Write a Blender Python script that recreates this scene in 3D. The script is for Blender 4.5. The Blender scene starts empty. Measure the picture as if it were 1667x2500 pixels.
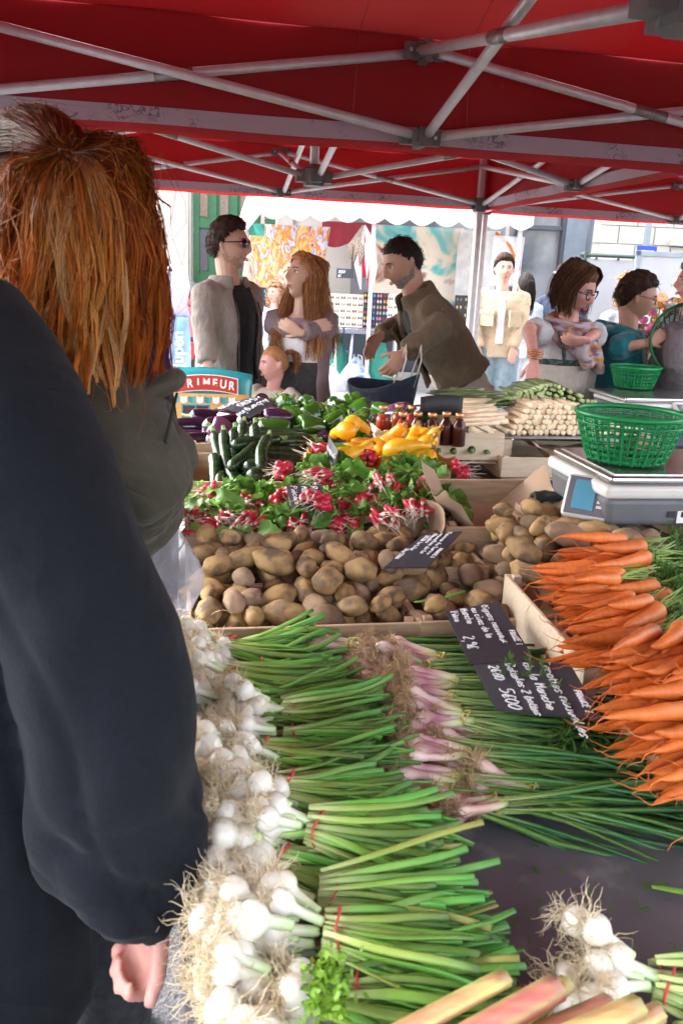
import bpy, bmesh, math, random
import numpy as np
from mathutils import Vector, Matrix, Euler, noise as mnoise
random.seed(7); np.random.seed(7)
scene = bpy.context.scene
COL = scene.collection
PI = math.pi

# ------------------------------------------------------------------ camera
FPX, PITCH, ROLL, EYE = 2073.0, math.radians(15.5), math.radians(2.6), 1.5
FW = Vector((0, math.cos(PITCH), -math.sin(PITCH)))
UP0 = Vector((0, math.sin(PITCH), math.cos(PITCH)))
RT = Vector((1, 0, 0)) * math.cos(ROLL) + UP0 * math.sin(ROLL)
UPV = UP0 * math.cos(ROLL) - Vector((1, 0, 0)) * math.sin(ROLL)
cam_d = bpy.data.cameras.new('camera'); cam = bpy.data.objects.new('camera', cam_d); COL.objects.link(cam)
cam.matrix_world = Matrix(((RT.x, UPV.x, -FW.x, 0), (RT.y, UPV.y, -FW.y, 0), (RT.z, UPV.z, -FW.z, EYE), (0, 0, 0, 1)))
cam_d.sensor_fit = 'VERTICAL'; cam_d.sensor_height = 36.0; cam_d.lens = FPX / 2500 * 36
cam_d.clip_start = 0.05; cam_d.clip_end = 500
cam_d.dof.use_dof = True; cam_d.dof.focus_distance = 2.6; cam_d.dof.aperture_fstop = 11.0
scene.camera = cam

# ------------------------------------------------------------------ light
SUN_EL, SUN_AZ = math.radians(44), math.radians(300)
world = bpy.data.worlds.new('World'); scene.world = world; world.use_nodes = True
wn = world.node_tree.nodes; wl = world.node_tree.links
sky = wn.new('ShaderNodeTexSky'); sky.sky_type = 'NISHITA'; sky.sun_disc = False
sky.sun_elevation = SUN_EL; sky.sun_rotation = SUN_AZ
sky.air_density = 1.0; sky.dust_density = 4.0; sky.ozone_density = 1.0
hs = wn.new('ShaderNodeHueSaturation'); hs.inputs['Saturation'].default_value = 0.3
wl.new(sky.outputs[0], hs.inputs['Color']); wl.new(hs.outputs[0], wn['Background'].inputs[0])
wn['Background'].inputs[1].default_value = 0.15
sun_d = bpy.data.lights.new('sun', 'SUN'); sun_d.energy = 0.55; sun_d.angle = math.radians(70); sun_d.color = (1.0, 0.95, 0.88)
sun = bpy.data.objects.new('sun', sun_d); COL.objects.link(sun)
_sd = Vector((math.sin(SUN_AZ) * math.cos(SUN_EL), math.cos(SUN_AZ) * math.cos(SUN_EL), math.sin(SUN_EL)))
sun.rotation_euler = _sd.to_track_quat('Z', 'Y').to_euler(); sun.location = (0, 0, 20)
vs = scene.view_settings
vs.view_transform = 'Standard'; vs.look = 'None'; vs.gamma = 1.0; vs.use_curve_mapping = False
vs.exposure = 3.5
scene.cycles.use_denoising = True
scene.cycles.max_bounces = 10; scene.cycles.diffuse_bounces = 5; scene.cycles.transparent_max_bounces = 12
scene.cycles.caustics_reflective = False; scene.cycles.caustics_refractive = False
scene.cycles.use_adaptive_sampling = True; scene.cycles.adaptive_threshold = 0.02

# ------------------------------------------------------------------ layout helpers
def ray(u, v):
    return FW + RT * ((u - 833.5) / FPX) - UPV * ((v - 1250) / FPX)
def at(u, v, z=None, y=None):
    """world point seen at photo position (u, v), at height z or at distance y"""
    d = ray(u, v)
    t = (z - EYE) / d.z if z is not None else y / d.y
    return Vector((0, 0, EYE)) + d * t
STALL = math.radians(11)
E1 = Vector((math.cos(STALL), math.sin(STALL), 0)); E2 = Vector((-math.sin(STALL), math.cos(STALL), 0))
def S(r, s, z=0.0):
    """stall coordinates: r to the right across the counter, s away along it"""
    return E1 * r + E2 * s + Vector((0, 0, z))
def toS(p):
    return Vector((p.dot(E1), p.dot(E2), p.z))
def ats(u, v, z):
    return toS(at(u, v, z=z))
U = random.uniform
def G(s=1.0): return random.gauss(0, s)

# ------------------------------------------------------------------ tagging
def tag(o, label=None, cat=None, group=None, kind=None):
    if label: o['label'] = label
    if cat: o['category'] = cat
    if group: o['group'] = group
    if kind: o['kind'] = kind
    return o
def empty(name, loc=(0, 0, 0), rot=(0, 0, 0), label=None, cat=None, group=None):
    o = bpy.data.objects.new(name, None); COL.objects.link(o)
    o.location = loc; o.rotation_euler = rot; o.empty_display_size = .05
    return tag(o, label, cat, group)
def link(name, me, parent=None, loc=None, rot=None, scale=None):
    o = bpy.data.objects.new(name, me); COL.objects.link(o)
    if parent: o.parent = parent
    if loc is not None: o.location = loc
    if rot is not None: o.rotation_euler = rot
    if scale is not None: o.scale = scale
    return o
KIDS = {}
def copy_tree(o, parent=None, loc=None, rot=None, scale=None):
    c = o.copy(); COL.objects.link(c); c.parent = parent
    if loc is not None: c.location = loc
    if rot is not None: c.rotation_euler = rot
    if scale is not None: c.scale = scale
    for ch in o.children: copy_tree(ch, c)
    return c

# ------------------------------------------------------------------ mesh builder
def fit(a, n):
    return list(a) if isinstance(a, (list, tuple)) else [a] * n
class MB:
    def __init__(self): self.v = []; self.f = []; self.c = []
    def add(self, vs_, fs, col=None):
        b = len(self.v); self.v += [tuple(p) for p in vs_]
        self.f += [tuple(i + b for i in f) for f in fs]
        if col is None: col = (1, 1, 1)
        self.c += list(col) if isinstance(col, list) else [col] * len(vs_)
        return self
    def box(self, x0, x1, y0, y1, z0, z1, M=None, col=None):
        p = [Vector((x, y, z)) for z in (z0, z1) for y in (y0, y1) for x in (x0, x1)]
        if M is not None: p = [M @ q for q in p]
        return self.add(p, [(0, 2, 3, 1), (4, 5, 7, 6), (0, 1, 5, 4), (2, 6, 7, 3), (0, 4, 6, 2), (1, 3, 7, 5)], col)
    def tube(self, pts, rad, n=6, col=None, cap=True, up=None, jit=0):
        pts = [Vector(p) for p in pts]; m = len(pts); rad = fit(rad, m)
        cols = fit(col, m) if isinstance(col, list) else None
        V = []; C = []; side = None
        for i, p in enumerate(pts):
            t = (pts[min(i + 1, m - 1)] - pts[max(i - 1, 0)])
            t = t.normalized() if t.length > 1e-9 else Vector((0, 0, 1))
            if up is not None:
                s_ = t.cross(Vector(up))
                if s_.length < 1e-4: s_ = t.orthogonal()
                s_.normalize()
            else:
                s_ = t.orthogonal() if side is None else side - t * side.dot(t)
                s_ = s_.normalized() if s_.length > 1e-6 else t.orthogonal().normalized()
            side = s_; w = s_.cross(t)
            ra, rb = rad[i] if isinstance(rad[i], (tuple, list)) else (rad[i], rad[i])
            for k in range(n):
                a = 2 * PI * k / n
                V.append(p + s_ * (ra * math.cos(a)) + w * (rb * math.sin(a)))
                if cols: C.append(cols[i])
        F = [(i * n + k, i * n + (k + 1) % n, (i + 1) * n + (k + 1) % n, (i + 1) * n + k) for i in range(m - 1) for k in range(n)]
        if cap:
            F.append(tuple(range(n - 1, -1, -1))); F.append(tuple((m - 1) * n + k for k in range(n)))
        return self.add(V, F, C if cols else col)
    def strip(self, pts, w, nrm, col=None):
        """flat ribbon"""
        pts = [Vector(p) for p in pts]; m = len(pts); w = fit(w, m); V = []
        for i, p in enumerate(pts):
            t = (pts[min(i + 1, m - 1)] - pts[max(i - 1, 0)]).normalized()
            s_ = t.cross(Vector(nrm)).normalized() * (w[i] / 2)
            V += [p - s_, p + s_]
        C = None
        if isinstance(col, list): C = [c for c in col for _ in (0, 1)]
        return self.add(V, [(2 * i, 2 * i + 1, 2 * i + 3, 2 * i + 2) for i in range(m - 1)], C if C else col)
    def lathe(self, prof, n=16, M=None, col=None):
        """prof: list of (radius, z)"""
        V = []; C = []
        for j, (r, z) in enumerate(prof):
            for k in range(n):
                a = 2 * PI * k / n; p = Vector((r * math.cos(a), r * math.sin(a), z))
                V.append(M @ p if M is not None else p)
                if isinstance(col, list): C.append(col[j])
        m = len(prof)
        F = [(i * n + k, i * n + (k + 1) % n, (i + 1) * n + (k + 1) % n, (i + 1) * n + k) for i in range(m - 1) for k in range(n)]
        if prof[0][0] > 1e-6: F.append(tuple(range(n - 1, -1, -1)))
        if prof[-1][0] > 1e-6: F.append(tuple((m - 1) * n + k for k in range(n)))
        return self.add(V, F, C if C else col)
    def grid(self, fn, nu, nv, col=None, close=False):
        V = [fn(i / nu, j / nv) for j in range(nv + 1) for i in range(nu + 1)]
        w = nu + 1
        F = [(j * w + i, j * w + i + 1, (j + 1) * w + i + 1, (j + 1) * w + i) for j in range(nv) for i in range(nu)]
        return self.add(V, F, col)
    def mesh(self, name, mat=None, smooth=True, weld=0):
        me = bpy.data.meshes.new(name); me.from_pydata([tuple(p) for p in self.v], [], self.f)
        if (mat is not None and mat.get('vc')) or any(c != (1, 1, 1) for c in self.c):
            at_ = me.color_attributes.new('Col', 'FLOAT_COLOR', 'POINT')
            arr = np.ones((len(self.c), 4), dtype=np.float32); arr[:, :3] = np.array([tuple(c)[:3] for c in self.c], dtype=np.float32)
            at_.data.foreach_set('color', arr.ravel())
        if smooth: me.polygons.foreach_set('use_smooth', [True] * len(me.polygons))
        if mat is not None: me.materials.append(mat)
        me.validate(); me.update()
        return me
    def build(self, name, mat=None, parent=None, smooth=True, loc=None, rot=None):
        return link(name, self.mesh(name, mat, smooth), parent, loc, rot)

# ------------------------------------------------------------------ materials
MATS = {}
def mat(name, col, col2=None, rough=.55, nscale=8., bump=0., bscale=60., metal=0., spec=.4, vcol=False, rnd=.0, trans=0., sss=0.,
        coat=0., ramp=(.35, .65), stretch=None, detail=5., bdist=.004, sheen=0., alpha=1., emit=None, third=None, thr=(.62, .7), tscale=3., fold=0., folds=.5):
    if name in MATS: return MATS[name]
    m = bpy.data.materials.new(name); m.use_nodes = True; MATS[name] = m
    nt = m.node_tree; N = nt.nodes; L = nt.links; b = N['Principled BSDF']
    tc = N.new('ShaderNodeTexCoord'); src = tc.outputs['Object']
    if stretch:
        mp = N.new('ShaderNodeMapping'); mp.inputs['Scale'].default_value = stretch; L.new(src, mp.inputs[0]); src = mp.outputs[0]
    oi = N.new('ShaderNodeObjectInfo')
    def noise(sc, det=detail):
        n = N.new('ShaderNodeTexNoise'); n.noise_dimensions = '4D'; n.inputs['Scale'].default_value = sc; n.inputs['Detail'].default_value = det
        ml = N.new('ShaderNodeMath'); ml.operation = 'MULTIPLY'; ml.inputs[1].default_value = 37.0
        L.new(oi.outputs['Random'], ml.inputs[0]); L.new(ml.outputs[0], n.inputs['W']); L.new(src, n.inputs['Vector'])
        return n
    c4 = lambda c: (c[0], c[1], c[2], 1)
    def mixc(fac, a, bb, blend='MIX'):
        x = N.new('ShaderNodeMix'); x.data_type = 'RGBA'; x.blend_type = blend
        if hasattr(fac, 'links'): L.new(fac, x.inputs[0])
        else: x.inputs[0].default_value = fac
        for i, s_ in ((6, a), (7, bb)):
            if hasattr(s_, 'links'): L.new(s_, x.inputs[i])
            else: x.inputs[i].default_value = c4(s_)
        return x.outputs[2]
    def ramped(out, lo, hi):
        r = N.new('ShaderNodeMapRange'); r.inputs[1].default_value = lo; r.inputs[2].default_value = hi; L.new(out, r.inputs[0]); return r.outputs[0]
    if col2 is None: col2 = tuple(x * .8 for x in col)
    base = mixc(ramped(noise(nscale).outputs[0], *ramp), col, col2)
    if third is not None:
        base = mixc(ramped(noise(tscale, 6).outputs[0], *thr), base, third)
    if vcol:
        m['vc'] = 1
        a = N.new('ShaderNodeAttribute'); a.attribute_name = 'Col'
        base = mixc(1.0, base, a.outputs['Color'], 'MULTIPLY')
    if rnd:
        h = N.new('ShaderNodeHueSaturation'); mr = N.new('ShaderNodeMapRange')
        mr.inputs[3].default_value = 1 - rnd; mr.inputs[4].default_value = 1 + rnd
        L.new(oi.outputs['Random'], mr.inputs[0]); L.new(mr.outputs[0], h.inputs['Value']); L.new(base, h.inputs['Color']); base = h.outputs[0]
    L.new(base, b.inputs['Base Color'])
    b.inputs['Roughness'].default_value = rough; b.inputs['Metallic'].default_value = metal
    b.inputs['Specular IOR Level'].default_value = spec
    if coat: b.inputs['Coat Weight'].default_value = coat; b.inputs['Coat Roughness'].default_value = .15
    if sheen: b.inputs['Sheen Weight'].default_value = sheen; b.inputs['Sheen Roughness'].default_value = .5
    if sss:
        b.inputs['Subsurface Weight'].default_value = sss; b.inputs['Subsurface Radius'].default_value = (1, .35, .2); b.inputs['Subsurface Scale'].default_value = .006
    if alpha < 1: b.inputs['Alpha'].default_value = alpha
    if emit: b.inputs['Emission Color'].default_value = c4(emit[0]); b.inputs['Emission Strength'].default_value = emit[1]
    if bump:
        bp = N.new('ShaderNodeBump'); bp.inputs['Strength'].default_value = bump; bp.inputs['Distance'].default_value = bdist
        L.new(noise(bscale, 4).outputs[0], bp.inputs['Height']); L.new(bp.outputs[0], b.inputs['Normal'])
        if fold:
            fn = noise(fold, 2); fn.inputs['Distortion'].default_value = 1.6; ab = N.new('ShaderNodeMath'); ab.operation = 'PINGPONG'; ab.inputs[1].default_value = .12; L.new(fn.outputs[0], ab.inputs[0])
            b2 = N.new('ShaderNodeBump'); b2.inputs['Strength'].default_value = folds; b2.inputs['Distance'].default_value = .10; L.new(ab.outputs[0], b2.inputs['Height']); L.new(b2.outputs[0], bp.inputs['Normal'])
    if trans:
        tr = N.new('ShaderNodeBsdfTranslucent'); L.new(base, tr.inputs[0]); ms = N.new('ShaderNodeMixShader'); ms.inputs[0].default_value = trans
        out = N['Material Output']; L.new(b.outputs[0], ms.inputs[1]); L.new(tr.outputs[0], ms.inputs[2]); L.new(ms.outputs[0], out.inputs[0])
    return m
def glass(name, col, rough=.03, alpha=.25, tint=None):
    """thin clear sheet: mostly see-through, glossy"""
    if name in MATS: return MATS[name]
    m = bpy.data.materials.new(name); m.use_nodes = True; MATS[name] = m
    nt = m.node_tree; N = nt.nodes; L = nt.links; b = N['Principled BSDF']
    b.inputs['Base Color'].default_value = (*col, 1); b.inputs['Roughness'].default_value = rough
    tr = N.new('ShaderNodeBsdfTransparent'); tr.inputs[0].default_value = (*(tint or (1, 1, 1)), 1)
    ms = N.new('ShaderNodeMixShader'); ms.inputs[0].default_value = alpha
    L.new(tr.outputs[0], ms.inputs[1]); L.new(b.outputs[0], ms.inputs[2]); L.new(ms.outputs[0], N['Material Output'].inputs[0])
    return m

CUBES = {}
def pbox(parent, name, c, size, m, rot=None, bev=.0015):
    """a box-shaped piece as an object of its own (mesh shared between pieces of one size)"""
    key = (m.name, tuple(round(x, 3) for x in size))
    if key not in CUBES:
        bm = bmesh.new(); bmesh.ops.create_cube(bm, size=1)
        bmesh.ops.scale(bm, vec=size, verts=bm.verts)
        bv = min(bev, min(size) * .3)
        if bv > 0: bmesh.ops.bevel(bm, geom=bm.edges[:], offset=bv, segments=1, affect='EDGES')
        me = bpy.data.meshes.new(name); bm.to_mesh(me); bm.free(); me.materials.append(m); CUBES[key] = me
    return link(name, CUBES[key], parent, c, rot)
def bar(parent, name, a, b, rad, m, n=8):
    mb = MB(); mb.tube([a, b], rad, n); return mb.build(name, m, parent)
# ================================================================== setting
M_asphalt = mat('asphalt', (.045, .045, .05), (.10, .10, .11), rough=.9, nscale=90, bump=.8, bscale=120, bdist=.012, ramp=(.3, .75))
M_pave = mat('pavement', (.27, .265, .26), (.20, .195, .195), rough=.9, nscale=3, bump=.3, bscale=150)
M_concrete = mat('kerb_stone', (.40, .39, .37), rough=.9, nscale=20, bump=.3)
tag(MB().add([(-60, -30, 0), (60, -30, 0), (60, 60, 0), (-60, 60, 0)], [(0, 1, 2, 3)]).build('ground', M_asphalt, smooth=False), kind='structure')
tag(MB().box(-12, 14, 5.4, 11.95, -.05, .006).build('street', M_pave, smooth=False), kind='structure')
kb = tag(empty('pavement'), kind='structure')
MB().box(-12, 14, 9.6, 13.2, -.05, .12).build('paving', M_pave, kb, smooth=False)
for i in range(26): pbox(kb, 'kerb_stone', (-11.5 + i, 9.53, .06), (.985, .13, .125), M_concrete)

# ------------------------------------------------------------------ tents
M_red = mat('red_canopy', (.33, .008, .010), (.27, .010, .012), rough=.40, nscale=1.3, trans=.05, bump=.35, bscale=2.6, bdist=.05, spec=.35, third=(.30, .035, .032), thr=(.5, .72), tscale=1.1)
M_redhem = mat('red_hem', (.55, .04, .04), rough=.55, nscale=5, trans=.2)
def stain_mat():
    m = mat('mouldy_lining', (.58, .49, .55), (.53, .45, .50), rough=.6, nscale=4, trans=.2)
    nt = m.node_tree; N = nt.nodes; L = nt.links; b = N['Principled BSDF']
    old = b.inputs['Base Color'].links[0].from_socket
    tc = N.new('ShaderNodeTexCoord'); n1 = N.new('ShaderNodeTexNoise'); n1.inputs['Scale'].default_value = 20; n1.inputs['Detail'].default_value = 8; n1.inputs['Distortion'].default_value = 2.2
    n2 = N.new('ShaderNodeTexNoise'); n2.inputs['Scale'].default_value = 5.0; n2.inputs['Detail'].default_value = 2
    L.new(tc.outputs['Object'], n1.inputs['Vector']); L.new(tc.outputs['Object'], n2.inputs['Vector'])
    s1 = N.new('ShaderNodeMath'); s1.operation = 'SUBTRACT'; s1.inputs[1].default_value = .5; L.new(n1.outputs[0], s1.inputs[0])
    s2 = N.new('ShaderNodeMath'); s2.operation = 'ABSOLUTE'; L.new(s1.outputs[0], s2.inputs[0])
    r1 = N.new('ShaderNodeMapRange'); r1.inputs[1].default_value = .0; r1.inputs[2].default_value = .055; r1.inputs[3].default_value = 1; r1.inputs[4].default_value = 0; L.new(s2.outputs[0], r1.inputs[0])
    r2 = N.new('ShaderNodeMapRange'); r2.inputs[1].default_value = .50; r2.inputs[2].default_value = .60; L.new(n2.outputs[0], r2.inputs[0])
    mu = N.new('ShaderNodeMath'); mu.operation = 'MULTIPLY'; L.new(r1.outputs[0], mu.inputs[0]); L.new(r2.outputs[0], mu.inputs[1])
    x = N.new('ShaderNodeMix'); x.data_type = 'RGBA'; L.new(mu.outputs[0], x.inputs[0]); L.new(old, x.inputs[6]); x.inputs[7].default_value = (.012, .010, .012, 1)
    L.new(x.outputs[2], b.inputs['Base Color'])
    return m
M_lining = stain_mat()
M_alu = mat('tent_aluminium', (.66, .64, .64), (.58, .56, .56), rough=.4, nscale=30, metal=.25, bump=.05)
M_alu_scuff = mat('scuffed_steel', (.33, .31, .28), (.2, .17, .15), rough=.45, nscale=60, metal=.6)
M_joint = mat('grey_joint', (.17, .17, .16), (.12, .12, .115), rough=.6, nscale=25)
M_white_pole = mat('white_pole', (.70, .68, .70), rough=.4, nscale=12)
def tent(label, r0, r1, s0, s1, eave, peak, band=.046, poles=(), zhub=None, patch=False, hem=.016, drops={}):
    t = empty('market_tent', S((r0 + r1) / 2, (s0 + s1) / 2), (0, 0, STALL), label, 'tent', 'red pop-up market tents')
    hw, hd = (r1 - r0) / 2, (s1 - s0) / 2; VH = .25
    def roof(x, y, off=0):
        k = 1 - max(abs(x) / hw, abs(y) / hd)
        z = eave + VH + (peak - eave - VH) * k
        z -= .05 * math.sin(PI * k) * (.6 + .4 * math.cos(8 * math.atan2(y, x)))
        return Vector((x, y, z - off + .006 * mnoise.noise(Vector((x * 2.2, y * 2.2, 3)))))
    nn = 28
    mb = MB(); mb.grid(lambda a, b: roof((a * 2 - 1) * hw, (b * 2 - 1) * hd), nn, nn); mb.build('canopy', M_red, t)
    sides = [((-hw, -hd), (hw, -hd), (0, -1)), ((hw, -hd), (hw, hd), (1, 0)), ((hw, hd), (-hw, hd), (0, 1)), ((-hw, hd), (-hw, -hd), (-1, 0))]
    for si, (a, b, nrm) in enumerate(sides):
        bot_ = drops.get(si, band)
        A, B = Vector((*a, 0)), Vector((*b, 0)); n = Vector((*nrm, 0))
        def val(off, top, bot):
            def f(i, j):
                p = A.lerp(B, i) + n * off; z = eave + top * (1 - j) + bot * j
                z += -.004 * math.sin(PI * i * 4) ** 2 * j
                return Vector((p.x + n.x * .004 * math.sin(i * 31), p.y + n.y * .004 * math.sin(i * 31), z))
            return f
        mb = MB(); mb.grid(val(-.004, .0, -band), 40, 3); mb.build('valance_lining', M_lining, t)
        vl = MB(); vl.grid(val(0, VH + .012, -band), 40, 8); va = vl.build('valance', M_red, t)
        if si in drops: q2 = MB(); q2.grid(val(.004, -band + .004, -bot_), 40, 3); q2.build('outer_valance', M_redhem, va)
        mb = MB(); mb.grid(val(.006, -band + .012, -band - hem), 40, 1); mb.build('hem', M_redhem, va)
    # folding frame: scissor pairs along each side and from each side's middle to the hub
    zl, zu = eave - .034, eave + .20; off = .055
    zh = zhub if zhub else eave - .02
    def P(x, y, z): return Vector((x, y, z))
    x_, y_ = hw - off, hd - off
    cor = [(-x_, -y_), (x_, -y_), (x_, y_), (-x_, y_)]; mid = [(0, -y_), (x_, 0), (0, y_), (-x_, 0)]
    def scissor(a, b, a_lo, a_hi, b_lo, b_hi, rad=.0145):
        a, b = Vector((*a, 0)), Vector((*b, 0)); d = (b - a).normalized(); pr = Vector((-d.y, d.x, 0)) * .017
        for lo, hi, sg in ((a_lo, b_hi, 1), (a_hi, b_lo, -1)):
            p, q = a + Vector((0, 0, lo)) + pr * sg, b + Vector((0, 0, hi)) + pr * sg
            bar(t, 'truss_bar', p, q, rad, M_alu, 10)
            if sg == -1:
                w = (q - p).normalized(); c_ = p.lerp(q, .5)
                bar(t, 'pivot_sleeve', c_ - w * .055, c_ + w * .055, rad * 1.12, M_alu_scuff, 10)
    for i in range(4):
        m_, c0, c1 = mid[i], cor[i], cor[(i + 1) % 4]
        scissor(m_, c0, zl, zu, zl, zu); scissor(m_, c1, zl, zu, zl, zu)
        h = Vector((*m_, 0)).normalized() * .06
        scissor(m_, (h.x, h.y), zl, zu, zh, zh + .32)
        for z in (zl, zu):
            jb = MB(); yaw = 0 if i % 2 == 0 else PI / 2
            Mx = Matrix.Translation((*m_, z)) @ Matrix.Rotation(yaw, 4, 'Z')
            jb.box(-.062, .062, -.011, .011, -.023, .02, Mx); jb.box(-.03, .03, -.034, .034, -.02, .018, Mx); jb.box(-.012, .012, -.04, .04, -.03, .024, Mx)
            j = jb.build('bracket', M_joint, t, smooth=False)
            for sx in (-.045, .045):
                q = MB(); q.lathe([(.005, -.0015), (.0062, 0), (.004, .002)], 8, Mx @ Matrix.Translation((sx, -.0115, 0)) @ Matrix.Rotation(PI / 2, 4, 'X')); q.build('rivet', M_alu, j)
    jb = MB(); jb.box(-.085, .085, -.028, .028, zh - .03, zh + .025); jb.box(-.028, .028, -.085, .085, zh - .032, zh + .023); jb.lathe([(.05, zh - .045), (.055, zh + .03), (.03, zh + .05)], 10)
    jb.build('hub_bracket', M_joint, t, smooth=False)
    bar(t, 'centre_mast', P(0, 0, zh), P(0, 0, peak - .02), .021, M_alu, 12)
    for i, c_ in enumerate(cor):
        jb = MB(); jb.box(c_[0] - .034, c_[0] + .034, c_[1] - .034, c_[1] + .034, zl - .045, zl + .04); jb.box(c_[0] - .06, c_[0] + .06, c_[1] - .013, c_[1] + .013, zl - .03, zl + .03)
        jb.build('corner_bracket', M_joint, t, smooth=False)
        if i in poles:
            pbox(t, 'pole', (c_[0], c_[1], (eave + .28) / 2), (.042, .042, eave + .28), M_alu, bev=.006)
            pbox(t, 'lower_pole', (c_[0] + .002, c_[1], .30), (.05, .05, .60), M_white_pole, bev=.006)
            pbox(t, 'foot_plate', (c_[0], c_[1], .01), (.10, .10, .012), M_joint)
    if patch:
        pc_ = [roof(-.19, hd - .02, .004), roof(-.19, hd - .30, .004), roof(.15, hd - .30, .004), roof(.15, hd - .02, .004)]
        mb = MB(); mb.tube(pc_, .0012, 4); mb.tube([Vector((-.20, hd - .004, eave)), Vector((-.19, hd - .004, eave + VH))], .0012, 4); mb.tube([Vector((.16, hd - .004, eave)), Vector((.15, hd - .004, eave + VH))], .0012, 4); mb.build('patch_seam', mat('seam_thread', (.5, .12, .10), rough=.8), t)
    return t
tent('red tent over the onions and potatoes, nearest the camera', -.80, 2.22, -.28, 2.74, 1.948, 2.85, poles=(0, 3), zhub=1.90, patch=True)
tent('red tent over the peppers, its aluminium corner pole behind the bending man', -.74, 1.98, 2.80, 5.70, 2.025, 2.9, poles=(1, 2, 3), zhub=1.95, drops={0: .140})
tent('red tent at the right over the back scale and its shopkeepers', 2.02, 5.02, 3.30, 6.02, 2.035, 2.9, poles=(2, 3), drops={3: .075})
# ================================================================== counter, crates
M_tray = mat('dark_tray', (.115, .110, .128), (.085, .082, .095), rough=.42, nscale=7, bump=.08, bscale=300, spec=.5, third=(.19, .185, .19), thr=(.58, .75), tscale=22)
M_wood = mat('crate_wood', (.50, .36, .235), (.40, .27, .165), rough=.75, nscale=4, stretch=(3, 24, 24), bump=.25, bscale=10, rnd=.14, third=(.30, .19, .12), thr=(.66, .76), tscale=2)
M_wood_pale = mat('pale_crate_wood', (.66, .55, .42), (.58, .46, .33), rough=.75, nscale=4, stretch=(3, 24, 24), bump=.2, bscale=10, rnd=.08)
M_pallet = mat('pallet_wood', (.40, .28, .19), (.28, .19, .13), rough=.8, nscale=4, stretch=(3, 20, 20), bump=.3, bscale=10, rnd=.12)
M_paper = mat('kraft_paper', (.44, .31, .215), (.39, .27, .18), rough=.8, nscale=6, bump=.25, bscale=12, bdist=.01)
M_steel = mat('steel', (.42, .42, .42), (.34, .34, .34), rough=.28, nscale=20, metal=.85, stretch=(1, 30, 1))
M_darkcloth = mat('dark_cloth', (.020, .017, .016), (.035, .03, .028), rough=.95, nscale=6, bump=.4, bscale=12)
M_greytop = mat('grey_tabletop', (.34, .34, .35), (.26, .26, .27), rough=.5, nscale=14, third=(.15, .14, .14), thr=(.62, .75), tscale=40)
def trestle(label, r0, r1, s0, s1, z, m, legs=True):
    t = empty('display_table', S((r0 + r1) / 2, (s0 + s1) / 2), (0, 0, STALL), label, 'table', 'trestle tables of the stall')
    w, d = r1 - r0, s1 - s0
    pbox(t, 'tabletop', (0, 0, z - .016), (w, d, .03), m, bev=.004)
    for sx in (-1, 1):
        for sy in (-1, 1): bar(t, 'leg', (sx * (w / 2 - .08), sy * (d / 2 - .1), 0), (sx * (w / 2 - .12), sy * (d / 2 - .14), z - .03), .016, M_alu, 8)
        bar(t, 'stretcher', (sx * (w / 2 - .1), -(d / 2 - .13), .35), (sx * (w / 2 - .1), d / 2 - .13, .35), .011, M_alu, 6)
    return t
trestle('dark grey tray table under the onions and carrots in the foreground', -.005, 1.25, .12, 1.485, .80, M_tray)
trestle('grey table under the potatoes, radishes and peppers', -.01, .86, 1.49, 3.62, .765, M_greytop)
trestle('side table under the empty crate and front scale', .87, 2.3, 1.56, 2.2, .80, M_greytop)
tb = trestle('back counter table under the bottles and asparagus', .875, 2.5, 2.62, 3.45, .845, M_steel)
pbox(tb, 'table_skirt', (0, -.425, .42), (1.62, .012, .80), M_darkcloth)
pbox(tb, 'front_rail', (0, -.428, .825), (1.624, .02, .03), M_steel)

def crate(label, r, s, z, w, d, h, yaw=0, m=None, rows=1, post=True, thick=.008, tilt=0, cat='crate', group='wooden produce crates', front=True):
    """open wooden crate: r, s, z = middle of its base"""
    m = m or M_wood
    c = empty('wooden_crate', S(r, s, z), (tilt, 0, STALL + yaw), label, cat, group)
    n = max(3, int(w / .11))
    for i in range(n): pbox(c, 'bottom_slat', (-w / 2 + (i + .5) * w / n, 0, .006), (w / n - .008, d - .004, .006), m)
    bh = h / rows - .006
    for k in range(rows):
        zz = .012 + (k + .5) * (h / rows)
        for sy in (-1, 1):
            if sy < 0 and not front: continue
            pbox(c, 'side_board', (0, sy * (d / 2), zz + U(-.002, .002)), (w + .008, thick, bh), m, (U(-.02, .02), 0, 0))
        for sx in (-1, 1): pbox(c, 'end_board', (sx * (w / 2), 0, zz + U(-.002, .002)), (thick, d - thick - .003, bh), m)
    if post:
        for sx in (-1, 1):
            for sy in (-1, 1): pbox(c, 'corner_post', (sx * (w / 2 - .016), sy * (d / 2 - .016), h / 2 + .012), (.018, .018, h), m)
    return c
POTC = [crate('wide potato crate at the front left, next to the white onions', .235, 1.612, .768, .445, .22, .072),
        crate('short potato crate at the front, behind the onion slate', .575, 1.615, .768, .225, .23, .075),
        crate('potato crate behind the front left one, beside the plastic bag', .225, 1.85, .768, .43, .225, .072),
        crate('potato crate under the tilted potato slate', .565, 1.855, .768, .235, .225, .10),
        crate('potato crate heaped to the right behind the carrots', .86, 1.70, .803, .30, .26, .075, yaw=-.05)]
RADC = [crate('radish crate at the left with a low front board', .225, 2.20, .768, .43, .40, .10),
        crate('radish crate at the right with a dark front board', .575, 2.235, .768, .245, .38, .135)]
crate('crate of courgettes at the left of the stall', .20, 2.64, .768, .385, .42, .13)
crate('crate of yellow squash lined with paper', .60, 2.60, .768, .385, .40, .175)
crate('crate of aubergines at the back left', .17, 3.06, .768, .33, .36, .16, yaw=.1)
crate('crate of green peppers at the back of the table', .56, 3.24, .768, .50, .60, .18)
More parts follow.
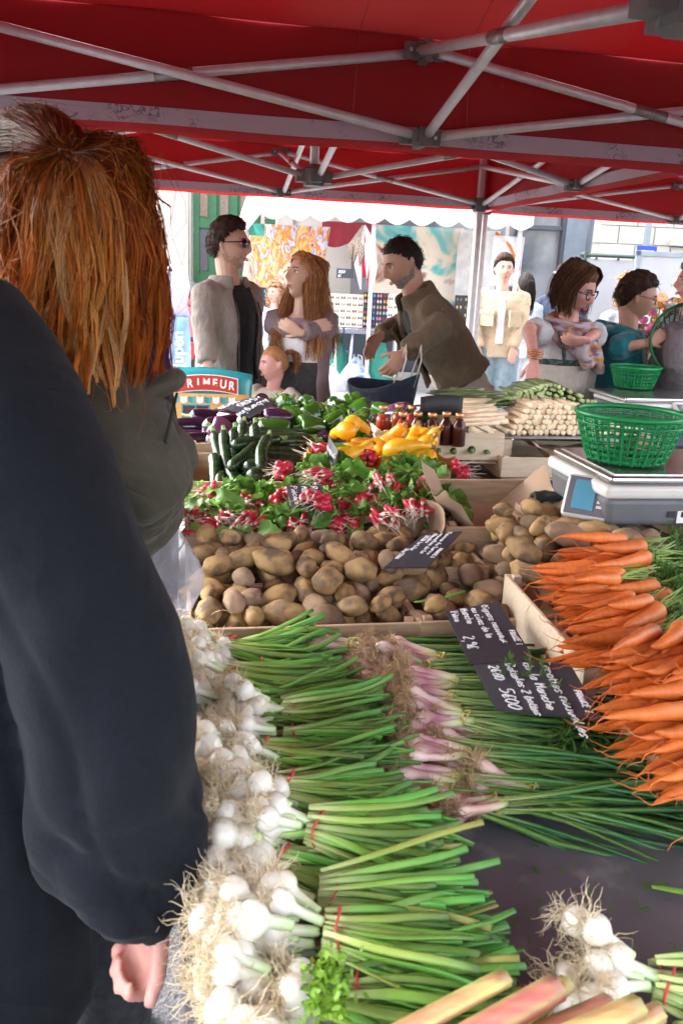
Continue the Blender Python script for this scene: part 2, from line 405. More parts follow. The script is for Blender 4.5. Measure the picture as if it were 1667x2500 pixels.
crate('pale crate holding the bottles and dark courgettes', .845 + .02, 2.90, .90, .42, .38, .10, m=M_wood_pale)
crate('low pale crate standing empty under the asparagus shelf', 1.34, 2.82, .85, .55, .30, .075, m=M_wood_pale)
CARC = [crate('pale carrot crate at the back, its corner by the potatoes', .885, 1.365, .805, .46, .42, .10, m=M_wood_pale, yaw=-.06),
        crate('pale carrot crate at the right edge, nearest the camera', .90, .905, .805, .46, .40, .10, m=M_wood_pale, yaw=.03)]
# the empty crate lined with brown paper, tipped up on its neighbours
ec = crate('tipped empty crate lined with brown paper beside the front scale', .80, 2.035, .835, .34, .27, .115, yaw=-.02, m=M_wood, tilt=.20)
pm = MB()
def sheet(a, b):
    x = (a - .5) * .335; y = (b - .5) * .262
    z = .024 + .012 * mnoise.noise(Vector((a * 4, b * 4, 1)))
    z += .115 * max(0, (a - .62) / .38) ** 1.3 + .135 * max(0, (.30 - a) / .30) ** 1.2 + .06 * max(0, (.30 - b) / .30) + .035 * max(0, (b - .7) / .3)
    z += .010 * abs(mnoise.noise(Vector((a * 7 + b * 3, b * 2, 5))))
    return Vector((x * .985 - (.02 if a < .05 else 0), y * .975, z))
pm.grid(sheet, 26, 26); pm.build('paper_lining', M_paper, ec)
pl2 = MB(); pl2.grid(lambda a, b: Vector((-.17 - .012 - .03 * b + .01 * math.sin(a * 7), -.15 + a * .24, .13 - b * (.12 + .06 * math.sin(a * 3)) + .02 * math.sin(a * 5))), 12, 8); pl2.build('paper_flap', M_paper, ec)
# squash crate paper lining
sq = MB(); sq.grid(lambda a, b: Vector((.195 + .02 * b + .012 * math.sin(a * 8), -.2 + a * .4, .10 + b * .055 + .012 * math.sin(a * 13))), 18, 4)
sqp = sq.build('packing_paper', M_paper, None, loc=S(.60, 2.60, .815), rot=(0, 0, STALL)); tag(sqp, 'brown paper sheet folded over the right edge of the yellow squash crate', 'paper')

# ================================================================== piling
class Pile:
    def __init__(self): self.sp = []
    def rest(self, sph, base):
        z = max(base + r for (_, _, r, _) in sph)
        z = base + max(r - dz for (_, _, r, dz) in sph)
        for (x, y, r, dz) in sph:
            for (X, Y, Z, Rr) in self.sp:
                d2 = (x - X) ** 2 + (y - Y) ** 2; rr = (r + Rr) * .93
                if d2 < rr * rr: z = max(z, Z + math.sqrt(rr * rr - d2) - dz)
        return z
    def put(self, sph, z):
        for (x, y, r, dz) in sph: self.sp.append((x, y, z + dz, r))
def settle(pile, make_sph, spots, base, tries=9, zmax=9, spread=.02):
    """try several places near the spot and take the lowest rest"""
    best = None
    for t in range(tries):
        r, s = spots(); yaw = U(0, 2 * PI)
        sph = make_sph(r, s, yaw); b = base(r, s) if callable(base) else base
        z = pile.rest(sph, b)
        if best is None or z < best[0]: best = (z, r, s, yaw, sph)
    if best[0] > zmax: return None
    pile.put(best[4], best[0]); return best
def ell(a, b):
    """three spheres along a lying oblong thing of half length a and radius b"""
    def f(r, s, yaw):
        c, q = math.cos(yaw), math.sin(yaw); o = max(0, a - b)
        return [(r + c * t, s + q * t, b, 0) for t in ((-o, 0, o) if o > .006 else (0,))]
    return f

# ================================================================== vegetables
def blob_mesh(name, m, a, b, c, amp=.08, freq=1.6, sub=3, seed=0, pit=0):
    bm = bmesh.new(); bmesh.ops.create_icosphere(bm, subdivisions=sub, radius=1)
    o = Vector((seed * 7.3, seed * 3.1, seed))
    for v in bm.verts:
        p = v.co.copy(); k = 1 + amp * mnoise.noise(p * freq + o) + amp * .4 * mnoise.noise(p * freq * 2.6 + o)
        k += .05 * p.x * (1 if seed % 2 else -1)
        v.co = Vector((p.x * a * (1 + amp * .3 * mnoise.noise(o)), p.y * b, p.z * c)) * k
    me = bpy.data.meshes.new(name); bm.to_mesh(me); bm.free(); me.materials.append(m)
    me.polygons.foreach_set('use_smooth', [True] * len(me.polygons)); return me
M_pot = mat('potato_skin', (.37, .235, .098), (.22, .135, .062), rough=.75, nscale=22, bump=.5, bscale=110, rnd=.25, third=(.12, .078, .046), thr=(.50, .62), tscale=22, ramp=(.4, .62), bdist=.002)
M_pot2 = mat('earthy_potato_skin', (.29, .195, .12), (.18, .12, .078), rough=.85, nscale=26, bump=.3, bscale=160, rnd=.2, third=(.36, .24, .11), thr=(.6, .7), tscale=20, bdist=.002)
POT = [blob_mesh('potato', M_pot2 if i % 3 == 2 else M_pot, U(.038, .056), U(.026, .031), U(.024, .029), .16, 1.7, 3, i) for i in range(10)]
pp = Pile(); PB = 0
def potatoes(n, region, label, zmax, base=.815, grp='loose potatoes'):
    k = 0
    for i in range(n):
        sc = U(.62, 1.0)
        b = settle(pp, ell(.04 * sc, .027 * sc), region, base, tries=7, zmax=zmax)
        if not b: continue
        o = link('potato', random.choice(POT), None, S(b[1], b[2], b[0]), (U(-.5, .5), U(-.35, .35), STALL + b[3]), (sc * U(.9, 1.15), sc * U(.92, 1.05), sc))
        tag(o, label, 'potato', grp); k += 1
    return k
def reg(r0, r1, s0, s1): return lambda: (U(r0, r1), U(s0, s1))
potatoes(120, reg(.045, .43, 1.54, 1.72), 'brown potato in the wide front left potato crate', .87, .775, grp='potatoes in the front left crate')
potatoes(62, reg(.45, .67, 1.54, 1.74), 'brown potato in the short front crate behind the onion slate', .87, .775, grp='potatoes in the short front crate')
potatoes(120, reg(.05, .43, 1.73, 1.95), 'brown potato in the crate behind the front left crate', .905, .775, grp='potatoes in the second row left crate')
potatoes(62, reg(.44, .67, 1.75, 1.95), 'brown potato in the crate around the tilted potato slate', .895, .775, grp='potatoes in the slate crate')
potatoes(95, reg(.70, 1.02, 1.58, 1.84), 'large brown potato heaped right of centre behind the carrots', 1.0, base=.83, grp='potatoes heaped behind the carrots')
potatoes(14, lambda: (.24 + G(.08), 1.78 + G(.05)), 'brown potato on the heap bridging the two left potato crates', .91, .80, grp='potatoes on the left heap')

def bend_tube(L, rad, n=10, m=10, bend=.0, nz=0, seed=0, sag=0):
    pts = []; rr = []
    for i in range(m + 1):
        t = i / m; x = (t - .5) * L
        pts.append((x, bend * (1 - (2 * t - 1) ** 2) + nz * mnoise.noise(Vector((t * 3, seed, 0))), sag * (1 - (2 * t - 1) ** 2)))
        rr.append(rad(t))
    return pts, rr
# courgettes
M_zuc = mat('courgette_skin', (.012, .032, .010), (.028, .065, .020), rough=.27, nscale=70, rnd=.3, spec=.5, ramp=(.5, .75))
M_zstem = mat('courgette_stem', (.20, .30, .10), (.12, .22, .06), rough=.6, nscale=30)
def zuc_mesh(seed, m=M_zuc, name='courgette', L=.2, R=.024):
    mb = MB(); b = U(-.02, .02)
    pts, rr = bend_tube(L, lambda t: R * (min(1, (t * 9 + .15)) ** .5) * min(1, ((1 - t) * 7 + .03)) ** .5 * (1.06 - .16 * t), 12, 14, b, .004, seed)
    mb.tube(pts, rr, 12); return mb.mesh(name, m), pts[-1]
def stem_mesh(L, r, name, m, flare=1.5):
    mb = MB(); V = []
    mb.tube([(-.002, 0, 0), (L * .35, 0, .001), (L, 0, .003)], [r * flare, r, r * .95], 5); return mb.mesh(name, m, False)
ZUC = [zuc_mesh(i) for i in range(5)]; ZST = stem_mesh(.02, .0085, 'courgette_stem', M_zstem)
def put_zuc(r, s, z, yaw, pitch, label, grp, sc=1., roll=0, me=None, nm='courgette'):
    me = me or random.choice(ZUC)
    o = link(nm, me[0], None, S(r, s, z), (roll, pitch, STALL + yaw), (sc, sc, sc)); tag(o, label, nm.replace('_', ' '), grp)
    st = link('stem', ZST, o, (me[1][0], me[1][1], me[1][2])); return o
zl_ = 'dark green courgette lying in the left courgette crate'
for k in range(9):       # tidy stack on the right of the crate
    put_zuc(.285 + G(.004), 2.49 + (k % 5) * .048 + G(.004), .875 + .036 * (k // 5) + (k % 5) * .012, G(.05), .03, 'dark courgette in the neat row beside the single yellow squash', 'courgettes stacked side by side', 1.0)
for k in range(12):      # fanned out, stem ends to the front
    put_zuc(.10 + (k % 6) * .028 + G(.01), 2.52 + (k // 6) * .06 + G(.015), .87 + .03 * (k // 6), -PI / 2 + G(.3), .45 + G(.1), 'courgette with its stem end pointing down to the front of the crate', 'courgettes fanned towards the front', .85)
for k, (r, s, y, p, z) in enumerate([(.11, 2.66, 1.75, -.75, .945), (.14, 2.65, 1.7, -.75, .95), (.17, 2.66, 1.6, -.8, .955), (.19, 2.60, .9, -.35, .95), (.245, 2.70, 1.7, -.8, .965), (.20, 2.76, 1.5, -.6, .97),
                                     (.255, 2.58, 1.35, -.5, .965), (.235, 2.66, .25, -.1, .98)]):
    put_zuc(r, s, z, y, p, 'courgette leaning upright on top of the left courgette pile', 'courgettes on top of the pile', .85)
for k in range(4): put_zuc(.30 + G(.01), 2.74 + k * .03, .955 + .012 * (k % 2), G(.06), 0, 'long dark courgette behind the neat row', 'long courgettes at the back of the crate', 1.25)
for k, (r, s) in enumerate([(.46, 2.86), (.52, 2.84), (.50, 2.92), (.60, 2.86), (.66, 2.89), (.73, 2.85)]):
    put_zuc(r, s, .925 + .012 * (k % 3), U(-.4, .3), .0, 'dark courgette between the yellow squash and the green peppers', 'courgettes behind the squash', 1.15)
for k in range(7): put_zuc(.70 + k * .052, 2.775 + G(.006), .955 + .004 * (k % 2), -PI / 2 + G(.12), .12, 'dark courgette lying in front of the bottles', 'courgettes in the bottle crate', .8)
# yellow squash
M_ysq = mat('yellow_squash_skin', (.80, .42, .014), (.76, .34, .010), rough=.33, nscale=9, rnd=.06, spec=.5)
M_ystem = mat('squash_stem', (.42, .22, .05), (.2, .1, .03), rough=.7, nscale=40)
def squash_mesh(seed):
    mb = MB(); L = U(.125, .16); R = U(.029, .034)
    pts, rr = bend_tube(L, lambda t: R * (.52 + .48 * (.5 + .5 * math.cos(PI * min(1, max(0, (t - .28) / .42))))) * (math.sqrt(max(.02, 1 - (1 - t / .24) ** 2)) if t < .24 else 1) * min(1, ((1 - t) * 9 + .1)) ** .5, 14, 14, U(.015, .035), .003, seed)
    mb.tube(pts, rr, 14); return mb.mesh('yellow_squash', M_ysq), pts[-1]
SQ = [squash_mesh(i) for i in range(5)]; SST = stem_mesh(.014, .007, 'squash_stem', M_ystem)
sp_ = Pile()
def put_sq(r, s, z, rot, label, grp):
    me = random.choice(SQ); o = link('yellow_squash', me[0], None, S(r, s, z), rot); tag(o, label, 'squash', grp); link('stem', SST, o, me[1]); return o
for i in range(30):
    b = settle(sp_, ell(.075, .029), reg(.45, .76, 2.44, 2.76), lambda r, s: .86 + (s - 2.44) * .10 + max(0, r - .6) * .15, tries=6, zmax=1.01)
    if b: put_sq(b[1], b[2], b[0], (U(0, 6), U(-.25, .35), STALL + PI / 2 + G(.65)), 'yellow squash heaped in the paper lined crate', 'yellow squash in the crate')
for (r, s) in [(.72, 2.46), (.765, 2.52), (.70, 2.55), (.745, 2.60), (.66, 2.60)]:
    put_sq(r, s, 1.0 + U(-.01, .015), (U(0, 6), -1.0 + G(.15), STALL - 1.2 + G(.3)), 'yellow squash standing upright at the right of the crate', 'upright yellow squash')
put_sq(.395, 2.45, .92, (0, -.95, STALL + 1.95), 'single yellow squash propped between the courgettes and the round radishes', None)
# peppers
M_gp = mat('green_pepper_skin', (.045, .15, .012), (.028, .105, .010), rough=.16, nscale=7, rnd=.25, spec=.55, coat=.3)
M_pp = mat('purple_pepper_skin', (.045, .014, .045), (.022, .008, .03), rough=.18, nscale=7, rnd=.3, spec=.55, coat=.3)
M_pp2 = mat('mauve_pepper_skin', (.17, .045, .11), (.10, .025, .075), rough=.2, nscale=7, spec=.55, coat=.3)
M_stemg = mat('pepper_stem_green', (.16, .28, .06), rough=.6, nscale=20)
def pepper_mesh(name, seed):
    mb = MB(); n = 28; lob = 3 + seed % 2; prof = []
    for j in range(15):
        t = j / 14
        z = .045 - .092 * t
        r = .039 * math.sin(PI * min(1, .5 * t / .34 + .12)) ** .6 if t < .3 else .040 * (1 - .30 * ((t - .3) / .7) ** 1.6) * (1 if t < .93 else .62)
        if t == 0: r = .006; z = .034
        prof.append((r, z))
    V = []
    for j, (r, z) in enumerate(prof):
        for k in range(n):
            a = 2 * PI * k / n; amp = .10 + .10 * (j / 14)
            q = r * (1 - amp + amp * abs(math.cos(lob * a / 2 + seed)) ** .6 * 1.5) * (1 + .07 * mnoise.noise(Vector((math.cos(a), math.sin(a), z * 20 + seed * 5))))
            zz = z + (.007 * abs(math.cos(lob * a / 2 + seed)) * (1 if j < 5 else -1) if 0 < j else 0)
            V.append(Vector((q * math.cos(a), q * math.sin(a), zz)))
    F = [(i * n + (k + 1) % n, i * n + k, (i + 1) * n + k, (i + 1) * n + (k + 1) % n) for i in range(14) for k in range(n)] + [tuple(range(n)), tuple(14 * n + k for k in range(n - 1, -1, -1))]
    mb.add(V, F); return mb
PEP = {}
for key, m in (('g', M_gp), ('p', M_pp), ('m', M_pp2)): PEP[key] = [pepper_mesh('pepper', i).mesh('bell_pepper', m) for i in range(5)]
_ps = MB(); _ps.tube([(0, 0, .030), (.001, 0, .044), (.005, .002, .06)], [.011, .005, .0062], 7); PST = _ps.mesh('pepper_stem', M_stemg)
def put_pep(key, r, s, z, rot, label, grp, sc=1.):
    o = link('bell_pepper', random.choice(PEP[key]), None, S(r, s, z), rot, (sc,) * 3); tag(o, label, 'pepper', grp); link('stem', PST, o); return o
pg = Pile()
for i in range(80):
    sc = U(.95, 1.2)
    b = settle(pg, lambda r, s, y: [(r, s, .038 * sc, 0)], reg(.30, .80, 2.88, 3.46), lambda r, s: .835 + (s - 2.9) * .11, tries=6, zmax=1.005)
    if b:
        key = 'p' if (b[1] < .36 and random.random() < .3) or random.random() < .03 else 'g'
        put_pep(key, b[1], b[2], b[0], (U(-1.9, 1.9), U(-1.2, 1.2), U(0, 6)), 'glossy green bell pepper heaped at the back of the table' if key == 'g' else 'dark purple bell pepper among the green peppers', 'green peppers' if key == 'g' else 'purple peppers', sc)
for (r, s, z, k) in [(.30, 3.08, .98, 'p'), (.335, 3.04, .95, 'p'), (.27, 3.02, .94, 'p')]:
    put_pep(k, r, s, z, (U(1, 2), .3, U(0, 6)), 'dark purple bell pepper beside the aubergines', 'purple peppers by the aubergines')
for (r, s, z) in [(.135, 2.875, .975), (.165, 2.845, .935)]:
    put_pep('m', r, s, z, (1.0, .5, U(0, 6)), 'pale mauve bell pepper lying before the aubergines', 'mauve peppers')
for (r, s, z) in [(.79, 3.03, 1.02), (.80, 2.96, .985)]: put_pep('m', r, s, z, (1.4, .2, U(0, 6)), 'mauve pepper at the right end of the green pepper heap', 'mauve peppers at the right')
# aubergines
M_aub = mat('aubergine_skin', (.010, .005, .012), (.016, .007, .02), rough=.13, nscale=5, rnd=.3, spec=.6, coat=.4)
def aub_mesh(seed):
    mb = MB(); pts, rr = bend_tube(.17, lambda t: (.034 * (1 - t) ** .35 + .016 * t) * min(1, t * 7 + .1) ** .5 * min(1, (1 - t) * 9 + .4) ** .5, 14, 14, U(-.015, .015), .003, seed)
    mb.tube(pts, rr, 14); return mb.mesh('aubergine', M_aub), pts[-1]
AUB = [aub_mesh(i) for i in range(4)]
_cx = MB()
_cx.tube([(-.022, 0, 0), (-.004, 0, 0), (.004, 0, 0), (.028, .004, .003)], [.0195, .0165, .006, .005], 7, jit=0); CAL = _cx.mesh('calyx', M_zstem)
def put_aub(r, s, z, yaw, pitch, label, grp):
    me = random.choice(AUB); o = link('aubergine', me[0], None, S(r, s, z), (U(-.3, .3), pitch, STALL + yaw)); tag(o, label, 'aubergine', grp); link('calyx', CAL, o, me[1]); return o
for k in range(14):
    put_aub(.055 + (k % 2) * .11 + G(.008), 2.93 + (k // 2 % 4) * .065 + G(.01), .865 + .030 * (k // 4), PI + G(.25) if k % 2 == 0 else G(.3) + .2, 0, 'glossy black aubergine stacked at the back left', 'aubergines')
for (r, s, z, y) in [(.15, 3.02, .975, .3), (.20, 3.06, .99, 2.6), (.11, 3.10, .98, 3.0), (.23, 3.02, .995, 1.2)]: put_aub(r, s, z, y, U(-.2, .2), 'aubergine on top of the heap below the aubergine slate', 'top aubergines')

# ------------------------------------------------------------------ radishes
M_rad = mat('radish_skin', (.50, .020, .045), (.40, .012, .04), rough=.35, nscale=30, vcol=True, rnd=.15, spec=.5)
M_radroot = mat('radish_root', (.62, .42, .36), rough=.6, nscale=30)
M_leaf = mat('radish_leaf', (.16, .33, .065), (.10, .235, .04), rough=.5, nscale=18, trans=.25, rnd=.22, bump=.4, bscale=60, vcol=True, bdist=.003)
def radish_mesh(long_, seed):
    mb = MB(); L = .020 if long_ else .0118; R = .0076 if long_ else .0118; m = 9; P_, Rr, C = [], [], []
    for i in range(m + 1):
        t = i / m; x = (t - .5) * 2 * L
        P_.append((x, .002 * math.sin(seed + t * 3), 0)); Rr.append(max(.0012, R * math.sin(PI * (.06 + .92 * t)) ** .55))
        w = max(0, (t - .76) / .2) if long_ else max(0, (t - .9) * 3)
        w = min(1, w); C.append((1 + .45 * w, 1 + 45 * w, 1 + 12.5 * w))
    P_.append((L + .008, .001, 0)); Rr.append(.0008); C.append((1.4, 30, 10)); P_.append((L + .03 + U(0, .02), U(-.008, .008), U(-.006, .004))); Rr.append(.0004); C.append((1.4, 30, 10))
    mb.tube(P_, Rr, 9, col=C); return mb.mesh('radish', M_rad)
RADR = [radish_mesh(False, i) for i in range(4)]; RADL = [radish_mesh(True, i) for i in range(4)]
def leaf_mesh(name, m, L, W, seed, curl=.3, lobes=True, stem=.32, wav=.008, nu=10, nv=4):
    """one big leaf along +x, its stalk at x<0.. with a blade that droops and ripples"""
    mb = MB(); V = []
    c0 = U(.9, 1.25)
    mb.tube([(0, 0, 0), (L * stem * .5, 0, .004), (L * stem, 0, .006)], [.0024, .002, .0016], 5, col=(1.5, 1.35, 1.3))
    def f(a, b):
        x = a; w = math.sin(PI * min(1, x * .92 + .06)) ** .5 * (.75 + .25 * x)
        if lobes: w *= .96 + .04 * math.sin(x * 24 + seed)
        y = (b - .5) * W * w
        ang = curl * x * 1.4
        X = L * stem + L * (1 - stem) * (math.sin(ang) / max(ang, 1e-4)) * x
        Z = .006 - L * (1 - stem) * x * (1 - math.cos(ang)) / max(ang, 1e-4) * 1.6 + abs(b - .5) * W * .35 * w + wav * math.sin(x * 14 + seed * 2 + b * 5) * abs(b - .5) * 2
        return Vector((X, y + .006 * math.sin(x * 5 + seed), Z))
    mb.grid(f, nu, nv, col=(c0, c0, c0 * .9)); return mb.mesh(name, m)
RLEAF = [leaf_mesh('radish_leaf', M_leaf, U(.10, .135), U(.05, .068), i, U(.2, .8)) for i in range(9)]
M_tie = mat('raffia_tie', (.35, .30, .12), rough=.7)
_tm = MB(); _tm.tube([(.0, .010 * math.cos(a), .010 * math.sin(a)) for a in np.linspace(0, 2 * PI, 11)], .0016, 5); TIE = _tm.mesh('tie', M_tie)
def radish_bunch(round_, n=13, nl=9):
    t = empty('radish_bunch'); src = RADR if round_ else RADL
    for i in range(n):
        a = U(0, 2 * PI); rr = .036 * math.sqrt(U(.02, 1)); k = i / n
        x = -.035 - U(0, .04) ; y = rr * math.cos(a) * 1.1; z = .022 + abs(rr * math.sin(a)) * .95 + .012 * k
        # roots point away from the leaves
        link('radish', random.choice(src), t, (x, y, z), (U(0, 6), U(-.5, .7), PI + y * 14 + G(.3)), (U(.85, 1.15),) * 3)
    for i in range(nl):
        y = G(.35); link('leaf', random.choice(RLEAF), t, (-.012, .01 * y, .026 + .004 * i), (G(.6), .02 - U(0, .28) + .01 * i, y * 1.5), (U(.65, 1.0),) * 3)
    link('tie', TIE, t, (.004, 0, .03)); return t
RB = []
for (u, v, u2, v2, rnd_, z) in [(550, 1215, 653, 1195, 0, .885), (545, 1275, 492, 1215, 0, .86), (560, 1300, 640, 1300, 0, .845), (680, 1222, 630, 1190, 1, .895), (645, 1283, 725, 1258, 0, .87),
        (805, 1235, 876, 1215, 1, .93), (800, 1262, 735, 1265, 1, .90), (733, 1165, 800, 1160, 1, .93), (805, 1128, 876, 1145, 0, .96), (815, 1175, 880, 1165, 0, .95), (948, 1190, 990, 1140, 0, .965),
        (1020, 1247, 1040, 1195, 0, .93), (925, 1265, 876, 1225, 0, .915), (988, 1240, 965, 1275, 0, .925), (461, 1262, 495, 1215, 0, .85), (1075, 1165, 1010, 1165, 1, .945), (600, 1235, 560, 1175, 0, .86),
        (905, 1225, 900, 1170, 1, .93), (1050, 1215, 1075, 1240, 0, .92), (940, 1145, 985, 1150, 1, .95), (500, 1260, 520, 1205, 1, .845), (715, 1290, 650, 1230, 0, .86), (850, 1290, 860, 1235, 1, .87), (770, 1205, 700, 1190, 0, .90)]:
    p = at(u, v, z=z); q = at(u2, v2, z=z); d = q - p; yaw = math.atan2(d.y, d.x)
    b = radish_bunch(rnd_, 22 if rnd_ else 20, 10)
    b.location = (p.x, p.y, z - .02); b.rotation_euler = (0, 0, yaw); RB.append((b, rnd_, u, v))
    tag(b, None, 'radishes', 'radish bunches')
RBN = {0: 'bunch of long pink radishes with white tips among the radish leaves', 1: 'bunch of round red radishes among the radish leaves'}
for (b, rn, u, v) in RB: b['label'] = RBN[rn]
RB[5][0]['label'] = 'big round red radish bunch in the middle, roots hanging over the crate front'
RB[0][0]['label'] = 'topmost long pink radish bunch in the left radish crate'
RB[14][0]['label'] = 'pink radish bunch at the left end beside the olive coat'
RB[11][0]['label'] = 'pink and white radish bunch at the right front corner of the radishes'
RB[8][0]['label'] = 'pink radish bunch just below the yellow squash'
RB[7][0]['label'] = 'round red radish bunch right beside the single propped yellow squash'
RB[15][0]['label'] = 'red radish bunch at the far right by the tipped paper lined crate'
# extra loose leaves filling the radish crates
for i in range(75):
    r, s = U(.03, .70), U(2.03, 2.42); z = .850 + .03 * U(0, 1) + (s - 2.03) * .13 + (.03 if r > .44 else 0)
    tag(link('radish_leaf', random.choice(RLEAF), None, S(r, s, z), (G(.5), U(-.5, .25), U(0, 6)), (U(.7, 1.1),) * 3), 'loose green radish leaf in the leafy heap of the radish crates', 'leaf', 'leaves heaped in the radish crates')
o = link('radish', RADL[1], None, at(465, 1303, z=.875), (0, 0, .2), (1.3,) * 3); tag(o, 'single pink radish lying loose at the left end of the table', 'radish')
o = link('potato', POT[1], None, at(868, 1275, z=.90), (0, 0, 1.2), (.7,) * 3); tag(o, 'small potato stranded in front of the radish leaves', 'potato')
# ================================================================== spring onions
M_onb = mat('onion_bulb', (.72, .71, .65), (.66, .62, .52), rough=.35, nscale=22, stretch=(.4, 2, 2), vcol=True, sss=.08, third=(.50, .47, .28), thr=(.62, .8), tscale=9, spec=.5)
M_onl = mat('onion_leaf', (1, 1, 1), (.82, .86, .78), rough=.48, nscale=90, vcol=True, rnd=.25, stretch=(.08, 1, 1), spec=.4, bump=.3, bscale=200, bdist=.001)
M_root = mat('onion_root', (.80, .69, .49), (.70, .56, .36), rough=.75, nscale=30, rnd=.12, trans=.15)
M_rootb = mat('brown_root', (.48, .34, .20), (.36, .24, .13), rough=.85, nscale=40, rnd=.12)
M_band = mat('red_rubber_band', (.62, .05, .06), rough=.5)
M_bandy = mat('yellow_rubber_band', (.66, .48, .12), rough=.5)
def bulb_mesh(R, seed, L=.058):
    mb = MB(); C = []; P_ = []; Rr = []
    for i in range(15):
        t = i / 14; x = t * L
        b = R * math.sqrt(max(0, 1 - ((x - R * .9) / (R * 1.02)) ** 2)) if x < R * 1.75 else R * .55 * math.exp(-(x - R * 1.75) / .008); nk = .0062 - .0012 * t
        P_.append((x, .003 * math.sin(seed + t * 3) * t, 0)); Rr.append(max(b, nk) if i else R * .3)
        g = max(0, (t - .45) / .55); C.append((1 - .35 * g, 1 - .05 * g, 1 - .5 * g))
    mb.tube(P_, Rr, 14, col=C); return mb.mesh('onion_bulb', M_onb)
def roots_mesh(n, L, m, seed, name='roots', spread=1., wid=.00055):
    mb = MB(); rs = random.Random(seed)
    for i in range(n):
        a = rs.uniform(0, 2 * PI); el = rs.uniform(0.1, 1.25) * spread
        d = Vector((-math.cos(el), math.sin(el) * math.cos(a), math.sin(el) * math.sin(a)))
        p = Vector((.003, .004 * math.cos(a), .004 * math.sin(a))); P_ = [p.copy()]; l = L * rs.uniform(.5, 1.2)
        for k in range(6):
            d = (d + Vector((rs.gauss(0, .5), rs.gauss(0, .5), rs.gauss(0, .5) - .12))).normalized(); p = p + d * (l / 6); P_.append(p.copy())
        w = wid * rs.uniform(.7, 1.4); mb.tube(P_, [w, w, w, w * .9, w * .8, w * .6, w * .35], 3, cap=False)
    return mb.mesh(name, m)
BULB = [bulb_mesh(U(.0128, .0172), i) for i in range(6)]
ROOT = [roots_mesh(46, .040, M_root, i, wid=.00045) for i in range(5)]
def oleaf_mesh(L, w, c0, c1, c2, seed, droop=.03, swing=.03, name='leaf', fl=.42):
    mb = MB(); m = 9; P_, Rr, C = [], [], []; a = U(-swing, swing); b = U(-.4, 1) * droop; ph = U(0, 6); kt, ka = U(.45, .9), (U(-.35, .35) if seed % 6 == 0 else 0)
    if seed % 12 == 11: c2 = (.26, .25, .07)
    for i in range(m + 1):
        t = i / m
        P_.append((t * L, a * t * t + .006 * math.sin(ph + t * 4) * t + ka * max(0, t - kt) * L, -b * t * t + .004 * math.sin(ph * 2 + t * 5) * t))
        k = min(1, .55 + t * 1.6) * (1 - .25 * max(0, t - .75) * 4 * U(0, .6)); Rr.append((w * k, w * fl * k))
        q = min(1, t / .28); cc = [c0[j] + (c1[j] - c0[j]) * q for j in range(3)]; q2 = max(0, (t - .25) / .75); C.append(tuple(cc[j] + (c2[j] - cc[j]) * q2 for j in range(3)))
    mb.tube(P_, Rr, 6, col=C, up=(0, 0, 1)); return mb.mesh(name, M_onl)
PALE, MIDG, DKG = (.54, .62, .28), (.19, .36, .060), (.085, .225, .045)
OLEAF = [oleaf_mesh(U(.125, .18), U(.0036, .0054), PALE, (MIDG[0] * U(.7, 1.4), MIDG[1] * U(.75, 1.25), MIDG[2]), (DKG[0] * U(.7, 1.3), DKG[1] * U(.75, 1.25), DKG[2]), i) for i in range(12)]
def ring(ry, rz, w, m):
    mb = MB(); mb.tube([(.004 * math.sin(a * 2), ry * math.cos(a), rz * math.sin(a)) for a in np.linspace(0, 2 * PI, 15)], [(w, .0012)] * 15, 6, up=(1, 0, 0)); return mb.mesh('rubber_band', m)
BAND_R = ring(.021, .017, .0035, M_band); BAND_Y = ring(.016, .0125, .0013, M_bandy)
def onion_bunch():
    t = empty('spring_onion_bunch')
    for i in range(11):
        a = 2 * PI * i / 11 * 2 + G(.2); k = .5 if i % 2 else 1.1
        y, z = .026 * math.cos(a) * k, .020 * math.sin(a) * k
        p = Vector((U(-.035, .024), y * 1.5, z * 1.35 + .012)); q = Vector((.075, y * .35, z * .35)); d = (q - p)
        b = link('bulb', random.choice(BULB), t, p, (U(0, 6), -math.atan2(d.z, math.hypot(d.x, d.y)), math.atan2(d.y, d.x)), (1, U(.9, 1.12), U(.9, 1.12)))
        link('roots', random.choice(ROOT), b, (0, 0, 0), (U(0, 6), 0, 0))
    link('rubber_band', BAND_R, t, (.085, 0, 0), (U(0, 1), 0, G(.1)))
    for i in range(46):
        y, z = G(.011), G(.006)
        link('leaf', random.choice(OLEAF), t, (.072, y, z), (G(.5), .04 - z * 6 + G(.025), y * 12 + G(.028)), (U(.88, 1.1), U(.85, 1.2), 1))
    return t
OB = [onion_bunch() for _ in range(4)]
for o in OB: tag(o, None, 'spring onions', 'white spring onion bunches')
def put_onion(k, u, v, z, yaw, pitch, label, roll=0, first=[0]):
    """(u, v) where the rubber band of the bunch sits"""
    o = OB[first[0]] if first[0] < 4 else copy_tree(OB[k % 4]); first[0] += 1
    p = at(u, v, z=z); c, q = math.cos(yaw), math.sin(yaw)
    o.location = (p.x - .085 * c, p.y - .085 * q, z + math.sin(pitch) * .085); o.rotation_euler = (roll, pitch, yaw); o['label'] = label; return o
top_on = [(562, 1577, .855, -.10, 'white spring onion bunch at the far end, against the potato crate'), (572, 1650, .858, -.14, 'second white spring onion bunch from the potato crate'), (580, 1722, .86, -.04, 'white spring onion bunch third from the potato crate'),
          (648, 1832, .875, .02, 'white onion bunch in mid row with its red band in full view'), (705, 1922, .885, .08, 'white onion bunch with bulbs piled highest in the middle of the row'), (775, 2022, .89, -.04, 'white onion bunch with three big round bulbs at its right'),
          (690, 2105, .865, -.14, 'white onion bunch half buried below the big round bulbs'), (822, 2270, .885, -.02, 'white onion bunch with a broad red band near the parsley'), (748, 2400, .865, -.05, 'white onion bunch under the parsley sprig')]
